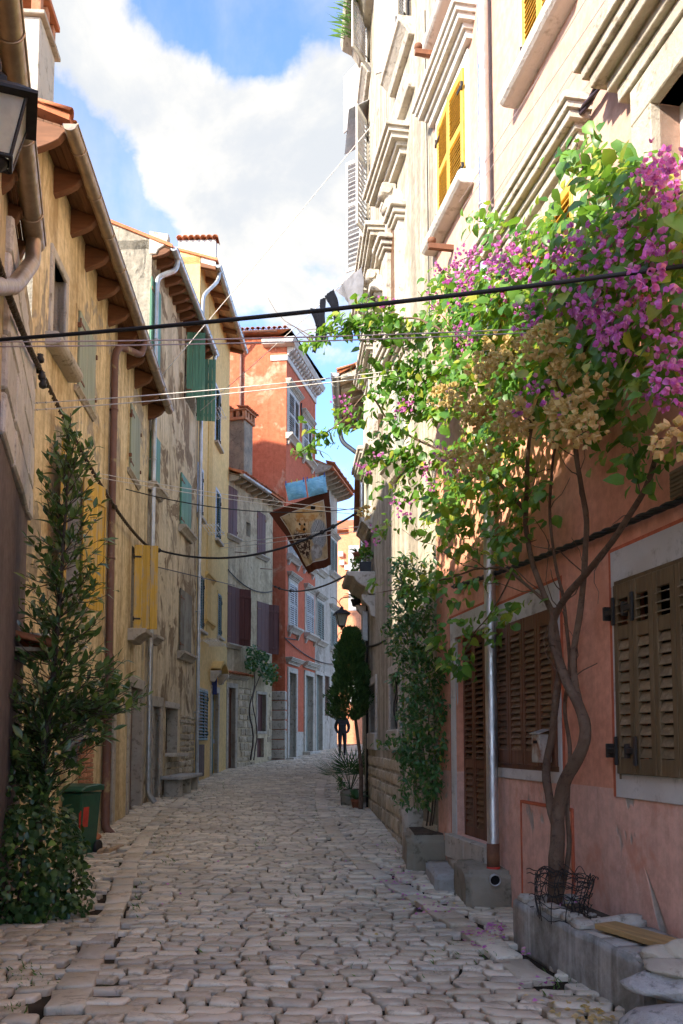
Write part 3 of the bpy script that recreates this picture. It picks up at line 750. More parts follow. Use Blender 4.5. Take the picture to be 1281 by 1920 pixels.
# channels of long stones along both sides (pixel paths on the ground)
def pathpts(px): return smooth_path([(lambda q: (q.x, q.y, 0))(gnd(*p)) for p in px], 8)
CH = [pathpts([(120, 1905), (190, 1760), (222, 1690), (246, 1620), (276, 1568), (312, 1528), (345, 1500)]),
      pathpts([(1010, 1850), (905, 1768), (800, 1700), (700, 1640), (640, 1585), (608, 1530), (600, 1488), (606, 1462)])]
def near_channel(x, y, w=.145):
    for pl in CH:
        for p in pl:
            if abs(p.y - y) < .5 and (p.x - x) ** 2 + (p.y - y) ** 2 < (w + .02) ** 2: return True
    return False
BLOCK = []   # plan boxes with no stones (x0,x1,y0,y1)
def paving():
    quads = []
    for pl in CH:
        i = 0; acc = 0; last = pl[0]
        L = [0]
        for a, c in zip(pl, pl[1:]): L.append(L[-1] + (c - a).length)
        def P(s):
            for k in range(len(pl) - 1):
                if s <= L[k + 1]: 
                    t = (s - L[k]) / (L[k + 1] - L[k]); return pl[k].lerp(pl[k + 1], t), (pl[k + 1] - pl[k]).normalized()
            return pl[-1], (pl[-1] - pl[-2]).normalized()
        s = 0; w = .122
        while s < L[-1] - .15:
            ln = R.uniform(.28, .62); (p, d), (q, e) = P(s), P(min(s + ln, L[-1]))
            nd, ne = Vector((d.y, -d.x, 0)), Vector((e.y, -e.x, 0)); wa, wb = w * R.uniform(.85, 1.15), w * R.uniform(.85, 1.15)
            quads.append(([(p - nd * wa).to_2d(), (p + nd * wa).to_2d(), (q + ne * wb).to_2d(), (q - ne * wb).to_2d()], True)); s += ln
    y = 3.2; rows = []
    def wob(x, y): return .10 * noise.noise(Vector((x * .5, y * .35, 0))) + .05 * noise.noise(Vector((x * 1.9, y * .8, 4.0))) - .04 * (x + .8) ** 2 * .3
    while y < 47:
        dy = R.uniform(.115, .20) * (1.0 if y < 25 else 1.15); y2 = y + dy
        xl, xr = edge(LEFT, y) + .02, edge(RIGHT, y) - .02; x = xl - R.uniform(0, .2)
        sk0 = 0
        while x < xr:
            w = R.choice((.13, .17, .20, .24, .28, .33)) * R.uniform(.85, 1.15); x2 = x + w; sk1 = R.uniform(-.03, .03)
            if x2 > xr - .08: x2 = xr + .03; sk1 = 0
            cx, cy = (x + x2) / 2, (y + y2) / 2
            if not near_channel(cx, cy + wob(cx, cy)) and not any(q[0] < cx < q[1] and q[2] < cy < q[3] for q in BLOCK):
                # now and then two small stones share one place
                cs = [Vector((x - sk0, y + wob(x, y))), Vector((x2 - sk1, y + wob(x2, y))), Vector((x2 + sk1, y2 + wob(x2, y2))), Vector((x + sk0, y2 + wob(x, y2)))]
                if dy > .2 and R.random() < .12:
                    a, c = cs[0].lerp(cs[3], .5), cs[1].lerp(cs[2], .5)
                    quads.append(([cs[0], cs[1], c, a], False)); quads.append(([a, c, cs[2], cs[3]], False))
                else: quads.append((cs, False))
            x = x2; sk0 = sk1
        y = y2
    def vis(q):
        c = sum(q[0], Vector((0, 0))) / 4
        sx = CX + F * c.x / c.y; sy = HOR + F * (CAMH - g(c.y)) / c.y
        inside = -10 < sx < 1290 and sy < 1935
        return (0 if inside else 1, c.y)
    quads.sort(key=vis); rest = MB()
    for i, (cs, ch) in enumerate(quads):
        h = R.uniform(.032, .046) + (.008 if ch else 0); kw = dict(inset=R.uniform(.006, .011), rnd=R.uniform(.005, .010), tilt=.005, dome=R.uniform(.0, .004))
        if i < 300:
            b = MB(); stone_geo(b, cs, h, **kw); b.ob('cobblestone', m_cobble, street, recalc=False)
        else: stone_geo(rest, cs, h, **kw)
    o = rest.ob('cobblestones', m_cobble, street, recalc=False); o['kind'] = 'stuff'
paving()
# ------------------------------------------------------------------ left row of houses
def house(name, wall, label, cat='house'): return empty(name, wall.M, label, cat)
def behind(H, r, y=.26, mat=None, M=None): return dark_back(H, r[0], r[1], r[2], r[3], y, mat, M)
# --- near grey house with white quoins
H = house('grey_house', W0, 'grey rendered house with white quoin stones cut by the left frame edge')
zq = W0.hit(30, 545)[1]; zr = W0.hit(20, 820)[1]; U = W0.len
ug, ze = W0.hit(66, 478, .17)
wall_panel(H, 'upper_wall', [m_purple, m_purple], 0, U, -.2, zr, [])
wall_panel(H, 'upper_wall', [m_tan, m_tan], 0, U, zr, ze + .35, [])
body(H, m_tan, 0, U, -.2, ze + .35, 6)
b = MB()
z = zr - .25; k = 0
while z < zq:
    hq = R.uniform(.30, .46); ln = .62 if k % 2 else .40
    uu = U + .015
    for ln in ([.62, .9, .7, .8] if k % 2 else [.40, .8, .9, .9]):
        q = MB(); q.box(uu - ln + .012, uu, -.035 - R.uniform(0, .02), .2, z + .008, z + hq - .008); q.ob('quoin', m_quoin, H, bevel=.02, rough=.012); uu -= ln
    z += hq; k += 1
roof(H, m_tile, m_tan, 0, ug, ze + .34, .2, 6, 1.5)
eave(H, 0, ug, ze + .06, .14, 10, m_soffit, m_rafter, .25, .1, .2)
gutter(H, m_copper, -.2, ug, ze + .10, -.17, .085, .9)
p1 = W0.hit(62, 440, .42); 
downpipe(H, m_copper, [(ug - .2, -.17, ze + .02), (ug - .22, -.17, ze - .18), (ug - .9, -.09, ze - .75), (ug - 2.6, -.075, ze - 1.6), (ug - 2.6, -.075, .3)], .065, rad=.2)
# small tiled hood and pipe stub low on this house
b = MB(); rr = W0.hit(14, 1200)
hood = MB(); hood.box(U - 1.1, U - .1, -.28, 0, rr[1] - .02, rr[1] + .02); hood.ob('hood_slab', m_mortar, H)
tile_row(H, (U - 1.05, -.36, rr[1] + .03), (U - .12, -.36, rr[1] + .03), .16, pitch=.25)
b = MB(); b.tube([(U - .75, -.0, rr[1] + .16), (U - .75, -.34, rr[1] + .14)], .05, 10); b.ob('vent_pipe', m_zinc, H)

# --- unseen house added beside the viewer, sized to shade lane and salmon wall
WT = Wall((-1.72, -2.5), (-1.62, 2.95))
H = house('unseen_shade_house', WT, 'unseen ochre house added outside the frame on near left for its shade'); U = WT.len
wT = [(a, a + .9, z, z + 1.4) for a in (1.0, 3.4) for z in (1.2, 4.2)]
wall_panel(H, 'front_wall', [m_ochre, m_lime], 0, U, -.2, 6.6, wT, .25); body(H, m_ochre, 0, U, -.2, 6.6, 5); roof(H, m_tile, m_ochre, 0, U, 6.6, .3, 5, 1.0)
for r in wT:
    behind(H, r, .2); surround(H, m_lime, *r, w=.12, proud=.03); planked(H, m_green, r[0], r[2], .45, 1.4, 3, 'l', .05, .0); planked(H, m_green, r[1] - .45, r[2], .45, 1.4, 3, 'r', .05, .0)
# --- ochre house
H = house('ochre_house', W1, 'faded ochre house with deep timber eave and bronze gutter on left'); W = W1; U = W.len
zg = W.hit(220, 500, .5)[1] + .30; zt = zg + .25
r1, r2, r3 = W.rect(97, 121, 478, 640, 'l'), W.rect(143, 174, 578, 728, 'l'), W.rect(241, 259, 752, 880, 'l')
rw = W.rect(114, 148, 868, 1128, 'm'); r4 = W.rect(246, 262, 1020, 1180, 'l')
d1, d2 = W.rect(196, 209, 1330, 1580, 'm'), W.rect(241, 264, 1290, 1520, 'm')
d1 = (d1[0], d1[1], 0, d1[3]); d2 = (d2[0], d2[1], 0.1, d2[3])
rb = W.rect(120, 158, 1300, 1440, 'm')
wall_panel(H, 'front_wall', [m_ochre, m_limed], 0, U, -.2, zt, [r1, rw, r4, d1, d2, rb], .3)
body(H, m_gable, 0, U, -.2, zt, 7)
for r in (r1, rw, r4, rb): behind(H, r)
surround(H, m_lime, *r1, w=.12, proud=.03, sides='lrt'); sill(H, m_lime, r1[0] - .25, r1[1] + .3, r1[2], .2, .17, 'round')
for r in (r2, r3):
    surround(H, m_ochre, *r, w=.07, proud=.02, inner=.03, sides='lrt'); sill(H, m_limed, r[0] - .1, r[1] + .1, r[2], .07, .06)
    planked(H, m_greengrey, r[0], r[2], r[1] - r[0], r[3] - r[2], 4, 'l', 0, .035)
    for uu in (r[0] - .02, r[1] + .02):
        for zz in (.2, .8):
            b = MB(); b.box(uu - .02, uu + .02, -.07, .0, r[2] + (r[3] - r[2]) * zz - .03, r[2] + (r[3] - r[2]) * zz + .03); b.ob('shutter_dog', m_rust, H)
w = (rw[1] - rw[0]) * .5; hh = rw[3] - rw[2]
planked(H, m_yshut, rw[0], rw[2], .62, hh, 3, 'l', 2.98, .05); planked(H, m_yshut, rw[1] - .62, rw[2], .62, hh, 3, 'r', 2.85, .05)
sill(H, m_limed, rw[0] - .1, rw[1] + .1, rw[2], .14, .1)
planked(H, m_yshut, r4[0], r4[2], .44, r4[3] - r4[2], 3, 'l', 1.42, .05, hm=m_iron); sill(H, m_limed, r4[0] - .3, r4[0] + .55, r4[2] - .02, .34, .15)
# doors
for (d, mat) in ((d1, m_maroon), (d2, m_brownf)):
    dd = MB(); dd.box(d[0] + .02, d[1] - .02, .18, .23, d[2] + .02, d[3] - .02)
    for i in range(3):
        z0 = d[2] + .12 + i * (d[3] - d[2] - .2) / 3; dd.box(d[0] + .1, d[1] - .1, .165, .182, z0, z0 + (d[3] - d[2] - .2) / 3 - .1)
    do = dd.ob('door', mat, H, bevel=.006); kb = MB(); kb.lathe([(.005, -.03), (.022, -.02), (.024, .01), (.01, .03)], (d[0] + .12, .14, d[2] + 1.0), 8); kb.ob('handle', m_rust, do)
    surround(H, m_limed, *d, w=.20, proud=.035, sides='lrt', name='door_jamb')
    b = MB(); b.box(d[0] - .25, d[1] + .25, -.32, .16, d[2] - .12, d[2] + .012); b.ob('door_step', m_step, H, bevel=.015, rough=.008)
# exposed brickwork beside the first door
ub, zb = W.hit(150, 1420); n = 0
rbk = W.rect(146, 170, 1395, 1475, 'm')
z = rbk[2]
while z < rbk[3]:
    u = rbk[0] + R.uniform(0, .1)
    while u < rbk[1]:
        b = MB(); b.box(u, u + .21, -.022 - R.uniform(0, .012), .02, z, z + .055); b.ob('brick', m_brick, H, bevel=.006, rough=.004); u += .225
    z += .068
eave(H, -.08, U - .02, zg + .03, .38, 11, m_soffit, m_rafter, .3, .11, .27, 4)
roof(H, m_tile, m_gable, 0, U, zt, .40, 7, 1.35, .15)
gutter(H, m_copper, -.2, U + .02, zg + .02, -.42, .085, .85)
up = W.hit(197, 1200)[0]
downpipe(H, m_brownpipe, [(up + .75, -.42, zg - .04), (up + .72, -.38, zg - .30), (up + .1, -.12, zg - .42), (up, -.07, zg - .6), (up, -.07, 2.9)], .06, rad=.18)
downpipe(H, m_brownpipe, [(up, -.075, 2.95), (up - .05, -.10, 2.75), (up - .08, -.085, 2.4), (up - .12, -.085, .22), (up - .12, -.2, .10)], .068, name='lower_downpipe', rad=.1)
tile_row(H, (-.12, -.4, zg + .17), (.5, -.4, zg + .17), .17)
# rendered chimney at the near end of this house
ku, ky, kz = 3.55, 1.0, zt + 4.15
ch = MB(); ch.box(ku, ku + .9, ky, ky + .62, zt - .3, kz); co = ch.ob('chimney', m_chim, H, bevel=.02, rough=.01)
b = MB(); b.box(ku - .07, ku + .97, ky - .08, ky + .70, kz, kz + .07); b.ob('chimney_slab', m_limed, co, bevel=.01)
for uu in (ku, ku + .38, ku + .76):
    for yy in (ky, ky + .47):
        b = MB(); b.box(uu, uu + .14, yy, yy + .15, kz + .075, kz + .5); b.ob('brick', m_brick, co, bevel=.008, rough=.005)
b = MB(); b.box(ku - .05, ku + .95, ky - .06, ky + .68, kz + .505, kz + .6); b.ob('chimney_cap', m_tile, co, bevel=.01)

# --- mottled cream house
H = house('mottled_house', W2, 'tall house with peeling mottled cream plaster and green shutters'); W = W2; U = W.len
zg = W.hit(351, 535, .45)[1]; zt = zg + .22
ra, rc, rd = W.rect(280, 298, 515, 680, 'l'), W.rect(280, 297, 805, 905, 'l'), W.rect(337, 356, 884, 985, 'l')
rp = W.rect(346, 366, 650, 765, 'm'); re_, rf = W.rect(281, 289, 1075, 1195, 'r'), W.rect(335, 356, 1110, 1226, 'm'); rg = W.rect(311, 333, 1328, 1412, 'm')
dd = W.rect(283, 298, 1325, 1500, 'm'); dd = (dd[0], dd[1], .05, dd[3])
zs = W.hit(330, 1330)[1]
wall_panel(H, 'front_wall', [m_mottle, m_limed], 0, U, -.2, zt, [rp, re_, rg, dd], .3)
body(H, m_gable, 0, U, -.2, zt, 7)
for r in (rp, re_, rg): behind(H, r)
for r in (ra, rc, rd): planked(H, m_green, r[0], r[2], r[1] - r[0], r[3] - r[2], 3, 'l', 0, .035)
planked(H, m_worn, rf[0], rf[2], rf[1] - rf[0], rf[3] - rf[2], 3, 'l', 0, .035)
planked(H, m_green, rp[0], rp[2], .46, rp[3] - rp[2] + .1, 3, 'l', 1.45, .05); planked(H, m_green, rp[1] - .5, rp[2] - .1, .50, rp[3] - rp[2] + .1, 5, 'r', 1.7, .05, battens=(.1, .37, .64, .9), bat_front=True)
for r in (rc, rd, rf, re_): sill(H, m_limed, r[0] - .12, r[1] + .14, r[2], .2, .12)
sill(H, m_lime, rg[0] - .05, rg[1] + .2, rg[2], .22, .08, 'flat')
surround(H, m_lime, *rg, w=.14, proud=.02, sides='t', name='window_lintel')
planked(H, m_dkgreen, rg[0], rg[2], .3, rg[3] - rg[2], 2, 'l', -1.2, -.06)
b = MB(); b.box(dd[0], dd[1], .24, .29, dd[2], dd[3]); b.ob('door', m_brownf, H)
surround(H, m_limed, *dd, w=.22, proud=.04, sides='lrt', name='door_jamb')
u0 = W.hit(310, 1440)[0]
rubble(H, m_rubble, m_mortar, u0, U - .05, -.05, zs - .1, .30, 1.7, avoid=[(rg[0] - .08, rg[1] + .2, rg[2] - .1, rg[3] + .2)])
eave(H, .02, U - .02, zg + .03, .42, 14, m_palewood, m_rafter, .3, .11, .2, 3)
roof(H, m_tile, m_gable, 0, U, zt, .45, 7, 1.5)
gutter(H, m_zinc, .0, U + .02, zg + .05, -.47, .08, .8)
b = MB(); b.prism([(.02, zt - .32), (-.1, zt - .32), (-.14, zt - .22), (-.3, zt - .12), (-.36, zt + .02), (-.36, zt + .12), (.06, zt + .2), (.06, zt - .32)], -.02, .14); b.ob('eave_corbel', m_chim, H, bevel=.015)
downpipe(H, m_zinc, [(.42, -.47, zg), (.40, -.44, zg - .24), (.12, -.1, zg - .55), (.09, -.09, zg - .9), (.09, -.09, .22), (.14, -.22, .06)], .055, 2.2)
downpipe(H, m_zinc, [(U - .1, -.47, zg), (U - .09, -.4, zg - .3), (U - .07, -.09, zg - .6), (U - .07, -.09, .24), (U - .05, -.2, .1)], .05, 2.2)
# --- yellow house
H = house('yellow_house', W3, 'narrow clean yellow house with dark green louvred shutters'); W = W3; U = W.len
zg = W.hit(430, 575, .45)[1]; zt = zg + .3
rs = [W.rect(*q) for q in ((404, 413, 722, 828, 'l'), (371, 380, 872, 965, 'l'), (405, 413, 918, 1010, 'l'), (371, 382, 1080, 1182, 'm'), (408, 415, 1115, 1195, 'm'))]
dy = W.rect(396, 408, 1298, 1446, 'm'); dy = (dy[0], dy[1], .12, dy[3]); rl = W.rect(370, 387, 1294, 1388, 'm')
wall_panel(H, 'front_wall', [m_yellow, m_yellow2], 0, U, -.2, zt, rs + [dy, rl], .25)
body(H, m_yellow, 0, U, -.2, zt, 7)
for i, r in enumerate(rs):
    behind(H, r); surround(H, m_blueframe if i < 3 else m_yellow2, *r, w=.09, proud=.015, inner=.05, sides='lrt')
    w = (r[1] - r[0]) / 2
    for k in (0, 1): louver(H, m_dkgreen, m_dkgreen, r[0] + k * w, r[2], w - .01, r[3] - r[2], 18, 'lr'[k], .06, .0, one=False, stile=.045, rail=.06, hinge=(k == 1))
    sill(H, m_lime, r[0] - .12, r[1] + .12, r[2], .12, .08, 'flat')
behind(H, rl); w = (rl[1] - rl[0]) / 2
for k in (0, 1): louver(H, m_dkgreen, m_dkgreen, rl[0] + k * w, rl[2], w - .01, rl[3] - rl[2], 14, 'lr'[k], .04, .03, one=True, stile=.05, rail=.07)
surround(H, m_lime, *rl, w=.06, proud=.02, sides='t', name='window_lintel')
b = MB(); b.box(dy[0], dy[1], .12, .17, dy[2], dy[3]); 
for i in range(3): b.box(dy[0] + .1, dy[1] - .1, .105, .122, dy[2] + .15 + i * .75, dy[2] + .75 + i * .75)
do = b.ob('door', m_dkgreen, H, bevel=.006); b = MB(); b.box(dy[1] - .14, dy[1] - .10, .07, .11, dy[2] + .95, dy[2] + 1.07); b.ob('handle', m_steel, do)
surround(H, m_lime, *dy, w=.18, proud=.03, sides='lrt', name='door_jamb')
b = MB(); b.box(dy[0] - .25, dy[1] + .3, -.32, .12, -.05, .12); b.ob('door_step', m_step, H, bevel=.015)
# curved door hood on two corbels
zh = W.hit(402, 1262)[1]; uc = (dy[0] + dy[1]) / 2; b = MB(); pts = []
for i in range(11):
    t = i / 10; pts.append((uc - .75 + 1.5 * t, zh + .28 * sin(pi * t)))
n = len(pts); vs = [(u, yv, z + dz) for (yv, dz) in ((0.02, 0), (-.3, 0), (-.3, .09), (0.02, .09)) for u, z in pts]
b.add(vs, [(q * n + i, q * n + i + 1, ((q + 1) % 4) * n + i + 1, ((q + 1) % 4) * n + i) for q in range(4) for i in range(n - 1)]); ho = b.ob('door_hood', m_yellow2, H)
for s in (-.72, .72):
    b = MB(); b.prism([(.02, zh - .3), (-.1, zh - .3), (-.16, zh - .2), (-.3, zh - .08), (-.3, zh + .03), (.02, zh + .03)], uc + s - .1, uc + s + .1); b.ob('corbel', m_lime, ho, bevel=.01)
b = MB(); mb = W.rect(370, 382, 1396, 1456, 'm'); b.box(mb[0], mb[1], -.02, .0, mb[2], mb[3]); b.ob('meter_door', m_purple, H, bevel=.004)
# deep yellow vertical band with stepped mouldings
ub0, ub1 = W.hit(388, 1000)[0], W.hit(396, 1000)[0]; b = MB(); b.box(ub0, ub1, -.025, .01, zh + .9, zt - .3); b.ob('pilaster_band', m_yellow2, H, bevel=.01)
for py in (1082, 1170):
    zz = W.hit(392, py)[1]; b = MB(); b.prism([(.0, zz - .12), (-.06, zz - .02), (-.1, zz), (-.1, zz + .05), (0, zz + .05)], ub0 - .2, ub1 + .5); b.ob('moulding', m_yellow2, H)
eave(H, .02, U + .15, zg + .03, .45, 8, m_eavetile, m_rafter, .3, .13, .2, 4, 'plain')
roof(H, m_tile, m_yellow, 0, U, zt, .48, 7, 1.0)
gutter(H, m_zinc, -.02, U + .2, zg + .05, -.5, .08, .8)
downpipe(H, m_zinc, [(.25, -.5, zg), (.2, -.46, zg - .3), (.0, -.1, zg - .8), (-.02, -.09, zg - 1.2), (-.02, -.09, zg - 3.0)], .05, 2.2)
# parapet gable with barrel tiles above the neighbour's roof
b = MB(); pz = W.hit(395, 470)[1] - .55; b.box(.02, .22, -.42, .62, pz - .75, pz); b.ob('gable_parapet', m_whitewash, H)
for i in range(7):
    link('roof_tile', tile_mesh(m_tile), H, T(-.1, -.42 + i * .165, pz + .01) @ RZ(-pi / 2))
b = MB(); tb = W.hit(417, 1275)
# house number plate, drying racks come later
# --- tan stone house
H = house('tan_stone_house', W4, 'tan stone house with maroon shutters and climbing creeper at the bend'); W = W4; U = W.len
zg = W.hit(485, 915, .4)[1]; zt = zg + .25
rs = [W.rect(*q) for q in ((426, 445, 914, 1006, 'm'), (482, 498, 962, 1042, 'm'), (426, 445, 1100, 1208, 'm'), (482, 500, 1130, 1224, 'm'))]
ro = W.rect(462, 470, 980, 1006, 'm'); dd = W.rect(427, 440, 1290, 1432, 'm'); dd = (dd[0], dd[1], .05, dd[3]); rl = W.rect(482, 498, 1302, 1371, 'm'); rm = W.rect(482, 495, 1384, 1420, 'm')
zs = W.hit(470, 1290)[1]
wall_panel(H, 'front_wall', [m_tan, m_limed], 0, U, -.3, zt, rs + [ro, dd, rl, rm], .3)
body(H, m_tan, 0, U, -.3, zt, 6)
for r in rs + [ro, dd, rl, rm]: behind(H, r)
for r in rs[:2]:
    w = (r[1] - r[0]) / 2
    for k in (0, 1): planked(H, m_maroon, r[0] + k * w, r[2], w - .01, r[3] - r[2], 2, 'lr'[k], .05, .0)
for r, l2 in ((rs[2], (449, 460)), (rs[3], (503, 513))):
    planked(H, m_maroon, r[0], r[2], (r[1] - r[0]) * .98, r[3] - r[2], 3, 'l', .1, .0); planked(H, m_maroon, r[1] - .55, r[2], .52, r[3] - r[2], 2, 'r', 2.6, .04)
for r in rs: sill(H, m_limed, r[0] - .12, r[1] + .12, r[2], .16, .1)
for r in (rl, rm, dd):
    b = MB(); b.box(r[0] + .01, r[1] - .01, .12, .16, r[2], r[3]); b.ob('door' if r is dd else 'shutter', m_brownf if r is dd else m_maroon, H)
surround(H, m_limed, *dd, w=.16, proud=.04, sides='lrt', name='door_jamb'); surround(H, m_limed, *rl, w=.1, proud=.03, sides='lrtb')
cornice(H, m_limed, dd[0] - .2, dd[1] + .9, dd[3] + .3, .16, .12, ends=False, name='door_hood'); tile_row(H, (dd[0] - .2, -.22, dd[3] + .44), (dd[1] + .9, -.22, dd[3] + .44), .17)
rubble(H, m_rubble, m_mortar, .02, U - .05, -.2, zs, .34, 1.5, avoid=[(q[0] - .18, q[1] + .18, q[2] - .15, q[3] + .2) for q in (dd, rl, rm)], lim=110)
eave(H, .0, U + .1, zg, .42, 9, m_palewood, m_limed, .3, .1, .16, 3)
roof(H, m_tile, m_tan, 0, U, zt, .45, 6, 1.2); tile_row(H, (0.1, -.5, zg + .12), (U, -.5, zg + .12), .18)
gutter(H, m_zinc, -.02, U * .62, zg + .05, -.47, .08, .8)
for (px, py) in ((440, 1035), (488, 1066)):
    u, z = W.hit(px, py); b = MB(); b.tube([(u, 0, z), (u + .35, -.3, z + .02)], .015, 6); b.ob('iron_rod', m_rust, H)
# chimney with tiled cap
c0 = W4.inv @ at(448, 885, 31.0); zc0, zc1 = (W4.inv @ at(448, 905, 31.0)).z - 1.2, (W4.inv @ at(448, 795, 31.0)).z
b = MB(); b.box(c0.x - .36, c0.x + .36, c0.y - .36, c0.y + .36, zc0, zc1); co = b.ob('chimney', m_chimd, H, bevel=.02, rough=.02)
for i in range(9):
    for k, (dx, dyv) in enumerate(((-.37, None), (None, -.37))):
        pass
b = MB(); b.box(c0.x - .43, c0.x + .43, c0.y - .43, c0.y + .43, zc1, zc1 + .1); b.ob('chimney_band', m_brick, co, bevel=.01)
for sx in (-.36, -.12, .12, .36):
    for sy in (-.36, -.12, .12, .36):
        if abs(sx) > .3 or abs(sy) > .3:
            b = MB(); b.box(c0.x + sx - .06, c0.x + sx + .06, c0.y + sy - .06, c0.y + sy + .06, zc1 + .1, zc1 + .32); b.ob('brick', m_brick, co, bevel=.006)
b = MB(); b.box(c0.x - .46, c0.x + .46, c0.y - .46, c0.y + .46, zc1 + .32, zc1 + .38); b.ob('cap_slab', m_brick, co)
for i in range(6):
    link('roof_tile', tile_mesh(m_tile), co, T(c0.x - .42 + i * .168, c0.y - .52, zc1 + .38) @ RX(.18)); link('roof_tile', tile_mesh(m_tile), co, T(c0.x - .42 + i * .168, c0.y + .52, zc1 + .38) @ RZ(pi) @ RX(.18))
# --- red house
H = house('red_house', W5, 'tall red house with white dentil cornice and sunlit patchy side wall'); W = W5; U = W.len
zc = W.hit(566, 676, .2)[1]; zt = zc + .35
wr = [W.rect(*q) for q in ((540, 559, 745, 826, 'm'), (568, 583, 797, 860, 'm'), (541, 556, 985, 1045, 'm'), (570, 584, 1010, 1062, 'm'), (542, 556, 1096, 1177, 'm'), (573, 587, 1117, 1190, 'm'))]
dr = [W.rect(541, 554, 1262, 1408, 'm'), W.rect(572, 586, 1268, 1408, 'm')]; dr = [(r[0], r[1], .1 + .2 * i, r[3]) for i, r in enumerate(dr)]
zd = W.hit(560, 1372)[1]; zst = W.hit(520, 1310)[1]
wall_panel(H, 'front_wall', [m_redstreet, m_lime], 0, U, zd, zt, wr + dr, .3); wall_panel(H, 'stone_base', [m_lime, m_lime], 0, U, -.3, zd, dr, .3)
Ms = W5.inv @ W5s.M
sw = W5s
wall_panel(H, 'side_wall', [m_red, m_red], 0, sw.len, -.3, zt, [], M=Ms)
b = MB(); b.quad((0, 0, -.3), (0, 6, -.3), (0, 6, zt), (0, 0, zt)); b.quad((U, 0, -.3), (U, 0, zt), (U, 6, zt), (U, 6, -.3)); b.quad((0, 6, -.3), (U, 6, -.3), (U, 6, zt), (0, 6, zt)); b.ob('back_wall', m_red, H, recalc=False)
for i, r in enumerate(wr):
    behind(H, r); surround(H, m_lime, *r, w=.15, proud=.03, sides='lrt'); w = (r[1] - r[0]) / 2
    for k in (0, 1): louver(H, m_greyshut, m_greyshut, r[0] + k * w, r[2], w - .01, r[3] - r[2], 18, 'lr'[k], .05, .03, mid=.5, one=False, stile=.05, rail=.06, hinge=False)
    sill(H, m_lime, r[0] - .25, r[1] + .25, r[2], .26, .16, 'mould'); cornice(H, m_lime, r[0] - .12, r[1] + .12, r[3] + .16, .2, .22)
    for s in (r[0] - .14, r[1] + .02):
        b = MB(); b.prism([(.01, r[2] - .42), (-.06, r[2] - .42), (-.14, r[2] - .24), (.01, r[2] - .24)], s, s + .12); b.ob('sill_bracket', m_lime, H)
for i, r in enumerate(dr):
    behind(H, r, .28, m_dark); surround(H, m_lime, *r, w=.2, proud=.05, sides='lrt', name='door_jamb'); cornice(H, m_lime, r[0] - .25, r[1] + .25, r[3] + .3, .28, .24, name='door_cornice')
    b = MB(); b.box(r[0] + .01, r[1] - .01, .2, .25, r[2], r[3]); b.box(r[0] + .1, r[1] - .1, .185, .2, r[2] + .2, r[2] + 1.0); b.box(r[0] + .1, r[1] - .1, .185, .2, r[2] + 1.15, r[3] - .2); b.ob('door', m_greyold, H, bevel=.006)
    b = MB(); b.box(r[0] - .3, r[1] + .3, -.3, .2, r[2] - .4, r[2] + .01); b.ob('door_step', m_lime, H, bevel=.015)
# rusticated corner blocks
z = -.3; k = 0
while z < zst:
    hq = .36; b = MB(); b.box(sw.len - .72, sw.len + .03, -.05 - .02 * (k % 2), .3, z + .012, z + hq - .012); b.ob('corner_block', m_lime, H, Ms, bevel=.025); z += hq; k += 1
# dentil cornice
b = MB(); b.box(-.06, U, -.05, 0, zc - .62, zc - .40); b.ob('frieze', m_whitewash, H, bevel=.01)
b = MB(); b.box(-.62, .02, -.01, .05, zc - .62, zc - .40); b.ob('frieze', m_whitewash, H, Ms @ T(sw.len, -.04, 0), bevel=.01)
k = 15
bk = MB(); bk.prism([(.0, -.3), (-.06, -.3), (-.10, -.2), (-.2, -.16), (-.28, -.1), (-.3, 0), (0, 0)], 0, .14); bme = bk.mesh('dentil', [m_whitewash], bevel=.01)
for i in range(k): link('dentil', bme, H, T(.03 + (U - .2) * i / (k - 1), -.005, zc - .08))
b = MB(); b.prism([(.0, zc - .08), (-.33, zc - .08), (-.36, zc - .02), (-.42, zc + .08), (-.42, zc + .13), (0, zc + .13)], -.42, U + .1); b.ob('cornice', m_whitewash, H, bevel=.01)
b = MB(); b.prism([(.0, zc - .08), (-.33, zc - .08), (-.36, zc - .02), (-.42, zc + .08), (-.42, zc + .13), (0, zc + .13)], sw.len - .9, sw.len + .35); b.ob('cornice', m_whitewash, H, Ms @ T(0, 0, -.004), bevel=.01)
b = MB(); a_ = Ms @ Vector((-.2, -.35, zt + .12)); c_ = Ms @ Vector((sw.len + .2, -.35, zt + .12))
d_, e_ = Vector((U + .2, -.4, zt + .12)), Vector((U + .2, 6, zt + .12)); f_ = Ms @ Vector((-.2, 6, zt + .12)); rdg = Vector((U * .5, 3.4, zt + 1.5)); rd2 = Ms @ Vector((1, 3.4, zt + 1.5))
b.add([a_, c_, rdg, rd2], [(0, 1, 2, 3)]); b.add([c_, d_, e_, rdg], [(0, 1, 2), (0, 2, 3)]); b.add([a_, c_, d_, e_, f_], [(4, 3, 2, 1, 0)]); b.ob('roof', m_tile, H, recalc=False)
tile_row(H, (0.0, -.42, zt + .14), (sw.len, -.42, zt + .14), .2, M=Ms)
gutter(H, m_brownpipe, .0, sw.len - .3, zt + .06, -.40, .07, 1.0, M=Ms)
us = sw.hit(455, 700)[0]
downpipe(H, m_brownpipe, [(us + .1, -.40, zt), (us, -.3, zt - .3), (us - .05, -.07, zt - .7), (us - .05, -.07, zt - 7)], .055, 2.2, M=Ms)
b = MB(); u, z = W.hit(564, 770); b.tube([(u, -.03, z - .3), (u + .05, -.03, z - .1), (u - .04, -.03, z + .1), (u, -.03, z + .3)], .03, 6); b.ob('wall_tie', m_iron, H)
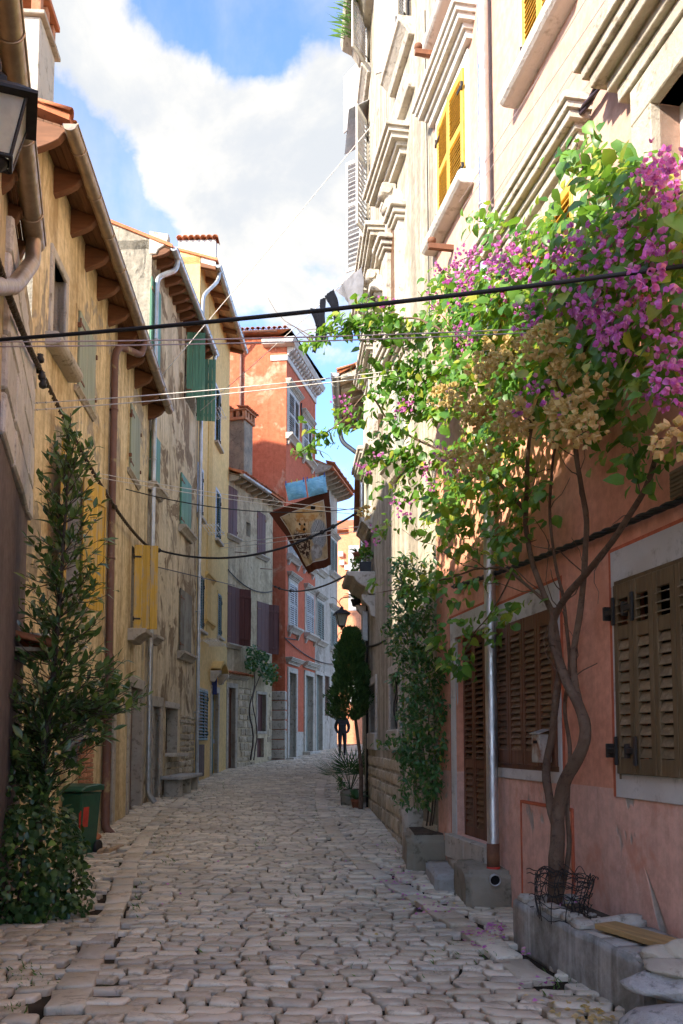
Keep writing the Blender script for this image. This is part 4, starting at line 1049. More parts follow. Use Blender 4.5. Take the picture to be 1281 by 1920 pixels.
# --- grey house beyond
H = house('grey_cream_house', W6, 'grey cream house with wooden eave beyond the red house'); W = W6; U = W.len
ze = W.hit(620, 885, .5)[1]; zt = ze + .3
wr = [W.rect(*q) for q in ((619, 631, 1014, 1076, 'm'), (594, 606, 1018, 1070, 'm'), (594, 606, 1130, 1202, 'm'), (620, 631, 1150, 1215, 'm'))]
dg = W.rect(592, 604, 1266, 1408, 'm'); dg = (dg[0], dg[1], .1, dg[3]); rg = W.rect(608, 617, 1268, 1342, 'm')
wall_panel(H, 'front_wall', [m_greyhouse, m_lime], 0, U, -.3, zt, wr + [dg, rg], .3); body(H, m_greyhouse, 0, U, -.3, zt, 6)
for r in wr:
    behind(H, r); surround(H, m_lime, *r, w=.12, proud=.03, sides='lrt'); w = (r[1] - r[0]) / 2
    for k in (0, 1): louver(H, m_greyold, m_greyold, r[0] + k * w, r[2], w - .01, r[3] - r[2], 16, 'lr'[k], .04, .03, one=False, stile=.05, rail=.06, hinge=False)
    sill(H, m_lime, r[0] - .2, r[1] + .2, r[2], .24, .15); cornice(H, m_lime, r[0] - .1, r[1] + .1, r[3] + .14, .2, .2)
for r in (dg, rg): behind(H, r, .2); surround(H, m_lime, *r, w=.16, proud=.04, sides='lrt')
for i in range(5):
    b = MB(); u = rg[0] + (rg[1] - rg[0]) * (i + .5) / 5; b.tube([(u, .02, rg[2]), (u, .02, rg[3])], .014, 5); b.ob('window_bar', m_rust, H)
b = MB(); b.box(dg[0] + .01, dg[1] - .01, .16, .2, dg[2], dg[3]); b.ob('door', m_greyold, H)
eave(H, -.1, U + .2, ze, .75, 8, m_palewood, m_limed, .3, .12, .3, 4)
roof(H, m_tile, m_greyhouse, 0, U, zt, .8, 6, 1.4); tile_row(H, (-.1, -.86, ze + .08), (U + .2, -.86, ze + .08), .19)
# --- orange house closing the view
H = house('orange_house', W7, 'sunlit orange house closing the far end of the lane'); W = W7
ztl = W.hit(650, 992)[1]
wr = [W.rect(*q) for q in ((638, 644, 1090, 1120, 'm'),)]
wall_panel(H, 'front_wall', [m_orange, m_orange], 0, W.len, -.5, ztl, [], .2); body(H, m_orange, 0, W.len, -.5, ztl, 6)
ua = W.hit(656, 1200)[0]; b = MB(); b.box(ua, ua + 3, -.35, 0, -.5, ztl + .1); b.ob('projecting_bay', m_orange, H)
for (px, py) in ((640, 1040), (642, 1056), (652, 1065)):
    u, z = W.hit(px, py); b = MB(); b.box(u - .14, u + .14, -.22, 0, z - .14, z + .14); b.ob('meter_box', m_whitep, H, bevel=.02)
for py in (1052, 1120, 1210, 1290):
    u, z = W.hit(659, py); b = MB(); b.box(u - .1, u + .5, -.37, -.345, z - .8, z + .8); b.ob('shutter', m_greyshut, H)
roof(H, m_tile, m_orange, 0, W.len, ztl, .3, 6, 1.2)
# ------------------------------------------------------------------ right row of houses
# --- salmon house
H = house('salmon_house', WP, 'salmon pink house with brown and yellow louvred shutters on right'); W = WP; U = W.len
salmon = H
dP = W.rect(856, 918, 1196, 1564, 'l'); w2 = W.rect(936, 1047, 1177, 1430, 'l'); w1 = W.rect(1164, 1330, 1098, 1450, 'l')
yA = W.rect(826, 876, 238, 440, 'l'); yB = W.rect(986, 1062, -150, 145, 'l'); yC = W.rect(823, 856, -140, 68, 'l')
sD = W.rect(1240, 1420, 190, 420, 'l')
ZT = 12.5
zlow = W.hit(1050, 620)[1]; zband = W.hit(1000, 1462)[1]
holes = [dP, w2, w1, yA, yB, yC, sD]
wall_panel(H, 'front_wall', [m_pinkband, m_pinkband], 0, U, -.2, zband, holes, .22)
wall_panel(H, 'front_wall', [m_pinklow, m_pinklow], 0, U, zband, zlow, holes, .22)
wall_panel(H, 'front_wall', [m_pinkup, m_pinkup], 0, U, zlow, ZT, holes, .22)
body(H, m_pinkup, 0, U, -.2, ZT, 7); roof(H, m_tile, m_pinkup, 0, U, ZT, .5, 7, 1.3); 
for r in holes[:6]: behind(H, r, .2)
# painted dark line round the openings and white frames
def painted(H, r, wl, line=.03, wt=.2, wb=.06, y=-.003, zb=None):
    z0 = (r[2] - wb) if zb is None else zb
    b = MB(); b.box(r[0] - wl, r[0], -.012, .03, z0, r[3]); b.box(r[1], r[1] + wl, -.012, .03, z0, r[3]); b.box(r[0] - wl, r[1] + wl, -.014, .03, r[3], r[3] + wt)
    if zb is None: b.box(r[0], r[1], -.013, .03, r[2] - wb, r[2])
    b.ob('window_frame', m_whitewash, H, bevel=.004, rough=.003)
    b = MB(); b.box(r[0] - wl - line * 1.6, r[0] - wl - .001, -.004, .02, z0, r[3] + wt + line); b.box(r[0] - wl, r[1] + wl, -.004, .02, r[3] + wt + .001, r[3] + wt + line); b.box(r[1] + wl + .001, r[1] + wl + line * 1.6, -.004, .02, z0, r[3] + wt + line)
    b.ob('painted_border', m_pinkline, H)
painted(H, w1, .09, wt=.26, wb=.17); painted(H, w2, .07, wt=.22, wb=.14); painted(H, dP, .17, wt=.24, zb=dP[2])
def leaves3(H, r, n, mf, ms, off, cnt, mid, names='shutter', hinge=False, ang=0., **k):
    w = (r[1] - r[0]) / cnt
    for i in range(cnt):
        louver(H, mf, ms, r[0] + i * w + .004, r[2], w - .008, r[3] - r[2], n, 'l', ang, off, mid=mid, hinge=hinge, name=names, **k)
leaves3(H, dP, 30, m_brownf, m_brown, -.10, 3, .36, 'door_leaf', tilt=(1.15, .8), stile=.06, rail=.11)
leaves3(H, w2, 19, m_brownf, m_brown, .02, 4, None, tilt=1.15, stile=.055, rail=.13)
leaves3(H, w1, 14, m_olivef, m_olive, .03, 4, .74, stile=.055, rail=.11, tilt=(1.25, .35))
b = MB(); b.box(w1[0] - .03, w1[1] + .03, -.012, .0, w1[2] - .04, w1[2]); b.ob('shutter_casing', m_olivef, H); b = MB(); b.box(w1[0] - .03, w1[1] + .03, -.02, .0, w1[3], w1[3] + .035); b.ob('shutter_casing', m_olivef, H)
b = MB(); b.box(w2[0] - .02, w2[1] + .02, -.016, .0, w2[2] - .045, w2[2]); b.ob('shutter_casing', m_brownf, H)
for uu in (w1[0], w1[0] + (w1[1] - w1[0]) / 4):
    for zz in (.12, .86):
        z = w1[2] + (w1[3] - w1[2]) * zz; b = MB(); b.box(uu - .10, uu + .02, -.068, -.052, z - .02, z + .02); b.box(uu - .12, uu - .09, -.07, -.012, z - .05, z + .05); b.box(uu + .005, uu + .035, -.07, -.05, z - .10, z + .10); b.ob('strap_hinge', m_iron, H, bevel=.004)
# threshold blocks, dado panel
for k, (a, c) in enumerate(((dP[0] - .16, (dP[0] + dP[1]) / 2 - .05), ((dP[0] + dP[1]) / 2 - .045, dP[1] + .1))):
    b = MB(); b.box(a, c, -.10, .2, dP[2] - .26, dP[2] - .002); b.ob('threshold_block', m_lime, H, bevel=.012, rough=.006)
rp = W.rect(980, 1075, 1500, 1650, 'l'); b = MB(); L = .025
b.box(rp[0], rp[0] + L, -.02, .0, rp[2] - .2, rp[3]); b.box(rp[0] + L, rp[1], -.02, 0, rp[3] - L, rp[3]); b.box(rp[1], rp[1] + L, -.02, .0, rp[2] - .2, rp[3]); b.ob('dado_panel_border', m_pinkline, H, bevel=.003)
b = MB(); b.box(rp[0] + L, rp[1], -.012, .0, rp[2] - .2, rp[3] - L); b.ob('dado_panel', m_pinkband, H)
# yellow louvred shutters upstairs
for r, c in ((yA, True), (yB, True)):
    w = (r[1] - r[0]) / 2
    for k in (0, 1): louver(H, m_yclean, m_yclean, r[0] + k * w + .004, r[2], w - .008, r[3] - r[2], 24, 'lr'[k], .05 if k else .02, .03, mid=.52, stile=.07, rail=.1)
    b = MB(); b.box(r[0] - .12, r[0] - .001, -.02, .03, r[2], r[3]); b.box(r[1] + .001, r[1] + .12, -.02, .03, r[2], r[3]); b.box(r[0] - .12, r[1] + .12, -.022, .03, r[3], r[3] + .14); b.ob('window_frame', m_whitewash, H, bevel=.006)
    sill(H, m_whitewash, r[0] - .25, r[1] + .25, r[2], .2, .16, 'round')
w = (yC[1] - yC[0]) / 2
for k in (0, 1): louver(H, m_brownf, m_brown, yC[0] + k * w, yC[2], w - .008, yC[3] - yC[2], 22, 'lr'[k], .03, .03, stile=.06, rail=.08)
sill(H, m_whitewash, yC[0] - .25, yC[1] + .25, yC[2], .2, .14, 'round')
cornice(H, m_whitewash, yA[0] - .18, yA[1] + .18, yA[3] + .16, .26, .34, name='window_cornice')
zE = W.hit(1090, 268)[1]; uE0, uE1 = W.hit(905, 420)[0], W.hit(1095, 300)[0]
cornice(H, m_lime, uE0, uE1, zE - .05, .24, .3, name='window_cornice'); surround(H, m_limed, uE0 + .15, uE1 - .15, zE - 1.6, zE - .22, .13, .03, .02, sides='lrt')
louver(H, m_yclean, m_yclean, uE0 + .15, zE - 1.6, (uE1 - uE0) / 2 - .155, 1.38, 20, 'l', 0, .02, one=False, hinge=False); louver(H, m_yclean, m_yclean, (uE0 + uE1) / 2, zE - 1.6, (uE1 - uE0) / 2 - .155, 1.38, 20, 'r', 0, .02, one=False, hinge=False)
# large stone framed window at upper right
surround(H, m_limed, *sD, w=.26, proud=.07, inner=.22, sides='lrt'); cornice(H, m_limed, sD[0] - .3, sD[1] + .3, sD[3] + .27, .34, .42, name='window_cornice')
b = MB(); b.box(sD[0], sD[0] + .06, .14, .2, sD[2], sD[3]); b.box(sD[0] + .06, sD[1], .14, .2, sD[3] - .07, sD[3]); b.box(sD[0] + .06, sD[1], .14, .2, sD[2], sD[2] + .06); b.box((sD[0] + sD[1]) / 2 - .05, (sD[0] + sD[1]) / 2 + .05, .145, .2, sD[2] + .06, sD[3] - .07); wf = b.ob('window', m_white, H, bevel=.008)
for k in (0, 1):
    a = sD[0] + .06 + k * (sD[1] - sD[0]) / 2; pn = MB(); pn.quad((a, .19, sD[2]), (a + (sD[1] - sD[0]) / 2, .19, sD[2]), (a + (sD[1] - sD[0]) / 2, .19, sD[3]), (a, .19, sD[3])); pn.ob('pane', m_glass, wf, recalc=False)
# steel downpipe with a rusty foot
up = W.hit(921, 1300, .10)[0]
sp = downpipe(H, m_steel, [(up, -.10, ZT - .2), (up, -.10, .60)], .058, 3.0)
b = MB(); b.tube([(up, -.10, .62), (up, -.10, .36)], .062, 12); b.ob('pipe_foot', m_rust, sp); b = MB(); b.tube([(up, -.10, .40), (up, -.10, .37)], .066, 12); b.ob('pipe_tape', m_redsticker, sp)
b = MB(); b.tube([(up, -.10, .36), (up, -.10, .28)], .06, 12); b.ob('pipe_foot', m_zinc, sp)
# brackets for the washing lines
for (px, py, ln) in ((835, 105, .38), (850, 466, .3), (728, 495, .0)):
    if ln:
        u, z = W.hit(px, py); b = MB(); b.box(u - .03, u + .03, -ln, 0, z - .03, z + .03); b.lathe([(.02, 0), (.05, .02), (.05, .06), (.02, .08)], (u, -ln + .04, z + .03), 8); b.ob('line_bracket', m_rust, H)
u, z = W.hit(1272, 905); b = MB(); b.box(u - .08, u + .12, -.012, 0, z - .09, z + .09)
for i in range(6): b.box(u - .07, u + .11, -.02, -.012, z - .075 + i * .028, z - .065 + i * .028)
b.ob('air_vent', m_olive, H)
# --- tall cream house, bent in plan
H = house('cream_palazzo', WB, 'tall weathered cream house with arched stone windows and carved cornices'); W = WB; U = W.len; palazzo = H
MA = WB.inv @ WA.M; za_ = WA.z - WB.z; ZTc = WB.hit(655, 90, .35)[1]
lw1, lw2 = WB.rect(695, 706, 1284, 1374, 'm'), WB.rect(733, 750, 1264, 1368, 'm')
uw = WB.rect(688, 696, 985, 1060, 'm')
upw = WB.rect(683, 692, 258, 475, 'm'); upw2 = WB.rect(683, 694, 60, 175, 'm')
wa_up = WA.rect(748, 768, -60, 95, 'm')
wm1 = WA.rect(757, 775, 560, 760, 'm'); wm1 = (wm1[0], min(wm1[1], WA.len - .1), wm1[2], wm1[3])
holesB = [lw1, lw2, uw, upw, upw2]; holesA = []
wall_panel(H, 'front_wall', [m_cream, m_limed], 0, U, -.3, ZTc, holesB, .3); wall_panel(H, 'front_wall', [m_cream, m_limed], 0, WA.len, -.3 - za_, ZTc - za_, holesA, .3, M=MA)
b = MB(); b.quad((0.004, 0, -.3), (0.004, 7, -.3), (0.004, 7, ZTc), (0.004, 0, ZTc)); b.quad((0, 7, -.3), (U + 2, 7, -.3), (U + 2, 7, ZTc), (0, 7, ZTc)); b.quad((0, 0.1, ZTc), (U + 2, 0.1, ZTc), (U + 2, 7, ZTc), (0, 7, ZTc)); b.ob('back_wall', m_cream, H, recalc=False)
for r in holesB: behind(H, r)
for r in (lw1, lw2):
    surround(H, m_lime, *r, w=.15, proud=.03, sides='lrt'); b = MB(); b.box(r[0] - .16, r[1] + .16, -.06, .1, r[2] - .32, r[2]); b.ob('window_sill', m_lime, H, bevel=.02, rough=.01)
for i in range(4):
    u = lw2[0] + (lw2[1] - lw2[0]) * (i + .5) / 4; b = MB(); b.tube([(u + .02 * sin(k * 1.3), .05 + .02 * cos(k), lw2[2] + (lw2[3] - lw2[2]) * k / 8) for k in range(9)], .013, 5); b.ob('window_bar', m_iron, H)
# coursed stone base
zb1 = WB.hit(705, 1400)[1]
rubble(H, m_rubble, m_mortar, .03, U - .01, -.15, zb1 - .12, .55, 2.4, proud=.02, lim=80); rubble(H, m_rubble, m_mortar, .01, WA.len - .02, -.2, .55, .5, 2.4, M=MA, proud=.02, lim=30)
# shutters at the far end
w = (upw[1] - upw[0]) / 2
louver(H, m_whiteshut, m_whiteshut, upw[0], upw[2], .42, upw[3] - upw[2], 22, 'l', 2.25, .05, mid=.6, stile=.06, rail=.08, tilt=.5); louver(H, m_whiteshut, m_whiteshut, upw[1] - w, upw[2], w, upw[3] - upw[2], 22, 'r', 2.7, .05, mid=.6, stile=.06, rail=.08, tilt=.5)
b = MB(); b.add([(upw[0] - .15, 0, upw[3] + .35), (upw[1] + .15, 0, upw[3] + .35), (upw[1] + .15, -.42, upw[3] + .12), (upw[0] - .15, -.42, upw[3] + .12)] + [(upw[0] - .15, 0, upw[3] + .37), (upw[1] + .15, 0, upw[3] + .37), (upw[1] + .15, -.42, upw[3] + .14), (upw[0] - .15, -.42, upw[3] + .14)], [(0, 3, 2, 1), (4, 5, 6, 7), (0, 1, 5, 4), (1, 2, 6, 5), (2, 3, 7, 6), (3, 0, 4, 7)])
b.ob('tin_awning', m_zinc, H)
sill(H, m_lime, upw[0] - .2, upw[1] + .2, upw[2], .2, .14); sill(H, m_lime, upw2[0] - .2, upw2[1] + .2, upw2[2], .2, .14)
w = (upw2[1] - upw2[0]) / 2
for k in (0, 1): louver(H, m_whiteshut, m_whiteshut, upw2[0] + k * w, upw2[2], w, upw2[3] - upw2[2], 20, 'lr'[k], 2.6, .05, stile=.06, rail=.08, one=False)
# upper window of the near bay
u0, u1, z0, z1 = wa_up
sill(H, m_lime, u0 - .3, u1 + .3, z0, .24, .18, M=MA)
for k in (0, 1): louver(H, m_whiteshut, m_whiteshut, u0 + k * (u1 - u0) / 2, z0, (u1 - u0) / 2, z1 - z0, 22, 'lr'[k], 2.2 if k == 0 else 2.5, .05, stile=.06, rail=.08, M=MA)
dark_back(H, u0, u1, z0, z1, -.004, m_dark, M=MA, name='window')  # near-black sheet on the wall face stands for the dark opening
b = MB(); b.prism([(.02, z0 - 1.05), (-.10, z0 - 1.05), (-.16, z0 - .9), (-.16, z0 - .86), (.02, z0 - .86)], u0 - .3, u1 + .3); b.ob('string_course', m_lime, H, MA, bevel=.008)
# arched windows with pilasters, scrolled keystones and broken cornices
def arch(M, uc, zs, w, zb, hs=.9):
    """arched niche: archivolt, dark timber back, pilasters, keystone, cornice above"""
    r = w / 2; n = 14; b = MB(); vs = []
    for (rr, y) in ((r, .04), (r, -.07), (r + .2, -.07), (r + .2, .04)):
        for i in range(n + 1):
            q = pi * i / n; vs.append((uc - cos(q) * rr, y, zs + sin(q) * rr))
    m = n + 1; b.add(vs, [(k * m + i, k * m + i + 1, ((k + 1) % 4) * m + i + 1, ((k + 1) % 4) * m + i) for k in range(4) for i in range(n)])
    b.ob('archivolt', m_lime, palazzo, M, bevel=.0)
    b = MB(); pts = [(uc - r, -.012, zb), (uc + r, -.012, zb)] + [(uc + cos(pi * i / n) * r, -.012, zs + sin(pi * i / n) * r) for i in range(n + 1)]
    b.add(pts, [tuple(range(len(pts)))]); b.ob('arched_panel', m_brown, palazzo, M, recalc=False)
    for s in (-1, 1):
        c = uc + s * (r + .12); q = MB(); q.box(c - .13, c + .13, -.09, .02, zb, zs - .22); po = q.ob('pilaster', m_lime, palazzo, M, bevel=.01)
        for j, (e, z0, z1) in enumerate(((.05, -.22, -.16), (.09, -.16, -.08), (.14, -.08, .0))):
            q = MB(); q.box(c - .13 - e, c + .13 + e, -.09 - e, .02, zs + z0, zs + z1 - .002); q.ob('capital', m_lime, po, bevel=.01)
    q = MB(); q.prism([(0, zs + r - .12), (-.1, zs + r - .12), (-.17, zs + r - .02), (-.12, zs + r + .08), (-.2, zs + r + .2), (-.24, zs + r + .32), (0, zs + r + .32)], uc - .1, uc + .1); ko = q.ob('keystone', m_lime, palazzo, M, bevel=.02, rough=.012)
    for (yy, zz) in ((-.17, zs + r + .22), (-.12, zs + r - .02)):
        q = MB(); q.tube([(uc - .13, yy, zz), (uc + .13, yy, zz)], .085, 10); q.ob('scroll', m_lime, ko)
    cornice(palazzo, m_lime, uc - r - .35, uc + r + .35, zs + r + .36, .34, .36, M, name='window_cornice')
ua, zA = WA.hit(742, 425); arch(MA, ua, zA, .62, zA - 2.2)
ub, zB = WB.hit(712, 500); arch(None, ub, WA.z - WB.z + zA, .62, WA.z - WB.z + zA - 2.2)
uc_, zC = WB.hit(694, 580); arch(None, uc_, WA.z - WB.z + zA, .62, WA.z - WB.z + zA - 2.2)
# lower rectangular windows under moulded heads
for (M, wl, q) in ((MA, WA, (742, 764, 700, 860)), (None, WB, (694, 706, 720, 850)), (None, WB, (689, 697, 905, 985))):
    r = wl.rect(*q, 'm'); cornice(H, m_lime, r[0] - .15, r[1] + .15, r[3] + .14, .3, .34, M, name='window_cornice'); surround(H, m_lime, *r, w=.14, proud=.05, inner=.02, M=M, sides='lrt'); dark_back(H, *r, -.008, m_greyold, M, 'shutter'); sill(H, m_lime, r[0] - .2, r[1] + .2, r[2], .22, .15, M=M)
# top eave
b = MB(); b.prism([(.02, ZTc - .5), (-.15, ZTc - .45), (-.3, ZTc - .2), (-.5, ZTc - .1), (-.55, ZTc + .05), (.02, ZTc + .05)], -.3, U + .2); b.ob('cornice', m_limed, H, bevel=.01)
b = MB(); b.prism([(.02, ZTc - .5), (-.15, ZTc - .45), (-.3, ZTc - .2), (-.5, ZTc - .1), (-.55, ZTc + .05), (.02, ZTc + .05)], -.0, WA.len); b.ob('cornice', m_limed, H, MA @ T(0, 0, -za_), bevel=.01)
# stone balcony slab on scrolled brackets
bz = W.hit(690, 1098)[1]; u0 = W.hit(683, 1100)[0]; u0 = max(u0, .02); u1 = W.hit(702, 1100)[0]
b = MB(); b.prism([(.02, bz - .42), (-.12, bz - .42), (-.18, bz - .3), (-.34, bz - .2), (-.40, bz - .1), (-.52, bz - .08), (-.54, bz), (.02, bz)], u0, u1 + .2); b.ob('balcony_ledge', m_lime, H, bevel=.012)
for uu in (u0 + .05, u1 + .02):
    b = MB(); b.prism([(.01, bz - .85), (-.08, bz - .82), (-.12, bz - .65), (-.24, bz - .52), (-.26, bz - .43), (.01, bz - .43)], uu, uu + .14); b.ob('bracket', m_lime, H, bevel=.012)
# service pipes and box on the corner
u, z = .12, 0; b = MB(); b.tube([(.1, -.05, .3), (.1, -.05, 9.5)], .03, 8); b.ob('conduit', m_limed, H); b = MB(); b.tube([(.2, -.04, .2), (.2, -.04, 4.6)], .022, 8); b.ob('conduit', m_iron, H)
zz = W.hit(684, 1185)[1]; b = MB(); b.box(.03, .25, -.14, -.02, zz - .3, zz + .3); b.ob('junction_box', m_zinc, H, bevel=.012)
# --- low eaved house beyond the cream one
H = house('eaved_house', W8, 'white house with green shutter under a rough stone eave and grey gutter'); W = W8; U = W.len
ze = 9.95 - W.z; ue = 3.45
rs = W.rect(666, 674, 775, 862, 'm')
wall_panel(H, 'front_wall', [m_whitewash, m_limed], 0, ue, -.3, ze + .4, [rs], .2); wall_panel(H, 'front_wall', [m_whitewash, m_limed], ue, U, -.3, 6.0, [], .2); body(H, m_whitewash, 0, ue, -.3, ze + .4, 6); behind(H, rs)
w = (rs[1] - rs[0]) / 2
for k in (0, 1): louver(H, m_green, m_green, rs[0] + k * w, rs[2], w - .01, rs[3] - rs[2], 16, 'lr'[k], 1.3, .03, one=False)
eave(H, 0, ue, ze, .6, 6, m_eavetile, m_limed, .35, .2, .22, 3, 'plain'); roof(H, m_tile, m_whitewash, 0, ue, ze + .35, .62, 6, 1.6); tile_row(H, (0, -.66, ze + .1), (ue, -.66, ze + .1), .18)
gutter(H, m_zinc, -.05, ue + .02, ze + .06, -.70, .1, 1.0)
downpipe(H, m_zinc, [(.3, -.70, ze), (.3, -.6, ze - .5), (.3, -.08, ze - .9), (.3, -.08, ze - 4)], .06, 2.4)
rubble(H, m_rubble, m_mortar, .05, U - .05, -.2, 2.2, .32, 1.5, lim=40)
# --- last narrow house on the right
H = house('grey_corner_house', W9, 'narrow grey house behind the hanging lantern on right'); W = W9
wall_panel(H, 'front_wall', [m_greyhouse, m_limed], 0, W.len, -.4, 8.6, [], .2); body(H, m_greyhouse, 0, W.len, -.4, 8.6, 5); roof(H, m_tile, m_greyhouse, 0, W.len, 8.6, .3, 5, 1.0)
# ------------------------------------------------------------------ things in the street
def mslab(name, mat, parent, x0, x1, y0, y1, z0, z1, bevel=.015, rough=.01, n=3, M=None):
    """box with a little subdivision so that it can be roughened"""
    bm = bmesh.new(); bmesh.ops.create_cube(bm, size=1)
    for v in bm.verts: v.co = Vector(((x0 + x1) / 2 + v.co.x * (x1 - x0), (y0 + y1) / 2 + v.co.y * (y1 - y0), (z0 + z1) / 2 + v.co.z * (z1 - z0)))
    bmesh.ops.subdivide_edges(bm, edges=bm.edges, cuts=n, use_grid_fill=True)
    bmesh.ops.bevel(bm, geom=[e for e in bm.edges if e.calc_face_angle(0) > .6], offset=bevel, segments=2, affect='EDGES', clamp_overlap=True)
    for v in bm.verts: v.co += noise.noise_vector(v.co * 3.1) * rough + noise.noise_vector(v.co * 9) * rough * .4
    me = bpy.data.meshes.new(name); bm.to_mesh(me); bm.free(); me.materials.append(mat)
    for p in me.polygons: p.use_smooth = True
    return link(name, me, parent, M)
def rock(name, mat, parent, c, r, sq=(1, 1, 1), seed=0, sub=3):
    bm = bmesh.new(); bmesh.ops.create_icosphere(bm, subdivisions=sub, radius=1); cuts = [(Vector((sin(seed * 3 + k * 2.1), cos(seed + k * 1.7), sin(k * 2.9 + seed * .7))).normalized(), .62 + .2 * ((k * 37 + int(seed * 10)) % 10) / 10) for k in range(9)]
    for v in bm.verts:
        for cn, cd in cuts:
            e_ = v.co.dot(cn) - cd
            if e_ > 0: v.co -= cn * e_ * .85
    for v in bm.verts:
        d = 1 + .28 * noise.noise(v.co * 1.3 + Vector((seed, 2, 3))) + .10 * noise.noise(v.co * 4 + Vector((seed, 5, 1)))
        v.co = Vector((v.co.x * sq[0], v.co.y * sq[1], v.co.z * sq[2])) * r * d
    me = bpy.data.meshes.new(name); bm.to_mesh(me); bm.free(); me.materials.append(mat)
    for p in me.polygons: p.use_smooth = True
    return link(name, me, parent, T(*c))
# --- wheeled bin
p = gnd(137, 1606); b0 = empty('wheeled_bin', T(p.x, p.y, p.z) @ RZ(radians(-12)), 'green wheeled rubbish bin standing behind the ivy bush', 'bin')
b = MB(); vs = []
for (z, w, d) in ((.03, .40, .44), (.10, .42, .46), (.80, .50, .54), (.84, .53, .58)):
    vs += [(-w / 2, -d / 2, z), (w / 2, -d / 2, z), (w / 2, d / 2, z), (-w / 2, d / 2, z)]
b.add(vs, [(q * 4 + i, q * 4 + (i + 1) % 4, q * 4 + 4 + (i + 1) % 4, q * 4 + 4 + i) for q in range(3) for i in range(4)] + [(3, 2, 1, 0), (12, 13, 14, 15)]); b.ob('body', m_binplastic, b0, bevel=.015)
b = MB(); b.prism([(-.32, .86), (-.32, .89), (-.2, .93), (.2, .95), (.31, .92), (.31, .86)], -.28, .28); lid = b.ob('lid', m_binplastic, b0, bevel=.012)
b = MB(); b.tube([(-.24, .30, .90), (-.24, .36, .92), (.24, .36, .92), (.24, .30, .90)], .015, 8); b.ob('handle', m_binplastic, b0)
for s in (-1, 1):
    b = MB(); b.tube([(s * .20, .24, .10), (s * .25, .24, .10)], .10, 14); b.ob('wheel', m_blackp, b0)
b = MB(); b.quad((.21, -.272, .38), (.236, -.2725, .38), (.243, -.277, .62), (.21, -.277, .62)); b.ob('sticker', m_redsticker, b0, T(0, .018, 0), recalc=False)
b = MB(); b.quad((.2155, -.2, .40), (.2155, -.05, .40), (.232, -.05, .66), (.232, -.2, .66)); b.ob('sticker', m_redsticker, b0, T(.012, 0, 0), recalc=False)
# --- broken roof tiles and wood offcuts by the downpipe
lab = ['topmost broken terracotta tile leaning by the brown downpipe', 'lower broken terracotta tile leaning by the brown downpipe', 'terracotta tile piece lying flat nearest the bin', 'dark terracotta tile piece behind the small pile']
for i, (px, py, a, r) in enumerate(((172, 1585, .3, .5), (170, 1594, .5, .2), (178, 1600, 1.2, .0), (164, 1588, -.3, .35))):
    q = gnd(px, py); o = link('roof_tile_piece', tile_mesh(m_tile), None, T(q.x, q.y, q.z + .035 + .03 * (i == 0)) @ RZ(a) @ RX(r) @ SC(1.2, .6, 1.0)); tag(o, lab[i], 'tile', 'broken tiles by the downpipe')
for i, (pa, pb, l) in enumerate((((187, 1606), (196, 1597), 'short pale wood block lying on paving near the bin'), ((200, 1604), (228, 1592), 'longer wood batten lying on paving near the bin'))):
    q, r = gnd(*pa), gnd(*pb); d = r - q; b = MB(); L = max(.28, d.length); b.box(0, L, -.035, .035, 0, .05)
    tag(b.ob('wood_offcut', m_palewood, None, T(q.x, q.y, q.z + .03) @ RZ(math.atan2(d.y, d.x)), bevel=.004), l, 'wood', 'wood offcuts on the paving')
# --- stone bench
bn = empty('stone_bench', W2.M @ T(1.35, 0, g(20.2) - W2.z), 'low stone bench on slab legs against the mottled house', 'bench')
mslab('seat', m_step, bn, 0, 2.35, -.55, -.04, .41, .49, .012, .006)
for u in (.18, 1.1, 1.95): mslab('leg', m_limed, bn, u, u + .16, -.48, -.08, -.05, .41, .01, .006)
# --- right hand steps
bl = gnd(876, 1705)
o = mslab('drain_block', m_block, None, 1.17, 1.66, 8.66, 9.5, -.02, .39, .035, .02, 5); tag(o, 'dark mossy stone block with a round drain hole below the downpipe', 'stone block')
b = MB(); n = 16; ri, ro, y0, y1 = .045, .055, -.03, .03
for (r, y) in ((ro, y1), (ro, y0), (ri, y0), (ri, y1)): b.v += [(cos(2 * pi * k / n) * r, y, sin(2 * pi * k / n) * r) for k in range(n)]
for q in range(3):
    for k in range(n): b.f.append((q * n + k, q * n + (k + 1) % n, (q + 1) * n + (k + 1) % n, (q + 1) * n + k)); b.m.append(0); b.sm.append(True)
b.v += [(cos(2 * pi * k / n) * ri, -.008, sin(2 * pi * k / n) * ri) for k in range(n)]; b.f.append(tuple(4 * n + k for k in range(n))); b.m.append(1); b.sm.append(False)  # near-black disc paints the shade inside the drain hole
dp = at(928, 1650, 8.64); b.ob('drain_pipe', [m_zinc, m_dark], o, T(dp.x, 8.64, dp.z), recalc=False)
tag(mslab('door_step', m_step, None, .97, 1.36, 9.52, 10.72, -.02, .21, .02, .012, 4), 'low grey stone step in front of the brown louvred door', 'step')
tag(mslab('door_step', m_limed, None, 1.22, 1.75, 9.0, 10.6, -.02, .30, .02, .01, 4), 'raised stone step against the wall under the door threshold', 'step')
pb = mslab('stone_planter', m_block, None, .78, 1.34, 10.75, 11.75, -.02, .50, .05, .03, 5); tag(pb, 'rough stone planter box holding the jasmine climber', 'planter')
b = MB(); b.box(.86, 1.27, 10.83, 11.67, .46, .515); b.ob('soil', m_soil, pb)
mslab('cap_stone', m_lime, pb, .80, 1.12, 11.76, 12.2, -.02, .72, .03, .02)
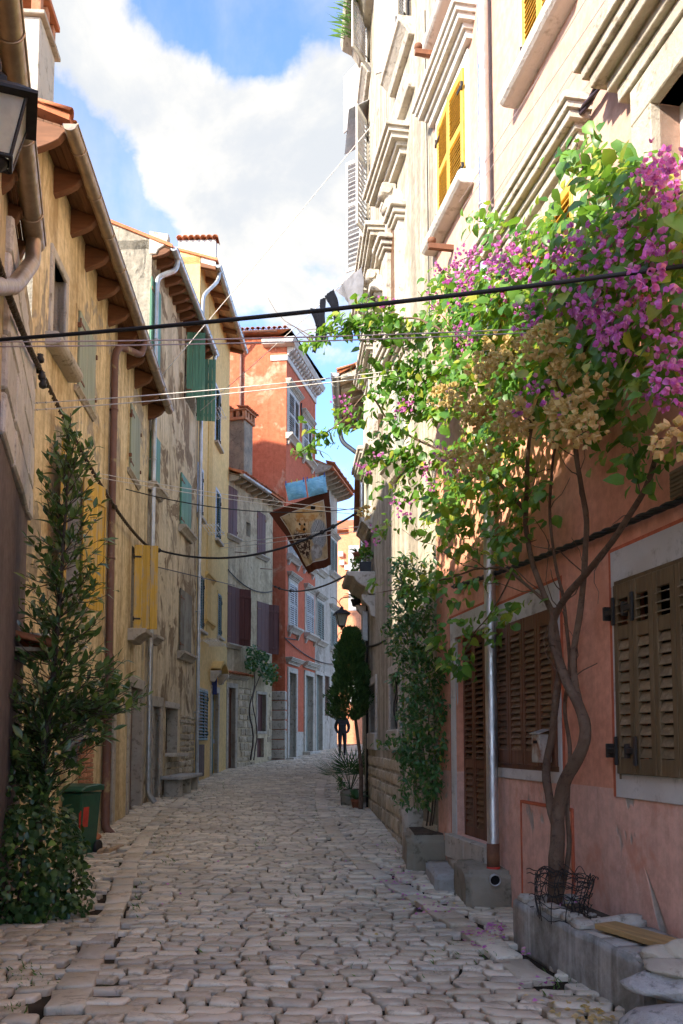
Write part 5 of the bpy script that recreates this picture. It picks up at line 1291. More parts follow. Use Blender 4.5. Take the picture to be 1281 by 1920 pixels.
# --- concrete planter and bench ledge against the salmon wall
pl = empty('concrete_planter', WP.M, 'stained concrete planter with bougainvillea trunk and ledge along salmon wall', 'planter')
uA, uB = WP.hit(1000, 1700)[0], 0
q0 = WP.inv @ Vector((1.33, 7.2, 0)); q1 = WP.inv @ Vector((1.70, 5.25, 0)); uA, uB = q0.x, q1.x; out = -(q0.y + q1.y) / 2; h = .39; us = uA + 1.12
mslab('front_wall', m_conc, pl, uA, uB, -out, -out + .09, -.03, h - .02, .012, .012, 6)
mslab('end_wall', m_conc, pl, uA, uA + .09, -out + .09, 0, -.03, h + .01, .012, .01, 3)
for i in range(6):
    a = uA + .05 + i * .19; mslab('rim_stone', m_lime, pl, a, a + .17, -out + .03 - R.uniform(0, .02), -out + .15, h - .03, h + R.uniform(.01, .035), .015, .012, 2)
b = MB(); b.box(uA + .08, us, -out + .08, 0, .15, h - .05); b.ob('soil', m_soil, pl)
mslab('divider_stone', m_lime, pl, us - .05, us + .08, -out + .10, -.02, .2, h + .045, .03, .02, 3)
mslab('ledge', m_conc, pl, us + .08, uB + .02, -out + .09, 0, -.03, h - .045, .01, .006, 4)
k = 0; u = us + .085
while u < uB - .05:
    w = R.uniform(.2, .3)
    for (ya, yb) in ((-out + .02, -out * .52), (-out * .51, -.01)): mslab('ledge_tile', m_step if (k % 3) else m_lime, pl, u, min(u + w - .006, uB + .02), ya, yb, h - .045, h - .012 + R.uniform(-.004, .006), .006, .005, 2); k += 1
    u += w
a, c = WP.inv @ at(1075, 1722, 6.25), WP.inv @ at(1215, 1775, 5.45)
for i in range(26):
    r = R.uniform(.014, .03); rock('pebble', m_lime if i % 3 else m_rubble, pl, (uA + R.uniform(.5, 1.05), -out + R.uniform(.14, .4), h - .04), r, (1, 1, .7), i, 1)
bd = MB(); bd.box(0, 1.0, -.085, .085, 0, .036); d = Vector((uB - .14, -.20, 0)) - Vector((us + .14, -.33, 0))
tag(bd.ob('wood_board', paint_wood('raw_pine', C(.42, .27, .11), C(.28, .17, .07), .4, .65, .1, (2, 20, 20)), None, WP.M @ T(us + .14, -.36, h + .006) @ RZ(math.atan2(.17, .85)) @ RX(.02), bevel=.004), 'yellowish pine board lying on the concrete ledge', 'board')
# stones at the near end
for i, (px, py, d, r, sq, l) in enumerate(((1210, 1795, 5.15, .06, (1.1, 1, .7), 'small pale stone on top of the pile at the ledge end'), (1240, 1790, 5.1, .085, (1.4, 1, .7), 'rounded grey stone on top of the pile at the ledge end'), (1275, 1785, 5.1, .09, (1.2, 1, .8), 'stone at the frame edge beside the ledge'), (1260, 1815, 5.0, .13, (1.6, 1.2, .35), 'flat slab stone in the middle of the pile'), (1255, 1845, 5.0, .16, (1.6, 1.2, .5), 'wide rough stone low in the pile at the ledge end'))):
    q = at(px, py, d); tag(rock('pile_stone', m_rock if i in (0, 4) else m_limed, None, q, r, sq, i * 3.1), l, 'stone', 'stones piled at the end of the ledge')
q = at(1275, 1915, 4.75); tag(rock('boulder', m_rock, None, (q.x, q.y, .10), .26, (1.15, 1.0, .75), 9), 'large pale boulder at bottom right corner', 'boulder')
mslab('core', m_block, pl, uB + .02, uB + .5, -out + .05, 0, -.03, h - .16, .04, .03, 3)
# --- rolled wire netting round the trunk
wn = MB(); c = WP.inv @ at(1045, 1690, 6.6); r0 = R
for k in range(22):
    a = k / 22 * 2 * pi * 1.6; rad = .24 + .07 * sin(a * 1.3); x = c.x + cos(a) * rad * 1.25; y = c.y + sin(a) * rad * .62
    wn.tube(smooth_path([(x - .10 * cos(a) + R.uniform(-.02, .02), y, h - .05), (x, y - .02, h + .10), (x + .07 * cos(a), y + .01, h + .22 + R.uniform(-.03, .05)), (x + .02 * cos(a), y + .05, h + .27 + R.uniform(-.03, .05)), (x - .1 * cos(a), y + .08, h + .24)], 4), .0035, 4)
for z in (.0, .09, .17, .24, .27):
    wn.tube([(c.x + cos(a) * (.24 + .07 * sin(a * 1.3)) * (1.12 + z), c.y + sin(a) * (.24 + .07 * sin(a * 1.3)) * .66, h - .02 + z + .012 * sin(a * 9)) for a in [i / 60 * 2 * pi * 1.6 for i in range(61)]], .0035, 4)
tag(wn.ob('wire_netting', m_iron, None, WP.M, recalc=False), 'dark roll of wire netting around the bougainvillea trunk', 'wire netting')
# --- letter box
u, z = WP.hit(1013, 1430, .12); lb = empty('letter_box', WP.M @ T(u, 0, z), 'small rusty white letter box by the brown shutters', 'letter box')
b = MB(); b.box(-.085, .085, -.16, -.05, 0, .235); b.ob('body', metal('rusted_white_enamel', C(.50, .47, .40), .5, .2, C(.24, .10, .04), .9, .5), lb, bevel=.006)
b = MB(); b.prism([(-.175, .235), (-.05, .275), (-.05, .285), (-.18, .245)], -.095, .095); b.ob('lid', m_zinc, lb, bevel=.003)
b = MB(); b.box(-.04, .04, -.163, -.1605, .16, .185); b.ob('letter_slot', m_dark, lb); b = MB(); b.box(-.03, .03, -.05, -.005, .05, .2); b.ob('bracket', m_zinc, lb)
# --- little bottle on the block
q = at(941, 1612, 8.95); b = MB(); b.lathe([(.001, 0), (.028, 0), (.028, .085), (.012, .105), (.012, .135), (.001, .135)], (1.61, 8.98, .375), 10); tag(b.ob('glass_bottle', flat('clear_white_glass', C(.55, .53, .48), .12, 0, .6), None), 'small clear bottle standing on the drain block', 'bottle')
# --- lanterns
def lantern(M, s, label, arm, glow=None):
    """tapered four sided lantern: roof, frame, panes, finial, on a wall bracket (local origin = centre of the roof edge plane)"""
    e = empty('wall_lantern', M @ SC(s, s, s), label, 'lantern')
    b = MB(); t, bt, hh = .17, .085, .36
    for sx in (-1, 1):
        for sy in (-1, 1): b.tube([(sx * t, sy * t, 0), (sx * bt, sy * bt, -hh)], .012, 6)
    for (w, z) in ((t, -.005), (bt, -hh)):
        for k in range(4):
            a = [(-w, -w), (w, -w), (w, w), (-w, w)]; b.tube([(*a[k], z), (*a[(k + 1) % 4], z)], .014, 6)
    b.ob('frame', m_iron, e, recalc=False)
    for k in range(4):
        q = MB(); q.quad((-t, -t, -.01), (t, -t, -.01), (bt, -bt, -hh), (-bt, -bt, -hh)); q.ob('pane', m_lamp, e, RZ(k * pi / 2), recalc=False)
    b = MB(); vs = [(sx * w, sy * w, z) for (w, z) in ((.235, -.02), (.235, .0), (.12, .10), (.05, .13), (.05, .18), (.02, .22)) for (sx, sy) in ((-1, -1), (1, -1), (1, 1), (-1, 1))]
    b.add(vs, [(q * 4 + i, q * 4 + (i + 1) % 4, q * 4 + 4 + (i + 1) % 4, q * 4 + 4 + i) for q in range(5) for i in range(4)] + [(3, 2, 1, 0), (20, 21, 22, 23)]); b.ob('lantern_roof', m_iron, e)
    b = MB(); b.lathe([(.085, -hh), (.06, -hh - .03), (.03, -hh - .06), (.012, -hh - .09)], (0, 0, 0), 8); b.ob('finial', m_iron, e)
    b = MB(); b.lathe([(.02, -.02), (.035, -.08), (.045, -.14), (.03, -.2), (.005, -.22)], (0, 0, 0), 10); b.ob('bulb', m_whitep, e)
    b = MB(); b.tube(smooth_path(arm[0], 5), .014, 6)
    for ar in arm[1:]: b.tube(smooth_path(ar, 6), .009, 5)
    b.ob('bracket', m_iron, e, recalc=False); return e
c = at(-4, 200, 4.75); wx = (W0.a.x + (W0.b.x - W0.a.x) * (4.6 - W0.a.y) / (W0.b.y - W0.a.y) - c.x)
lantern(T(*c) @ RZ(radians(20)), .88, 'large street lantern with frosted panes at top left edge', [[(0, 0, .2), (0, 0, .3), (wx * .5, 0, .42), (wx * 1.08, 0, .36)], [(wx * .5, 0, .41), (wx * .8, 0, .2), (wx * 1.08, 0, .1)]])
c = at(641, 1151, 27.5); wx = .70 - c.x
lantern(T(*c) @ RZ(radians(6)), 1.05, 'small black street lantern hanging over the lane near the thuja', [[(0, 0, .2), (-.08, 0, .34), (.05, 0, .48), (wx * .55, 0, .50), (wx, 0, .5)], [(0, 0, -.42), (.0, 0, -.46), (wx, 0, -.46)], [(.08, 0, -.72), (-.02, 0, -.78), (-.12, 0, -.68), (-.05, 0, -.55), (.1, 0, -.56), (.3, 0, -.8), (wx, 0, -1.0)], [(0, 0, .22), (-.2, 0, .45), (-.32, 0, .47)]])
# --- drying racks on the yellow house
def rack(u, z, w, label):
    e = MB()
    for k in range(6):
        y = -.06 - k * .085
        e.tube([(u, y, z), (u + w, y, z)], .008, 5)
    for uu in (u, u + w):
        for s in (0, 1): e.tube([(uu, -.0 - .085 * k, z + (.05 if (k + s) % 2 else -.05)) for k in range(7)], .008, 5)
    tag(e.ob('drying_rack', m_whitep, None, W3.M, recalc=False), label, 'drying rack', 'folding racks on the yellow house')
u, z = W3.hit(376, 1200); rack(u, z, 1.3, 'white folding drying rack below the lower window of yellow house')
u, z = W3.hit(376, 985); rack(u, z, 1.0, 'white folding drying rack below the middle window of yellow house')
u, z = W3.hit(388, 775); rack(u - .4, z, .8, 'white folding drying rack beside the open green shutters')
def text3d(txt, size, mat, M, label, cat, name='house_number'):
    cu = bpy.data.curves.new('number', 'FONT'); cu.body = txt; cu.size = size; cu.extrude = .006; cu.align_x = 'CENTER'
    to = bpy.data.objects.new('tmp', cu); sc.collection.objects.link(to); dg = bpy.context.evaluated_depsgraph_get()
    me = bpy.data.meshes.new_from_object(to.evaluated_get(dg)); bpy.data.objects.remove(to); me.materials.clear(); me.materials.append(mat)
    return tag(link(name, me, None, M), label, cat)
u, z = W3.hit(418, 1283); text3d('35', .2, m_iron, W3.M @ T(u, -.012, z) @ RX(pi / 2), 'black number 35 painted beside the green door', 'house number')
u, z = W3.hit(397, 1282); b = MB(); b.box(-.012, .012, -.16, -.005, -.32, .32); tag(b.ob('blue_sign', flat('navy_enamel', C(.02, .03, .12), .4), None, W3.M @ T(u, 0, z), bevel=.003), 'narrow dark blue wall sign under the hood of the green door', 'sign')
# --- person walking away
def person():
    base = gnd(642, 1417); d = 36.0; X = (642 - CX) / F * d; e = empty('person', T(X, d, g(d)) @ RZ(radians(4)), 'person in black puffer jacket and black trousers walking up the lane', 'person')
    J = [('pel', (0, 0, .95), .15, None), ('bel', (0, .0, 1.10), .15, 'pel'), ('che', (0, .02, 1.32), .175, 'bel'), ('nek', (0, .02, 1.50), .065, 'che'), ('hd0', (0, 0, 1.58), .085, 'nek'), ('hd1', (0, -.01, 1.68), .10, 'hd0'), ('hd2', (0, 0, 1.75), .075, 'hd1')]
    for s, q in ((-1, 'l'), (1, 'r')):
        st = .12 * s
        J += [('hip' + q, (.09 * s, 0, .90), .11, 'pel'), ('kne' + q, (.10 * s, -.06 + st * .3, .49), .075, 'hip' + q), ('ank' + q, (.10 * s, .03 + st, .10), .05, 'kne' + q), ('toe' + q, (.11 * s, -.12 + st, .045), .042, 'ank' + q),
              ('sho' + q, (.19 * s, .02, 1.43), .085, 'che'), ('elb' + q, (.27 * s, .05, 1.15), .07, 'sho' + q), ('wri' + q, (.21 * s, -.08, .95), .055, 'elb' + q), ('han' + q, (.15 * s, -.11, .92), .04, 'wri' + q)]
    idx = {j[0]: i for i, j in enumerate(J)}; me = bpy.data.meshes.new('body'); me.from_pydata([j[1] for j in J], [(idx[j[3]], i) for i, j in enumerate(J) if j[3]], [])
    o = link('body', me, e); md = o.modifiers.new('skin', 'SKIN'); me.skin_vertices[0].data[0].use_root = True
    for i, j in enumerate(J): me.skin_vertices[0].data[i].radius = (j[2], j[2] * (.75 if j[0] in ('pel', 'bel', 'che') else 1))
    o.modifiers.new('sub', 'SUBSURF').render_levels = 2
    n = NB('clothes_and_skin'); sp = n.N.new('ShaderNodeSeparateXYZ'); n.L.new(n.tc.outputs['Object'], sp.inputs[0]); zz = sp.outputs[2]
    w = n.N.new('ShaderNodeTexWave'); w.inputs['Scale'].default_value = 5; w.bands_direction = 'Z'; n.L.new(n.tc.outputs['Object'], w.inputs[0])
    col = n.mix(n.ramp(zz, .86, .87), C(.016, .016, .02), C(.02, .02, .022)); col = n.mix(n.ramp(zz, 1.50, 1.51), col, C(.45, .26, .18)); n.bump(w.outputs[0], .5, .02)
    me.materials.append(n.done(col, .5))
    hb = MB(); hb.lathe([(.02, .115), (.07, .10), (.10, .05), (.108, 0), (.10, -.06), (.085, -.10)], (0, .015, 1.69), 14); hb.ob('hair', flat('dark_hair', C(.03, .02, .015), .7), e)
    for s in (-1, 1):
        q = MB(); q.lathe([(.004, -.03), (.018, -.01), (.02, .012), (.006, .03)], (s * .10, 0, 1.67), 8); q.ob('ear', me.materials[0], e)
person()
# --- washing: dark clothes, grey cloth, cushions, blanket
def cloth(name, mat, corners, nx, ny, amp, label, cat, freq=9, group=None, ph=0, th=.006, parent=None):
    a, b_, c, d = [Vector(q) for q in corners]; nrm = (b_ - a).cross(d - a).normalized(); m = MB(); vs = []
    for j in range(ny + 1):
        for i in range(nx + 1):
            s, t = i / nx, j / ny; p = a.lerp(b_, s).lerp(d.lerp(c, s), t)
            p += nrm * amp * t * (sin(s * freq + ph + t * 2) + .5 * sin(s * freq * 2.3 + t * 3)) + nrm * amp * .6 * noise.noise(Vector((s * 4, t * 4, ph)))
            p += (b_ - a).normalized() * amp * .3 * sin(t * 5 + ph)
            vs.append(p)
    N = len(vs); nn = nx + 1; F1 = [(j * nn + i, j * nn + i + 1, (j + 1) * nn + i + 1, (j + 1) * nn + i) for j in range(ny) for i in range(nx)]
    m.add(vs + [v - nrm * th for v in vs], F1 + [tuple(N + i for i in reversed(f)) for f in F1], 0, True)
    o = m.mesh(name, [mat], recalc=False); uv = o.uv_layers.new(name='UVMap')
    for lp in o.loops:
        k = lp.vertex_index % N; uv.data[lp.index].uv = ((k % nn) / nx, 1 - (k // nn) / ny)
    ob_ = link(name, o, parent)
    return tag(ob_, label, cat, group) if label else ob_
D = 15.5
def quad_at(pts, d): return [at(x, y, d + (k * .0)) for k, (x, y) in enumerate(pts)]
cloth('grey_sheet', m_greycloth, [at(630, 545, 15.8), at(680, 498, 14.6), at(676, 575, 14.6), at(655, 578, 15.2)], 10, 10, .08, 'grey cloth billowing on the line below the white shutter', 'laundry', 6)
cloth('dark_trousers', m_darkcloth, [at(609, 555, 16.2), at(626, 542, 16.0), at(640, 598, 16.0), at(628, 606, 16.1)], 6, 10, .05, 'black trousers hanging on the line beside the grey cloth', 'laundry', 8, 'dark washing on the upper line')
cloth('dark_trousers', m_darkcloth, [at(600, 562, 16.4), at(610, 558, 16.3), at(614, 645, 16.3), at(600, 640, 16.4)], 6, 10, .05, 'long dark garment hanging left of the black trousers', 'laundry', 8, 'dark washing on the upper line', 2)
cloth('dark_shirt', m_darkcloth, [at(583, 578, 16.7), at(602, 580, 16.6), at(598, 615, 16.6), at(592, 612, 16.7)], 6, 8, .05, 'small dark garment at the left end of the upper washing line', 'laundry', 8, 'dark washing on the upper line', 4)
cloth('dark_shirt', m_darkcloth, [at(596, 600, 16.6), at(604, 604, 16.6), at(592, 662, 16.6), at(585, 660, 16.7)], 5, 8, .04, 'long black sleeve dangling lowest on the upper washing line', 'laundry', 8, 'dark washing on the upper line', 5)
def cushion(cs, d, label):
    a, b_, c, dd = [at(x, y, d) for x, y in cs]; nrm = (b_ - a).cross(dd - a).normalized(); m = MB(); n = 12; vs = []
    for sgn in (1, -1):
        for j in range(n + 1):
            for i in range(n + 1):
                s, t = i / n, j / n; p = a.lerp(b_, s).lerp(dd.lerp(c, s), t); e = min(s, 1 - s, t, 1 - t)
                puff = 0 if e < .06 else (sin(min(1, (max(s - .06, 0)) / .88) * pi) * sin(min(1, max(t - .06, 0) / .88) * pi)) ** .45 * .11 * (.7 + .5 * t)
                wr = .012 * noise.noise(Vector((s * 9, t * 9, d))) + (.02 * noise.noise(Vector((s * 14, 3, d))) if e < .06 else 0)
                vs.append(p + nrm * sgn * (puff + .004) + nrm * wr)
    nn = n + 1; N = nn * nn; F1 = [(j * nn + i, j * nn + i + 1, (j + 1) * nn + i + 1, (j + 1) * nn + i) for j in range(n) for i in range(n)]
    m.add(vs, F1 + [tuple(N + i for i in reversed(f)) for f in F1], 0, True)
    e0 = empty('cushion', T(*a.lerp(b_, .5)), label, 'cushion', 'blue cushions drying on a line'); q = m.ob('cover', m_bluecloth, e0, T(*(-a.lerp(b_, .5))), recalc=False)
    for s, col in ((.06, C(.02, .08, .35)), (.35, C(.7, .5, .05)), (.62, C(.7, .5, .05) if cs[0][0] < 560 else C(.55, .12, .08)), (.95, C(.02, .08, .35))):
        pg = MB(); w = a.lerp(b_, s); pg.box(-.014, .014, -.02, .02, -.07, .07); pg.ob('peg', flat('peg_plastic', col, .4), e0, T(*(w - a.lerp(b_, .5))), bevel=.004)
cushion([(534, 907), (571, 899), (576, 932), (541, 939)], 27.0, 'left pale blue cushion pegged to a washing line')
cushion([(574, 899), (610, 890), (614, 923), (579, 932)], 26.6, 'right pale blue cushion pegged to a washing line')
def blanket_mat():
    n = NB('animal_blanket'); uv = n.N.new('ShaderNodeSeparateXYZ'); n.L.new(n.tc.outputs['UV'], uv.inputs[0]); u, v = uv.outputs[0], uv.outputs[1]
    def vecuv(sx, sy, ox=0, oy=0):
        m = n.N.new('ShaderNodeMapping'); m.inputs['Scale'].default_value = (sx, sy, 1); m.inputs['Location'].default_value = (ox, oy, 0); n.L.new(n.tc.outputs['UV'], m.inputs[0]); return m.outputs[0]
    def blob(x, y, rx, ry, soft=.25):
        a = n.math('DIVIDE', n.math('SUBTRACT', u, x), rx); b = n.math('DIVIDE', n.math('SUBTRACT', v, y), ry)
        d = n.math('ADD', n.math('MULTIPLY', a, a), n.math('MULTIPLY', b, b)); d = n.math('ADD', d, n.math('MULTIPLY', n.math('SUBTRACT', n.noise(9, 3, .6, vecuv(1, 1)), .5), .8)); return n.ramp(d, 1 + soft, 1 - soft)
    field = n.mix(n.ramp(n.noise(5, 4, .7, vecuv(1, 1)), .35, .65), C(.42, .27, .13), C(.60, .44, .26))
    tufts = n.noise(1, 3, .6, vecuv(26, 5)); field = n.mix(n.math('MULTIPLY', n.ramp(tufts, .58, .64), n.ramp(v, .62, .70)), field, C(.07, .045, .03))
    col = field
    dark = blob(.30, .42, .20, .22); tw = n.noise(1, 4, .7, vecuv(14, 18)); col = n.mix(dark, col, n.mix(n.ramp(tw, .52, .56), C(.06, .03, .02), C(.50, .36, .24)))
    col = n.mix(blob(.60, .80, .24, .13), col, n.mix(n.ramp(n.noise(7, 3, .6, vecuv(1, 1)), .4, .6), C(.52, .24, .07), C(.64, .40, .18)))   # big tawny head
    col = n.mix(blob(.42, .66, .15, .11), col, n.mix(n.ramp(n.noise(11, 3, .6, vecuv(1, 1)), .42, .58), C(.42, .18, .05), C(.68, .46, .24)))
    for (x, y, rx, ry) in ((.70, .84, .045, .035), (.38, .69, .02, .02), (.47, .66, .02, .02), (.43, .60, .035, .02)): col = n.mix(blob(x, y, rx, ry), col, C(.02, .015, .012))
    w = n.N.new('ShaderNodeTexWave'); w.inputs['Scale'].default_value = 9; w.inputs['Distortion'].default_value = 5; n.L.new(vecuv(1.6, 1), w.inputs[0])
    col = n.mix(blob(.72, .46, .16, .20), col, n.mix(n.ramp(w.outputs['Fac'], .35, .6), C(.10, .09, .08), C(.50, .48, .44)))       # striped body
    col = n.mix(blob(.60, .24, .13, .10), col, n.mix(n.ramp(n.noise(9, 3, .6, vecuv(1, 1)), .4, .6), C(.22, .18, .15), C(.46, .40, .34)))
    col = n.mix(blob(.50, .17, .045, .12), col, C(.30, .25, .21))
    e = n.math('MINIMUM', n.math('MINIMUM', u, n.math('SUBTRACT', 1.0, u)), n.math('MINIMUM', v, n.math('SUBTRACT', 1.0, v)))
    col = n.mix(n.ramp(e, .118, .112), col, C(.62, .52, .40)); col = n.mix(n.ramp(e, .108, .102), col, C(.10, .032, .016))
    n.bump(n.noise(60, 2, .5), .3, .01); return n.done(col, .9, 0, .05)
m_blanket = blanket_mat()
cloth('blanket', m_blanket, [at(505, 962, 27.6), at(617, 918, 26.6), at(621, 1058, 26.7), at(578, 1076, 27.3)], 24, 24, .11, 'brown wild animal blanket hanging over the lane', 'blanket', 7)
# --- flower pots by the balcony of the cream house
def pot(c, r, h, mat, label, cat='pot', soil=True, box=False):
    e = empty('flower_pot', T(*c), label, cat); b = MB()
    if box: b.box(-r, r, -r, r, 0, h, taper=1.12)
    else: b.lathe([(r * .70, 0), (r * .95, h * .8), (r * 1.06, h * .8), (r * 1.06, h), (r * .9, h), (r * .88, h * .85)], (0, 0, 0), 16)
    b.ob('vessel', mat, e)
    b = MB(); b.lathe([(r * .86, h * .84), (r * .5, h * .9)], (0, 0, 0), 12); b.ob('soil', m_soil, e); return e
# --- cables and washing lines
def wp(W, x, y, out=0.0): u, z = W.hit(x, y, out); return W.P(u, z, out)
wire('power_cable', wp(W0, -60, 641), wp(WP, 1720, 436), .05, .011, m_wire, 'thick black cable stretched across the whole lane in front')
for i, (ya, yb, l) in enumerate(((641, 607, 'upper faded washing cord just below the thick black cable'), (650, 614, 'lower faded washing cord just below the thick black cable'))): wire('washing_line', wp(W0, -30, ya), wp(WP, 1185, yb), .03, .0045, m_linep, l, 'washing line', 'pair of faded cords', 30, knots=(.9, .93))
for i, (ya, yb, l) in enumerate(((757, 678, 'upper pale washing line running from the white quoins'), (770, 684, 'lower pale washing line running from the white quoins'))): wire('washing_line', wp(W1, 45, ya), wp(WP, 870, yb), .05, .006, m_line, l, 'washing line', 'pair of pale cords', knots=(.03, .05))
for i, (a, b_, l) in enumerate((((170, 885), (688, 958), 'upper of two thin lines from ochre house to cream house'), ((172, 893), (688, 966), 'lower of two thin lines from ochre house to cream house'))): wire('washing_line', wp(W1, *a), wp(WB, *b_), .06, .006, m_line, l, 'washing line', 'pair of thin sagging cords')
wire('cable', wp(W1, 236, 917), wp(WB, 690, 950), .25, .010, m_wire, 'thin black cable drooping under the pale washing lines')
wire('washing_line', wp(W2, 303, 705, .05), wp(WB, 700, 232), .02, .008, m_line, 'long pale line slanting up to the tin awning', 'washing line')
wire('washing_line', wp(W3, 376, 770, .3), wp(WB, 684, 492), .05, .008, m_line, 'line carrying the dark washing up to the cream house', 'washing line')
wire('washing_line', wp(W4, 428, 933), wp(W9, 668, 876), .03, .010, m_line, 'line above the two blue cushions', 'washing line')
wire('washing_line', wp(W4, 430, 944), wp(W9, 668, 888), .22, .010, m_line, 'line the two blue cushions are pegged to', 'washing line')
wire('washing_line', wp(W4, 426, 990), wp(W9, 667, 900), .04, .010, m_line, 'line the animal blanket hangs from', 'washing line')
for ya, yb, l in ((1020, 985, 'upper of two pale lines crossing before the blanket'), (1028, 993, 'lower of two pale lines crossing before the blanket')): wire('washing_line', wp(W3, 416, ya), wp(WB, 690, yb), .02, .008, m_line, l, 'washing line', 'pair of cords before the blanket')
j1 = wp(W2, 279, 1026, .16)
wire('twisted_cable', wp(W0, -10, 478, .10), wp(W1, 74, 690, .14), .05, .020, m_twist, 'twisted brown cable from the grey house to the clamp', twist=.16)
wire('twisted_cable', wp(W1, 74, 690, .14), j1, .25, .020, m_twist, 'twisted brown cable from the clamp down to the yellow shutter', twist=.16, knots=(.45, .55))
wire('power_cable', j1, wp(WB, 690, 948, .1), .55, .022, m_wire, 'black cable bundle sagging from yellow shutter in front of blanket', knots=(.02, .05, .75, .8, .85))
wire('cable', wp(W2, 282, 1060, .1), wp(W8, 668, 1140, .1), .5, .012, m_wire, 'black cable sagging low across the mottled and yellow houses')
wire('power_cable', wp(W5, 512, 1098, .05), wp(WB, 684, 1058, .1), .35, .022, m_wire, 'black cable from the red house corner to the balcony pots', knots=(.05, .12, .3))
wire('cable', wp(W5, 534, 1196, .1), wp(W8, 672, 1208, .1), .08, .022, m_wire, 'black cable crossing above the red house doors', knots=(.2,))
wire('cable', wp(W5, 536, 1198, .05), wp(W6, 628, 1245, .05), .25, .022, m_wire, 'black cable draped along the red house wall')
wire('cable', wp(W4, 428, 1068, .04), wp(W4, 512, 1108, .04), .3, .018, m_wire, 'black cable drooping on the tan house wall')
wire('cable', wp(WB, 685, 1212, .04), wp(WA, 775, 1160, .04), .10, .02, m_wire, 'thick black cable curving across the cream wall')
wire('twisted_cable', wp(WP, 850, 1100, .05), wp(WP, 1400, 884, .05), .04, .018, m_wire, 'black cable bundle along the salmon wall behind the trunks', twist=.5)
wire('twisted_cable', wp(WP, 960, 400, .08), wp(WP, 1245, -30, .08), .03, .02, m_wirep, 'violet black cable bundle climbing to the stone framed window', twist=.6)
for (a, b_, l) in (((862, 378), (1110, -20), 'upper thin cord slanting over the sunlit salmon wall'), ((866, 392), (1135, 0), 'middle thin cord slanting over the sunlit salmon wall'), ((860, 470), (1155, 0), 'lower thin cord slanting over the sunlit salmon wall')): wire('washing_line', wp(WP, *a, .25), wp(WP, *b_, .2), .02, .0035, m_linep, l, 'washing line', 'thin cords on the salmon wall')
wire('cable', wp(WP, 797, 20, .03), wp(WP, 806, 620, .03), 0, .008, m_wire, 'thin black cable running down the edge of the cream house')
cl = wp(W1, 74, 690, .14); e = empty('cable_clamp', W1.M @ T(*(W1.inv @ cl)), 'rusty cable clamp with insulators on the ochre wall', 'clamp')
b = MB(); b.tube([(0, .14, .02), (0, 0, 0), (-.3, -.02, .02)], .014, 6); b.ob('arm', m_rust, e)
for k in range(4):
    b = MB(); b.lathe([(.01, -.05), (.04, -.035), (.045, 0), (.03, .03), (.035, .05), (.01, .06)], (R.uniform(-.06, .06), R.uniform(-.05, .03), .1 - k * .09), 8); b.ob('insulator', m_iron, e)
# ------------------------------------------------------------------ plants
def leaf_shape(L, W, fold=.25, droop=.2, heart=.0):
    """leaf along +x, face up +z"""
    st = [(0.0, .0), (.12, .62 if heart else .38), (.38, 1.0), (.70, .66), (1.0, 0)]
    vs = []; fs = []
    for i, (t, w) in enumerate(st):
        x = t * L - (heart * L * .12 if 0 < i < 2 else 0); z = -droop * L * t * t
        if w == 0: vs.append((t * L, 0, z))
        else: vs += [(x, -w * W / 2, z + fold * w * W / 2), (t * L, 0, z), (x, w * W / 2, z + fold * w * W / 2)]
    # indices: 0 base, 1-3, 4-6, 7-9, 10 tip
    fs = [(0, 2, 1), (0, 3, 2), (1, 2, 5, 4), (2, 3, 6, 5), (4, 5, 8, 7), (5, 6, 9, 8), (7, 8, 10), (8, 9, 10)]
    return vs, fs
def frame_of(d, up):
    """matrix with x along d and z near up"""
    x = d.normalized(); z = (up - x * up.dot(x)); z = z.normalized() if z.length > 1e-4 else x.orthogonal().normalized(); y = z.cross(x)
    return Matrix(((x.x, y.x, z.x, 0), (x.y, y.y, z.y, 0), (x.z, y.z, z.z, 0), (0, 0, 0, 1)))
def foliage(parent, specs, shapes, m_one, m_many, key, n_one=300, part='leaf', many='foliage', origin=Vector((0, 0, 0))):
    specs.sort(key=lambda s: (s[0] + origin - camo.location).length / s[3])
    meshes = [MB().add(v, f, 0, True).mesh(part, [m_one], recalc=False) for v, f in shapes]; rest = MB()
    for i, (p, d, up, s) in enumerate(specs):
        k = i % len(shapes); M = Matrix.Translation(p) @ frame_of(d, up) @ SC(s, s * R.uniform(.85, 1.15), s)
        if i < n_one: link(part, meshes[k], parent, M)
        else: rest.add([M @ Vector(v) for v in shapes[k][0]], shapes[k][1], 0, True)
    if rest.v: rest.ob(many, m_many, parent, recalc=False)['kind'] = 'stuff'
def rv(): 
    while True:
        v = Vector((R.uniform(-1, 1), R.uniform(-1, 1), R.uniform(-1, 1)))
        if .05 < v.length < 1: return v.normalized()
def in_ellipse():
    while True:
        a, b = R.uniform(-1, 1), R.uniform(-1, 1)
        if a * a + b * b < 1: return a, b
# --- bougainvillea on the salmon wall
boug = empty('bougainvillea', (0, 0, 0), 'large bougainvillea with purple flowers climbing the salmon wall', 'climber')
boug.location = WP.P(uA + .55, .3, .28); BL = boug.location.copy()
def vp(x, y, o):
    """point of the climber seen at a pixel, o metres off the salmon wall (left of the wall's end it reaches out over the lane)"""
    if x >= 820: u, z = WP.hit(x, y, o); return WP.P(u, z, o)
    return at(x, y, 10.0 - (o - .3) * .9 + (820 - x) * .001)
def stem(pts, r0, r1, mat=m_bark, name='stem', parent=boug, sub=5, wob=.02):
    P = [vp(*q) for q in pts]; P = smooth_path(P, sub)
    P = [p + noise.noise_vector(p * 3.0) * wob for p in P]
    n = len(P); m = MB(); m.tube([p - BL for p in P], [(r0 + (r1 - r0) * i / (n - 1)) * (1 + .12 * noise.noise(P[i] * 9)) for i in range(n)], 9)
    m.ob(name, mat, parent, recalc=False); return P
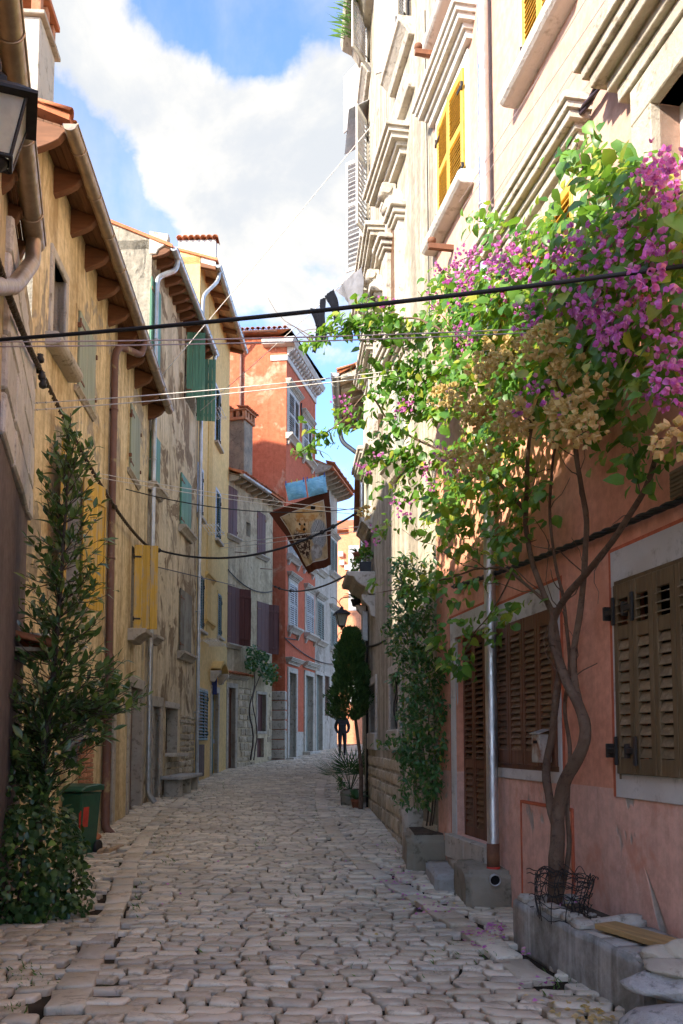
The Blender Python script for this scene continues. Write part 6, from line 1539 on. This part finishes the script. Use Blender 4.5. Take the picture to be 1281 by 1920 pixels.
S1 = stem([(1040, 1705, .30), (1043, 1650, .30), (1046, 1580, .28), (1048, 1520, .26), (1062, 1460, .25), (1092, 1400, .22), (1096, 1350, .20), (1070, 1290, .20), (1046, 1235, .20), (1036, 1180, .20), (1050, 1140, .2), (1110, 1060, .2), (1170, 980, .22), (1215, 900, .25), (1242, 820, .3)], .062, .014, name='trunk')
S2 = stem([(1046, 1560, .28), (1032, 1500, .25), (1026, 1440, .22), (1036, 1370, .20), (1046, 1280, .18), (1046, 1200, .16), (1020, 1110, .18), (992, 1030, .2), (985, 950, .22), (990, 880, .25), (1000, 790, .3), (1030, 690, .4)], .036, .014)
S3 = stem([(1096, 1355, .2), (1082, 1290, .16), (1078, 1210, .15), (1092, 1120, .14), (1098, 1000, .15), (1088, 900, .2), (1078, 800, .25), (1085, 690, .4), (1130, 560, .5)], .030, .012)
S4 = stem([(1050, 1690, .25), (1066, 1600, .2), (1064, 1520, .18), (1070, 1420, .12), (1060, 1330, .12), (1068, 1240, .12), (1060, 1150, .12), (1040, 1050, .14), (1030, 930, .2), (1045, 820, .3)], .020, .010)
S5 = stem([(1026, 1130, .2), (960, 1075, .25), (900, 1065, .3), (840, 1085, .35), (780, 1100, .4), (720, 1110, .5)], .014, .005)
S6 = stem([(985, 960, .22), (930, 900, .3), (860, 860, .35), (790, 830, .4), (730, 790, .5), (690, 740, .7), (640, 790, .9), (590, 830, 1.0), (556, 852, 1.05)], .018, .004)
S7 = stem([(1000, 800, .3), (940, 700, .4), (860, 640, .4), (790, 600, .5), (720, 600, .7), (650, 615, .9), (580, 640, 1.0)], .018, .004)
S8 = stem([(1080, 800, .25), (1000, 620, .5), (940, 520, .5), (900, 480, .4), (860, 490, .4)], .014, .005)
S9 = stem([(1130, 560, .5), (1120, 430, .6), (1095, 330, .6), (1078, 258, .6)], .012, .004)
S10 = stem([(1130, 560, .5), (1190, 450, .6), (1250, 380, .6), (1320, 340, .6)], .014, .006)
S11 = stem([(960, 1075, .25), (920, 1150, .3), (890, 1190, .35), (865, 1240, .4), (850, 1270, .4)], .008, .003)
for k in range(46):     # bare twigs
    s = R.choice((S1, S2, S3, S4, S5, S6, S7)); a = s[R.randrange(len(s) // 2, len(s))] if s in (S1, S2, S3, S4) else R.choice(s)
    P = [a]; d = rv() * .6 + Vector((-.3, -.1, .25)); L = R.uniform(.25, .9)
    for i in range(5): d = (d + rv() * .5).normalized(); P.append(P[-1] + d * L / 5)
    m = MB(); m.tube([p - BL for p in P], [.005, .0045, .004, .003, .0025, .0018], 5); m.ob('twig', m_bark, boug, recalc=False)
BB = [  # px, py, rx, ry, leaves, offset from, to
 (1185, 420, 110, 90, 330, .25, .95), (1060, 510, 120, 80, 330, .2, .85), (940, 560, 110, 60, 260, .2, .8), (1245, 560, 60, 90, 190, .25, .95), (850, 630, 80, 75, 200, .15, .6),
 (1165, 335, 60, 45, 70, .3, .9), (1085, 310, 26, 50, 36, .4, .7), (1000, 420, 80, 40, 70, .3, .7), (930, 410, 40, 22, 26, .3, .6), (770, 740, 70, 70, 170, .2, .7), (890, 740, 95, 70, 200, .15, .6), (1000, 680, 110, 70, 230, .2, .7), (1125, 640, 90, 70, 230, .2, .8),
 (1245, 690, 45, 60, 90, .3, .9), (735, 870, 50, 60, 110, .3, .7), (830, 890, 75, 60, 150, .2, .6), (930, 850, 80, 60, 110, .2, .5), (1050, 770, 60, 40, 70, .2, .5), (790, 980, 80, 55, 90, .2, .6), (900, 1000, 80, 60, 80, .15, .5), (960, 960, 60, 70, 60, .1, .4),
 (640, 612, 45, 18, 50, .7, 1.0), (700, 590, 50, 28, 60, .5, .9), (745, 610, 45, 35, 60, .4, .8), (600, 632, 28, 14, 20, .9, 1.1), (740, 690, 60, 50, 90, .3, .8), (655, 770, 30, 26, 22, .7, 1.0), (605, 815, 26, 20, 18, .9, 1.1), (568, 848, 16, 10, 9, .9, 1.1),
 (770, 1090, 70, 35, 46, .4, .7), (870, 1095, 50, 35, 26, .3, .5), (850, 1210, 45, 40, 30, .3, .5), (930, 1160, 55, 30, 24, .25, .4), (856, 1262, 16, 24, 12, .35, .5), (1190, 860, 60, 35, 34, .2, .4), (1140, 800, 60, 40, 26, .2, .5), (1110, 760, 50, 30, 20, .2, .4), (860, 540, 60, 40, 90, .2, .6)]
LS = [leaf_shape(.095, .078, .22, .25, 1.0), leaf_shape(.085, .062, .3, .12, .6), leaf_shape(.10, .085, .15, .35, 1.0), leaf_shape(.075, .06, .35, .3, .8)]
specs = []; out_d = WP.M.to_3x3() @ Vector((0, -1, 0))
for (x, y, rx, ry, n, oa, ob_) in BB:
    n = int(n * (2.3 if x < 1010 and y > 520 else 1.8)); k = max(3, n // 9)
    for _ in range(k):      # leaves come in short sprays with gaps between
        a, b = in_ellipse(); c = vp(x + a * rx, y + b * ry, R.uniform(oa, ob_)); ax = (rv() * .7 + out_d * .5 + Vector((-.2, 0, -.25))).normalized()
        for i in range(max(2, round(n / k))):
            t = i / max(1, round(n / k)); p = c + ax * (t - .5) * .32 + rv() * .05
            d = (rv() * .9 + out_d * .55 + Vector((0, 0, -.55))).normalized(); up = (out_d * .8 + Vector((-.2, -.3, .8)) + rv() * .6)
            specs.append((p - BL, d, up, R.uniform(.65, 1.35)))
for sp_ in (S5, S6, S7, S9, S10, S11):
    for p in sp_[::2]: specs.append((p + rv() * .03 - BL, (rv() + Vector((0, 0, -.4))).normalized(), out_d + Vector((0, 0, .8)), R.uniform(.6, 1.1)))
foliage(boug, specs, LS, l_boug, l_bougs, 'b', origin=BL)
def bract_cluster(n, rad, sz, mat, name, sharp=.5):
    b = MB(); vsh, fsh = leaf_shape(sz, sz * .85, .35, -.25, .8)
    for i in range(n):
        v = rv(); v.z = v.z * .7 - .1; c = v * rad * R.uniform(.55, 1.0); ax = (v + rv() * .4).normalized(); a0 = R.uniform(0, 6)
        s = ax.orthogonal().normalized(); t = ax.cross(s)
        for k in range(3):
            q = a0 + k * 2.094; d = (s * cos(q) + t * sin(q)) * .8 + ax * .75; M = Matrix.Translation(c) @ frame_of(d, ax - d * .3) @ SC(*(R.uniform(.8, 1.2),) * 3)
            b.add([M @ Vector(p) for p in vsh], fsh, 0, True)
    return b.mesh(name, [mat], recalc=False)
FM = [bract_cluster(n, r, .031, l_bract, 'flower_cluster') for n, r in ((6, .07), (9, .09), (4, .05), (11, .11), (7, .08))]
DM = [bract_cluster(n, r, .036, l_dry, 'dried_cluster') for n, r in ((26, .10), (32, .12), (20, .085))]
FB = [(1180, 560, 60, 40, 22), (1130, 600, 40, 30, 7), (1090, 545, 45, 30, 13), (1140, 435, 50, 30, 14), (1200, 510, 40, 40, 12), (1250, 420, 35, 60, 13), (1240, 320, 45, 22, 12), (1200, 370, 40, 30, 6), (1045, 560, 40, 25, 7), (1000, 470, 60, 22, 12), (920, 490, 60, 25, 13), (860, 505, 45, 20, 9), (900, 560, 60, 30, 6), (1262, 640, 22, 60, 12), (1245, 715, 35, 25, 7), (1005, 740, 35, 25, 6), (830, 880, 30, 30, 6), (750, 770, 25, 20, 4), (760, 940, 20, 20, 3), (705, 850, 30, 25, 4), (640, 770, 22, 12, 3), (870, 625, 25, 15, 4), (800, 560, 25, 15, 3), (740, 560, 30, 10, 3), (1150, 640, 40, 30, 4), (1090, 480, 40, 25, 6), (695, 1010, 10, 10, 1), (975, 590, 30, 20, 3)]
for (x, y, rx, ry, n) in FB:
    for _ in range(n):
        a, b = in_ellipse(); a *= 1.2; b *= 1.2; o = R.uniform(.6, 1.05) if x > 820 else R.uniform(.5, .9)
        FC = link('flower_cluster', R.choice(FM), boug, T(*(vp(x + a * rx, y + b * ry, o) - BL)) @ rv().to_track_quat('Z', 'Y').to_matrix().to_4x4() @ SC(*(R.uniform(.75, 1.2),) * 3)); FC['kind'] = 'stuff'
for (x, y) in ((830, 740), (850, 735), (872, 745), (895, 690), (915, 670), (940, 680), (925, 700), (885, 780), (900, 770), (905, 850), (870, 862), (890, 872), (920, 752), (962, 772), (968, 775), (1058, 768), (1072, 765), (1120, 722), (1092, 800), (1045, 680), (1012, 642), (1030, 630), (880, 800), (945, 805), (965, 800), (1070, 810), (855, 860), (990, 650), (930, 640), (1050, 700), (1085, 690), (690, 960), (1275, 815)):
    FC = link('dried_cluster', R.choice(DM), boug, T(*(vp(x, y, R.uniform(.8, 1.0)) - BL)) @ RZ(R.uniform(0, 6)) @ SC(*(R.uniform(.95, 1.3),) * 3)); FC['kind'] = 'stuff'
# --- generic climbing mass with stems
def climber(name, label, blobs, pos, shapes, mo, mm, stems, n_one=300, cat='climber', bark=m_barkd, size=(.7, 1.2), outv=Vector((-1, -.3, 0)), spray=7, sprL=.22, down=-.4):
    e = empty(name, stems[0][0][0] if stems else pos(*blobs[0][:2], 0), label, cat); L = e.location.copy(); sp = []
    for (P, r0, r1) in stems:
        P = smooth_path(P, 5); n = len(P); m = MB(); m.tube([p + noise.noise_vector(p * 4) * .015 - L for p in P], [r0 + (r1 - r0) * i / (n - 1) for i in range(n)], 6); m.ob('stem', bark, e, recalc=False)
    for (x, y, rx, ry, n) in blobs:
        for _ in range(max(1, n // spray)):
            a, b = in_ellipse(); c = pos(x + a * rx, y + b * ry, R.random()); ax = (rv() * .8 + outv * .4 + Vector((0, 0, -.2))).normalized()
            for i in range(spray):
                p = c + ax * (i / spray - .5) * sprL + rv() * .03; d = (rv() * .9 + outv * .5 + Vector((0, 0, down))).normalized(); sp.append((p - L, d, outv * .7 + Vector((0, -.2, .9)) + rv() * .5, R.uniform(*size)))
    foliage(e, sp, shapes, mo, mm, name, n_one, origin=L); return e
def jpos(x, y, t): return at(x, y, 11.1 - .5 * t + (790 - x) * .004)
JS = [leaf_shape(.075, .034, .25, .2), leaf_shape(.065, .032, .3, .35), leaf_shape(.085, .038, .2, .15)]
climber('jasmine_climber', 'dark green jasmine climber covering the corner of the cream house', [(775, 1075, 38, 40, 442), (768, 1140, 42, 45, 598), (772, 1200, 46, 45, 676), (785, 1265, 48, 45, 728), (795, 1330, 46, 45, 702), (790, 1395, 46, 42, 624), (792, 1450, 40, 35, 442), (780, 1490, 38, 25, 208), (735, 1395, 22, 16, 78), (750, 1060, 20, 20, 78), (735, 1180, 20, 20, 62)], jpos, JS, l_jas, l_jass,
        [([at(800, 1548, 11.2), at(804, 1500, 11.1), at(795, 1420, 11.1), at(785, 1300, 11.1), at(775, 1150, 11.1)], .012, .005), ([at(806, 1548, 11.2), at(812, 1490, 11.1), at(805, 1400, 11.05), at(800, 1250, 11.0)], .014, .005), ([at(810, 1548, 11.2), at(818, 1480, 11.1), at(815, 1380, 11.0), at(808, 1300, 11.0)], .010, .004)], outv=Vector((-.9, -.45, 0)))
# --- creeper on the tan house
climber('creeper', 'thin green creeper hanging over the door of the tan stone house', [(485, 1240, 18, 18, 220), (505, 1262, 16, 18, 240), (475, 1225, 10, 12, 90), (470, 1255, 8, 14, 60)], lambda x, y, t: wp(W4, x, y, .1 + .3 * t), [leaf_shape(.12, .10, .25, .2)], l_jas, l_jass, [([wp(W4, 470, 1425, .1), wp(W4, 475, 1380, .1), wp(W4, 468, 1330, .1), wp(W4, 478, 1280, .1), wp(W4, 472, 1235, .12)], .035, .02), ([wp(W4, 476, 1425, .12), wp(W4, 482, 1370, .1), wp(W4, 474, 1310, .1), wp(W4, 490, 1262, .12)], .025, .015)], 200, outv=Vector((.7, -.7, 0)), sprL=.3)
# --- laurel tree on the left
tb = gnd(72, 1640); tb = Vector((-2.82, 8.75, 0)); lau = empty('laurel_tree', T(*tb), 'slender dark green laurel tree rising above the ivy bush', 'tree'); sp = []
tr = [tb + Vector((0, 0, .0)), at(72, 1560, 8.8), at(80, 1440, 8.8), at(92, 1330, 8.8), at(104, 1220, 8.8), at(114, 1100, 8.8), at(122, 980, 8.8), at(128, 880, 8.8), at(133, 775, 8.8)]
P = smooth_path(tr, 4); m = MB(); n = len(P); m.tube([p - tb for p in P], [.045 - .041 * i / (n - 1) for i in range(n)], 8); m.ob('trunk', m_barkd, lau, recalc=False)
br = MB()
for (x, y, rx, ry, k) in ((137, 800, 16, 26, 10), (130, 850, 38, 30, 16), (128, 900, 45, 30, 16), (120, 960, 58, 40, 20), (118, 1030, 70, 45, 26), (112, 1100, 76, 45, 28), (110, 1170, 88, 45, 30), (112, 1230, 95, 40, 34), (120, 1285, 110, 40, 40), (165, 1310, 95, 35, 34), (55, 1330, 60, 45, 30), (100, 1370, 85, 45, 34), (180, 1340, 40, 25, 12), (90, 1440, 60, 40, 22), (40, 1400, 40, 50, 20), (215, 1300, 40, 25, 12)):
    for _ in range(int(k * .9)):
        a, b = in_ellipse(); tip = at(x + a * rx * 1.35, y + b * ry, 8.8 + R.uniform(-.45, .4)); z = tip.z - R.uniform(.05, .3)
        st = min(P, key=lambda q: abs(q.z - (z - .12)) ); d = tip - st
        if d.length > .6: st = tip - d.normalized() * R.uniform(.35, .6)
        mid = st.lerp(tip, .5) + rv() * .04 - Vector((0, 0, .03)); Q = smooth_path([st, mid, tip], 3); br.tube([q - tb for q in Q], [.006 - .004 * i / (len(Q) - 1) for i in range(len(Q))], 4)
        nl = R.randint(6, 10); ax = (tip - st).normalized()
        for i in range(nl):
            t = .35 + .65 * i / (nl - 1); p = Q[min(len(Q) - 1, int(t * (len(Q) - 1)))] + rv() * .012; sd = rv(); sd = (sd - ax * sd.dot(ax)).normalized()
            sp.append((p - tb, (ax * .75 + sd * .75 + Vector((0, 0, .15))).normalized(), Vector((.25, -.3, .9)) + rv() * .5, R.uniform(.7, 1.2)))
o = br.ob('branches', m_barkd, lau, recalc=False); o['kind'] = 'stuff'
foliage(lau, sp, [leaf_shape(.125, .050, .3, .08), leaf_shape(.14, .054, .25, .2), leaf_shape(.10, .046, .35, -.05)], l_laurel, l_laurels, 'l', origin=tb)
# --- ivy bush at lower left
iv = gnd(80, 1738); ivy = empty('ivy_bush', T(-2.75, 8.2, 0), 'dense dark ivy bush at lower left in front of the bin', 'bush'); IL = Vector((-2.75, 8.2, 0)); sp = []
for (c, rad, n) in (((-2.75, 8.3, .50), (.42, .5, .62), 1150), ((-2.55, 8.25, .28), (.30, .35, .36), 420), ((-3.0, 8.6, .95), (.35, .45, .42), 420), ((-3.05, 8.2, .3), (.4, .5, .4), 350), ((-3.1, 9.1, 1.6), (.16, .35, .6), 260)):
    for _ in range(n):
        v = rv(); k = R.uniform(.78, 1.04) * (1 + .16 * noise.noise(v * 2.2 + Vector(c))); p = Vector(c) + Vector((v.x * rad[0], v.y * rad[1], v.z * rad[2])) * k
        if p.z < .03: p.z = R.uniform(.03, .15)
        sp.append((p - IL, (rv() * .8 + v * .4 + Vector((0, 0, -.5))).normalized(), v + Vector((0, 0, .5)) + rv() * .4, R.uniform(.7, 1.35)))
foliage(ivy, sp, [leaf_shape(.058, .052, .15, .2, 1.0), leaf_shape(.05, .042, .2, .1, .8), leaf_shape(.066, .05, .25, .3, .5)], l_ivy, l_ivys, 'i', origin=IL)
for (x, y, h) in ((-2.8, 8.15, .5), (-2.6, 8.2, .35), (-3.0, 8.5, .9)):
    m = MB(); m.tube(smooth_path([(x - IL.x, y - IL.y, 0), (x - IL.x + .05, y - IL.y, h * .5), (x - IL.x - .03, y - IL.y + .1, h)], 4), .015, 6); m.ob('stem', m_barkd, ivy, recalc=False)
for i, (px, py, r) in enumerate(((20, 1712, .12), (78, 1722, .11), (118, 1725, .08))):
    q = gnd(px, py); tag(rock('edging_stone', m_limed if i else m_rubble, None, (q.x, q.y, r * .45), r, (1.3, 1, .7), i + 20), ['rough stone at the foot of the ivy by the frame edge', 'middle rough stone under the ivy bush', 'small rough stone under the right side of the ivy'][i], 'stone', 'stones edging the ivy bed')
# --- thuja, palm and pots by the corner of the cream house
tq = Vector(((676 - CX) / F * 17.6, 17.6, g(17.6))); th = empty('thuja_tree', T(*tq), 'small dark conical thuja on a bare trunk at the lane bend', 'tree')
P = smooth_path([tq, at(677, 1440, 17.6), at(668, 1360, 17.6), at(660, 1290, 17.6), at(657, 1210, 17.6)], 4); m = MB(); n = len(P); m.tube([p - tq for p in P], [.045 - .03 * i / (n - 1) for i in range(n)], 8); m.ob('trunk', m_bark, th, recalc=False)
m = MB()
for k in range(11000):
    t = R.random() ** .8; y = 1352 - t * 172; prof = 38 * min(1, (t + .05) * 5.5) ** .6 * (1 - t) ** .42 * 1.08 + 3; a = R.uniform(0, 2 * pi); rr = sqrt(R.uniform(.12, 1)) * (1 + .5 * noise.noise(Vector((cos(a) * 1.6, sin(a) * 1.6, t * 9))))
    cx = 655 + (t - .3) * 4; c = at(cx, y, 17.6); rad = prof / F * 17.6 * rr; p = c + Vector((cos(a) * rad, sin(a) * rad, 0)); d = (Vector((cos(a), sin(a), 0)) * .7 + Vector((0, 0, 1)) + rv() * .5).normalized(); s = R.uniform(.05, .11); f = frame_of(d, rv())
    v = [Vector((0, 0, 0)), Vector((s * .4, s * .16, 0)), Vector((s, 0, 0)), Vector((s * .4, -s * .16, 0)), Vector((s * .75, s * .3, 0.01)), Vector((s * .75, -s * .3, -.01))]
    m.add([p - tq + f @ q for q in v], [(0, 1, 2, 3), (0, 4, 1), (0, 3, 5)])
o = m.ob('crown', l_thuja, th, recalc=False); o['kind'] = 'stuff'
def fan_palm(c, n, L, label):
    e = empty('fan_palm', T(*c), label, 'palm')
    for k in range(n):
        az = 2 * pi * k / n + R.uniform(-.3, .3); el = R.uniform(.5, 1.3); d = Vector((cos(az) * cos(el), sin(az) * cos(el), sin(el))); hub = d * L * .55; b = MB(); b.tube([Vector((0, 0, 0)), hub], .006, 4)
        s = d.orthogonal().normalized(); s = Vector((-sin(az), cos(az), 0)); up = d.cross(s)
        for j in range(13):
            q = (j - 6) / 6 * 1.35; dd = (d * cos(q) + s * sin(q) + Vector((0, 0, -.12 - .1 * R.random()))).normalized(); ln = L * .6 * (1 - .25 * abs(q)); w = .014
            sd = dd.cross(up).normalized() * w; b.add([hub, hub + dd * ln * .5 + sd, hub + dd * ln, hub + dd * ln * .5 - sd], [(0, 1, 2, 3)])
        b.ob('frond', l_palm, e, recalc=False)
    return e
pc = Vector(((650 - CX) / F * 18.6, 18.6, g(18.6)))
bx = mslab('stone_trough', m_block, None, pc.x - .12, pc.x + .30, 18.4, 19.0, pc.z - .03, pc.z + .32, .03, .02); tag(bx, 'small mossy stone trough under the palm', 'trough'); b = MB(); b.box(pc.x - .07, pc.x + .25, 18.45, 18.95, pc.z + .29, pc.z + .33); b.ob('soil', m_soil, bx)
fan_palm((pc.x + .08, 18.75, pc.z + .3), 13, .95, 'spiky fan palm growing from the stone trough')
c = at(668, 1485, 17.9); pot((c.x, 17.9, g(17.9)), .10, .20, m_terra, 'terracotta pot beside the stone trough')
def strap_plant(c, n, L, label, w=.05):
    e = empty('leafy_plant', T(*c), label, 'plant')
    for k in range(n):
        az = R.uniform(0, 2 * pi); el = R.uniform(.5, 1.2); b = MB(); P = [Vector((cos(az) * t * L * cos(el), sin(az) * t * L * cos(el), t * L * sin(el) - .45 * L * t * t)) for t in [i / 6 for i in range(7)]]; s = Vector((-sin(az), cos(az), 0)); vs = []
        for i, p in enumerate(P): ww = w * sin(pi * (.12 + .86 * i / 6)); vs += [p - s * ww, p + Vector((0, 0, -.3 * ww)), p + s * ww]
        b.add(vs, [(i * 3 + q, i * 3 + q + 1, i * 3 + q + 4, i * 3 + q + 3) for i in range(6) for q in (0, 1)], 0, True); b.ob('leaf', l_palm, e, recalc=False)
strap_plant((c.x, 17.9, g(17.9) + .18), 14, .5, 'broad leaved green plant growing in the terracotta pot')
q = Vector(((641 - CX) / F * 18.3, 18.3, g(18.3))); climber('ground_bush', 'small low bush beside the stone trough', [(638, 1470, 8, 16, 160)], lambda x, y, t: at(x, y, 18.2 + .3 * t), [leaf_shape(.05, .03)], l_jas, l_jass, [([q, q + Vector((0, 0, .2))], .01, .006)], 40, 'bush', sprL=.12)
rk = gnd(676, 1508); tag(rock('corner_stone', m_rubble, None, (rk.x, rk.y + .1, rk.z + .12), .24, (1.0, .7, .85), 31), 'rough corner stone at the foot of the cream house', 'stone')
# balcony plants
cz = W8.P(0, 0).z
def hang_pot(px, py, d, r, h, mat, label): c = at(px, py, d); return pot(c, r, h, mat, label), c
e, c = hang_pot(671, 1052, 18.0, .10, .17, m_terra, 'hanging terracotta pot above the stone balcony'); strap_plant(c + Vector((0, 0, .15)), 16, .34, 'trailing grassy plant in the hanging terracotta pot', .02)
b = MB(); b.tube([c + Vector((0, 0, .05)), c + Vector((.12, 0, .05))], .012, 5); tag(b.ob('pot_hanger', m_iron, None), 'black iron hanger holding the upper terracotta pot', 'bracket')
pz = WB.P(W.hit(690, 1098)[0] if False else .55, 0)
lz = bz + WB.z
pp = WB.P(1.25, bz, .16); pot(pp, .10, .22, m_blackp, 'square black pot on the stone balcony', box=True); climber('potted_shrub', 'leafy green shrub in the black balcony pot', [(686, 1034, 10, 14, 170)], lambda x, y, t: at(x, y, pp.y + .2 * t - .1), [leaf_shape(.07, .05)], l_boug, l_bougs, [([pp + Vector((0, 0, .2)), pp + Vector((0, 0, .5))], .008, .004)], 60, 'plant', sprL=.15)
p2 = WB.P(.6, bz, .30); pot(p2, .09, .16, m_terra, 'small terracotta pot at the edge of the stone balcony'); climber('trailing_plant', 'green trailing plant at the edge of the stone balcony', [(668, 1058, 10, 14, 170), (660, 1080, 7, 14, 80)], lambda x, y, t: at(x, y, p2.y + .25 * t - .1), [leaf_shape(.06, .045)], l_boug, l_bougs, [([p2 + Vector((0, 0, .15)), p2 + Vector((-.02, 0, .3))], .006, .004)], 60, 'plant', sprL=.15)
e, c = hang_pot(668, 1137, 18.1, .11, .14, m_blackp, 'dark hanging pot under the stone balcony'); strap_plant(c + Vector((0, 0, .12)), 22, .42, 'pale striped spider plant in the dark hanging pot', .018)
b = MB(); b.tube([c + Vector((0, 0, .03)), c + Vector((.14, .1, .03))], .012, 5); tag(b.ob('pot_hanger', m_iron, None), 'black iron hanger holding the dark lower pot', 'bracket')
cloth('navy_cloth', m_darkcloth, [at(652, 1082, 19), at(671, 1088, 19), at(668, 1104, 19), at(651, 1100, 19)], 5, 5, .03, 'navy cloth hung beside the balcony plants', 'laundry', 6)
b = MB(); b.tube([at(652, 1082, 19), at(690, 1090, 19)], .01, 5); tag(b.ob('iron_rail', m_iron, None), 'thin iron rail holding the navy cloth', 'rail')
# weeds on the top eave and ledges of the cream house, grass between the stones, fallen petals
m = MB()
def blade(p, L, w, lean):
    d = Vector((lean.x, lean.y, 1)).normalized(); s = d.orthogonal().normalized() * w; m.add([p - s, p + s, p + d * L * .6 + s * .6 + lean * L * .1, p + d * L + lean * L * .4], [(0, 1, 2, 3)])
for k in range(420):
    t = R.random(); p = WB.P(.2 + 3.2 * t, ZTc - .2 + R.uniform(-.1, .1), .3 + R.uniform(-.1, .2)); blade(p, R.uniform(.08, .35), .008, Vector((-R.uniform(.2, 1.5), R.uniform(-.6, .6), R.uniform(-1.6, .2))))
tag(m.ob('ledge_weeds', l_grass, None, recalc=False), 'wild weeds growing from the top eave of the cream house', 'weeds', kind='stuff')
m = MB()
for (px, py, rx, ry, n) in ((60, 1850, 60, 20, 46), (40, 1830, 40, 14, 30), (30, 1905, 20, 10, 30), (415, 1478, 40, 10, 90), (385, 1490, 40, 10, 70), (490, 1585, 14, 8, 30), (300, 1580, 30, 14, 50), (320, 1620, 14, 10, 24), (740, 1600, 30, 20, 40), (715, 1560, 20, 14, 30), (930, 1790, 30, 20, 30), (860, 1800, 60, 30, 40), (600, 1530, 8, 30, 40), (260, 1690, 10, 40, 40), (335, 1480, 30, 8, 40), (1060, 1850, 60, 30, 30), (450, 1700, 200, 120, 40), (700, 1780, 200, 80, 40)):
    for _ in range(n):
        a, b = in_ellipse(); p = gnd(px + a * rx, py + b * ry); blade(p + Vector((0, 0, .02)), R.uniform(.03, .06), .005, Vector((R.uniform(-.9, .9), R.uniform(-.9, .9), 0)))
tag(m.ob('grass_tufts', l_grass, None, recalc=False), 'tufts of grass and weeds between the paving stones', 'grass', kind='stuff')
m = MB(); vsh, fsh = leaf_shape(.034, .028, .4, .2, .8); m2 = MB()
for (px, py, rx, ry, n) in ((905, 1755, 40, 22, 34), (930, 1740, 22, 10, 20), (790, 1690, 45, 25, 20), (830, 1700, 30, 12, 12), (740, 1640, 45, 22, 16), (760, 1660, 40, 20, 10), (990, 1785, 12, 8, 4), (1010, 1850, 40, 30, 8), (1060, 1690, 30, 10, 14), (600, 1690, 300, 120, 12), (560, 1600, 200, 60, 8)):
    for k in range(int(n * 1.6)):
        a, b = in_ellipse(); up = .40 if py == 1690 and px == 1060 else .052; p = gnd(px + a * rx, py + b * ry, up); M = Matrix.Translation(p) @ RZ(R.uniform(0, 6)) @ RX(R.uniform(-.5, .5))
        (m if R.random() < .8 else m2).add([M @ Vector(v) for v in vsh], fsh, 0, True)
tag(m.ob('fallen_petals', l_bract, None, recalc=False), 'purple petals fallen on the paving below the bougainvillea', 'petals', kind='stuff')
for (px, py, rx, ry, n) in ((1090, 1890, 60, 25, 26), (1120, 1900, 40, 15, 14), (60, 1560, 90, 60, 0)):
    for k in range(n):
        a, b = in_ellipse(); p = gnd(px + a * rx, py + b * ry, .052); M = Matrix.Translation(p) @ RZ(R.uniform(0, 6)) @ RX(R.uniform(-.5, .5)) @ SC(1.3, 1.3, 1.3); m2.add([M @ Vector(v) for v in vsh], fsh, 0, True)
tag(m2.ob('fallen_leaves', l_dry, None, recalc=False), 'dry brown leaves fallen on the paving by the planter', 'leaves', kind='stuff')
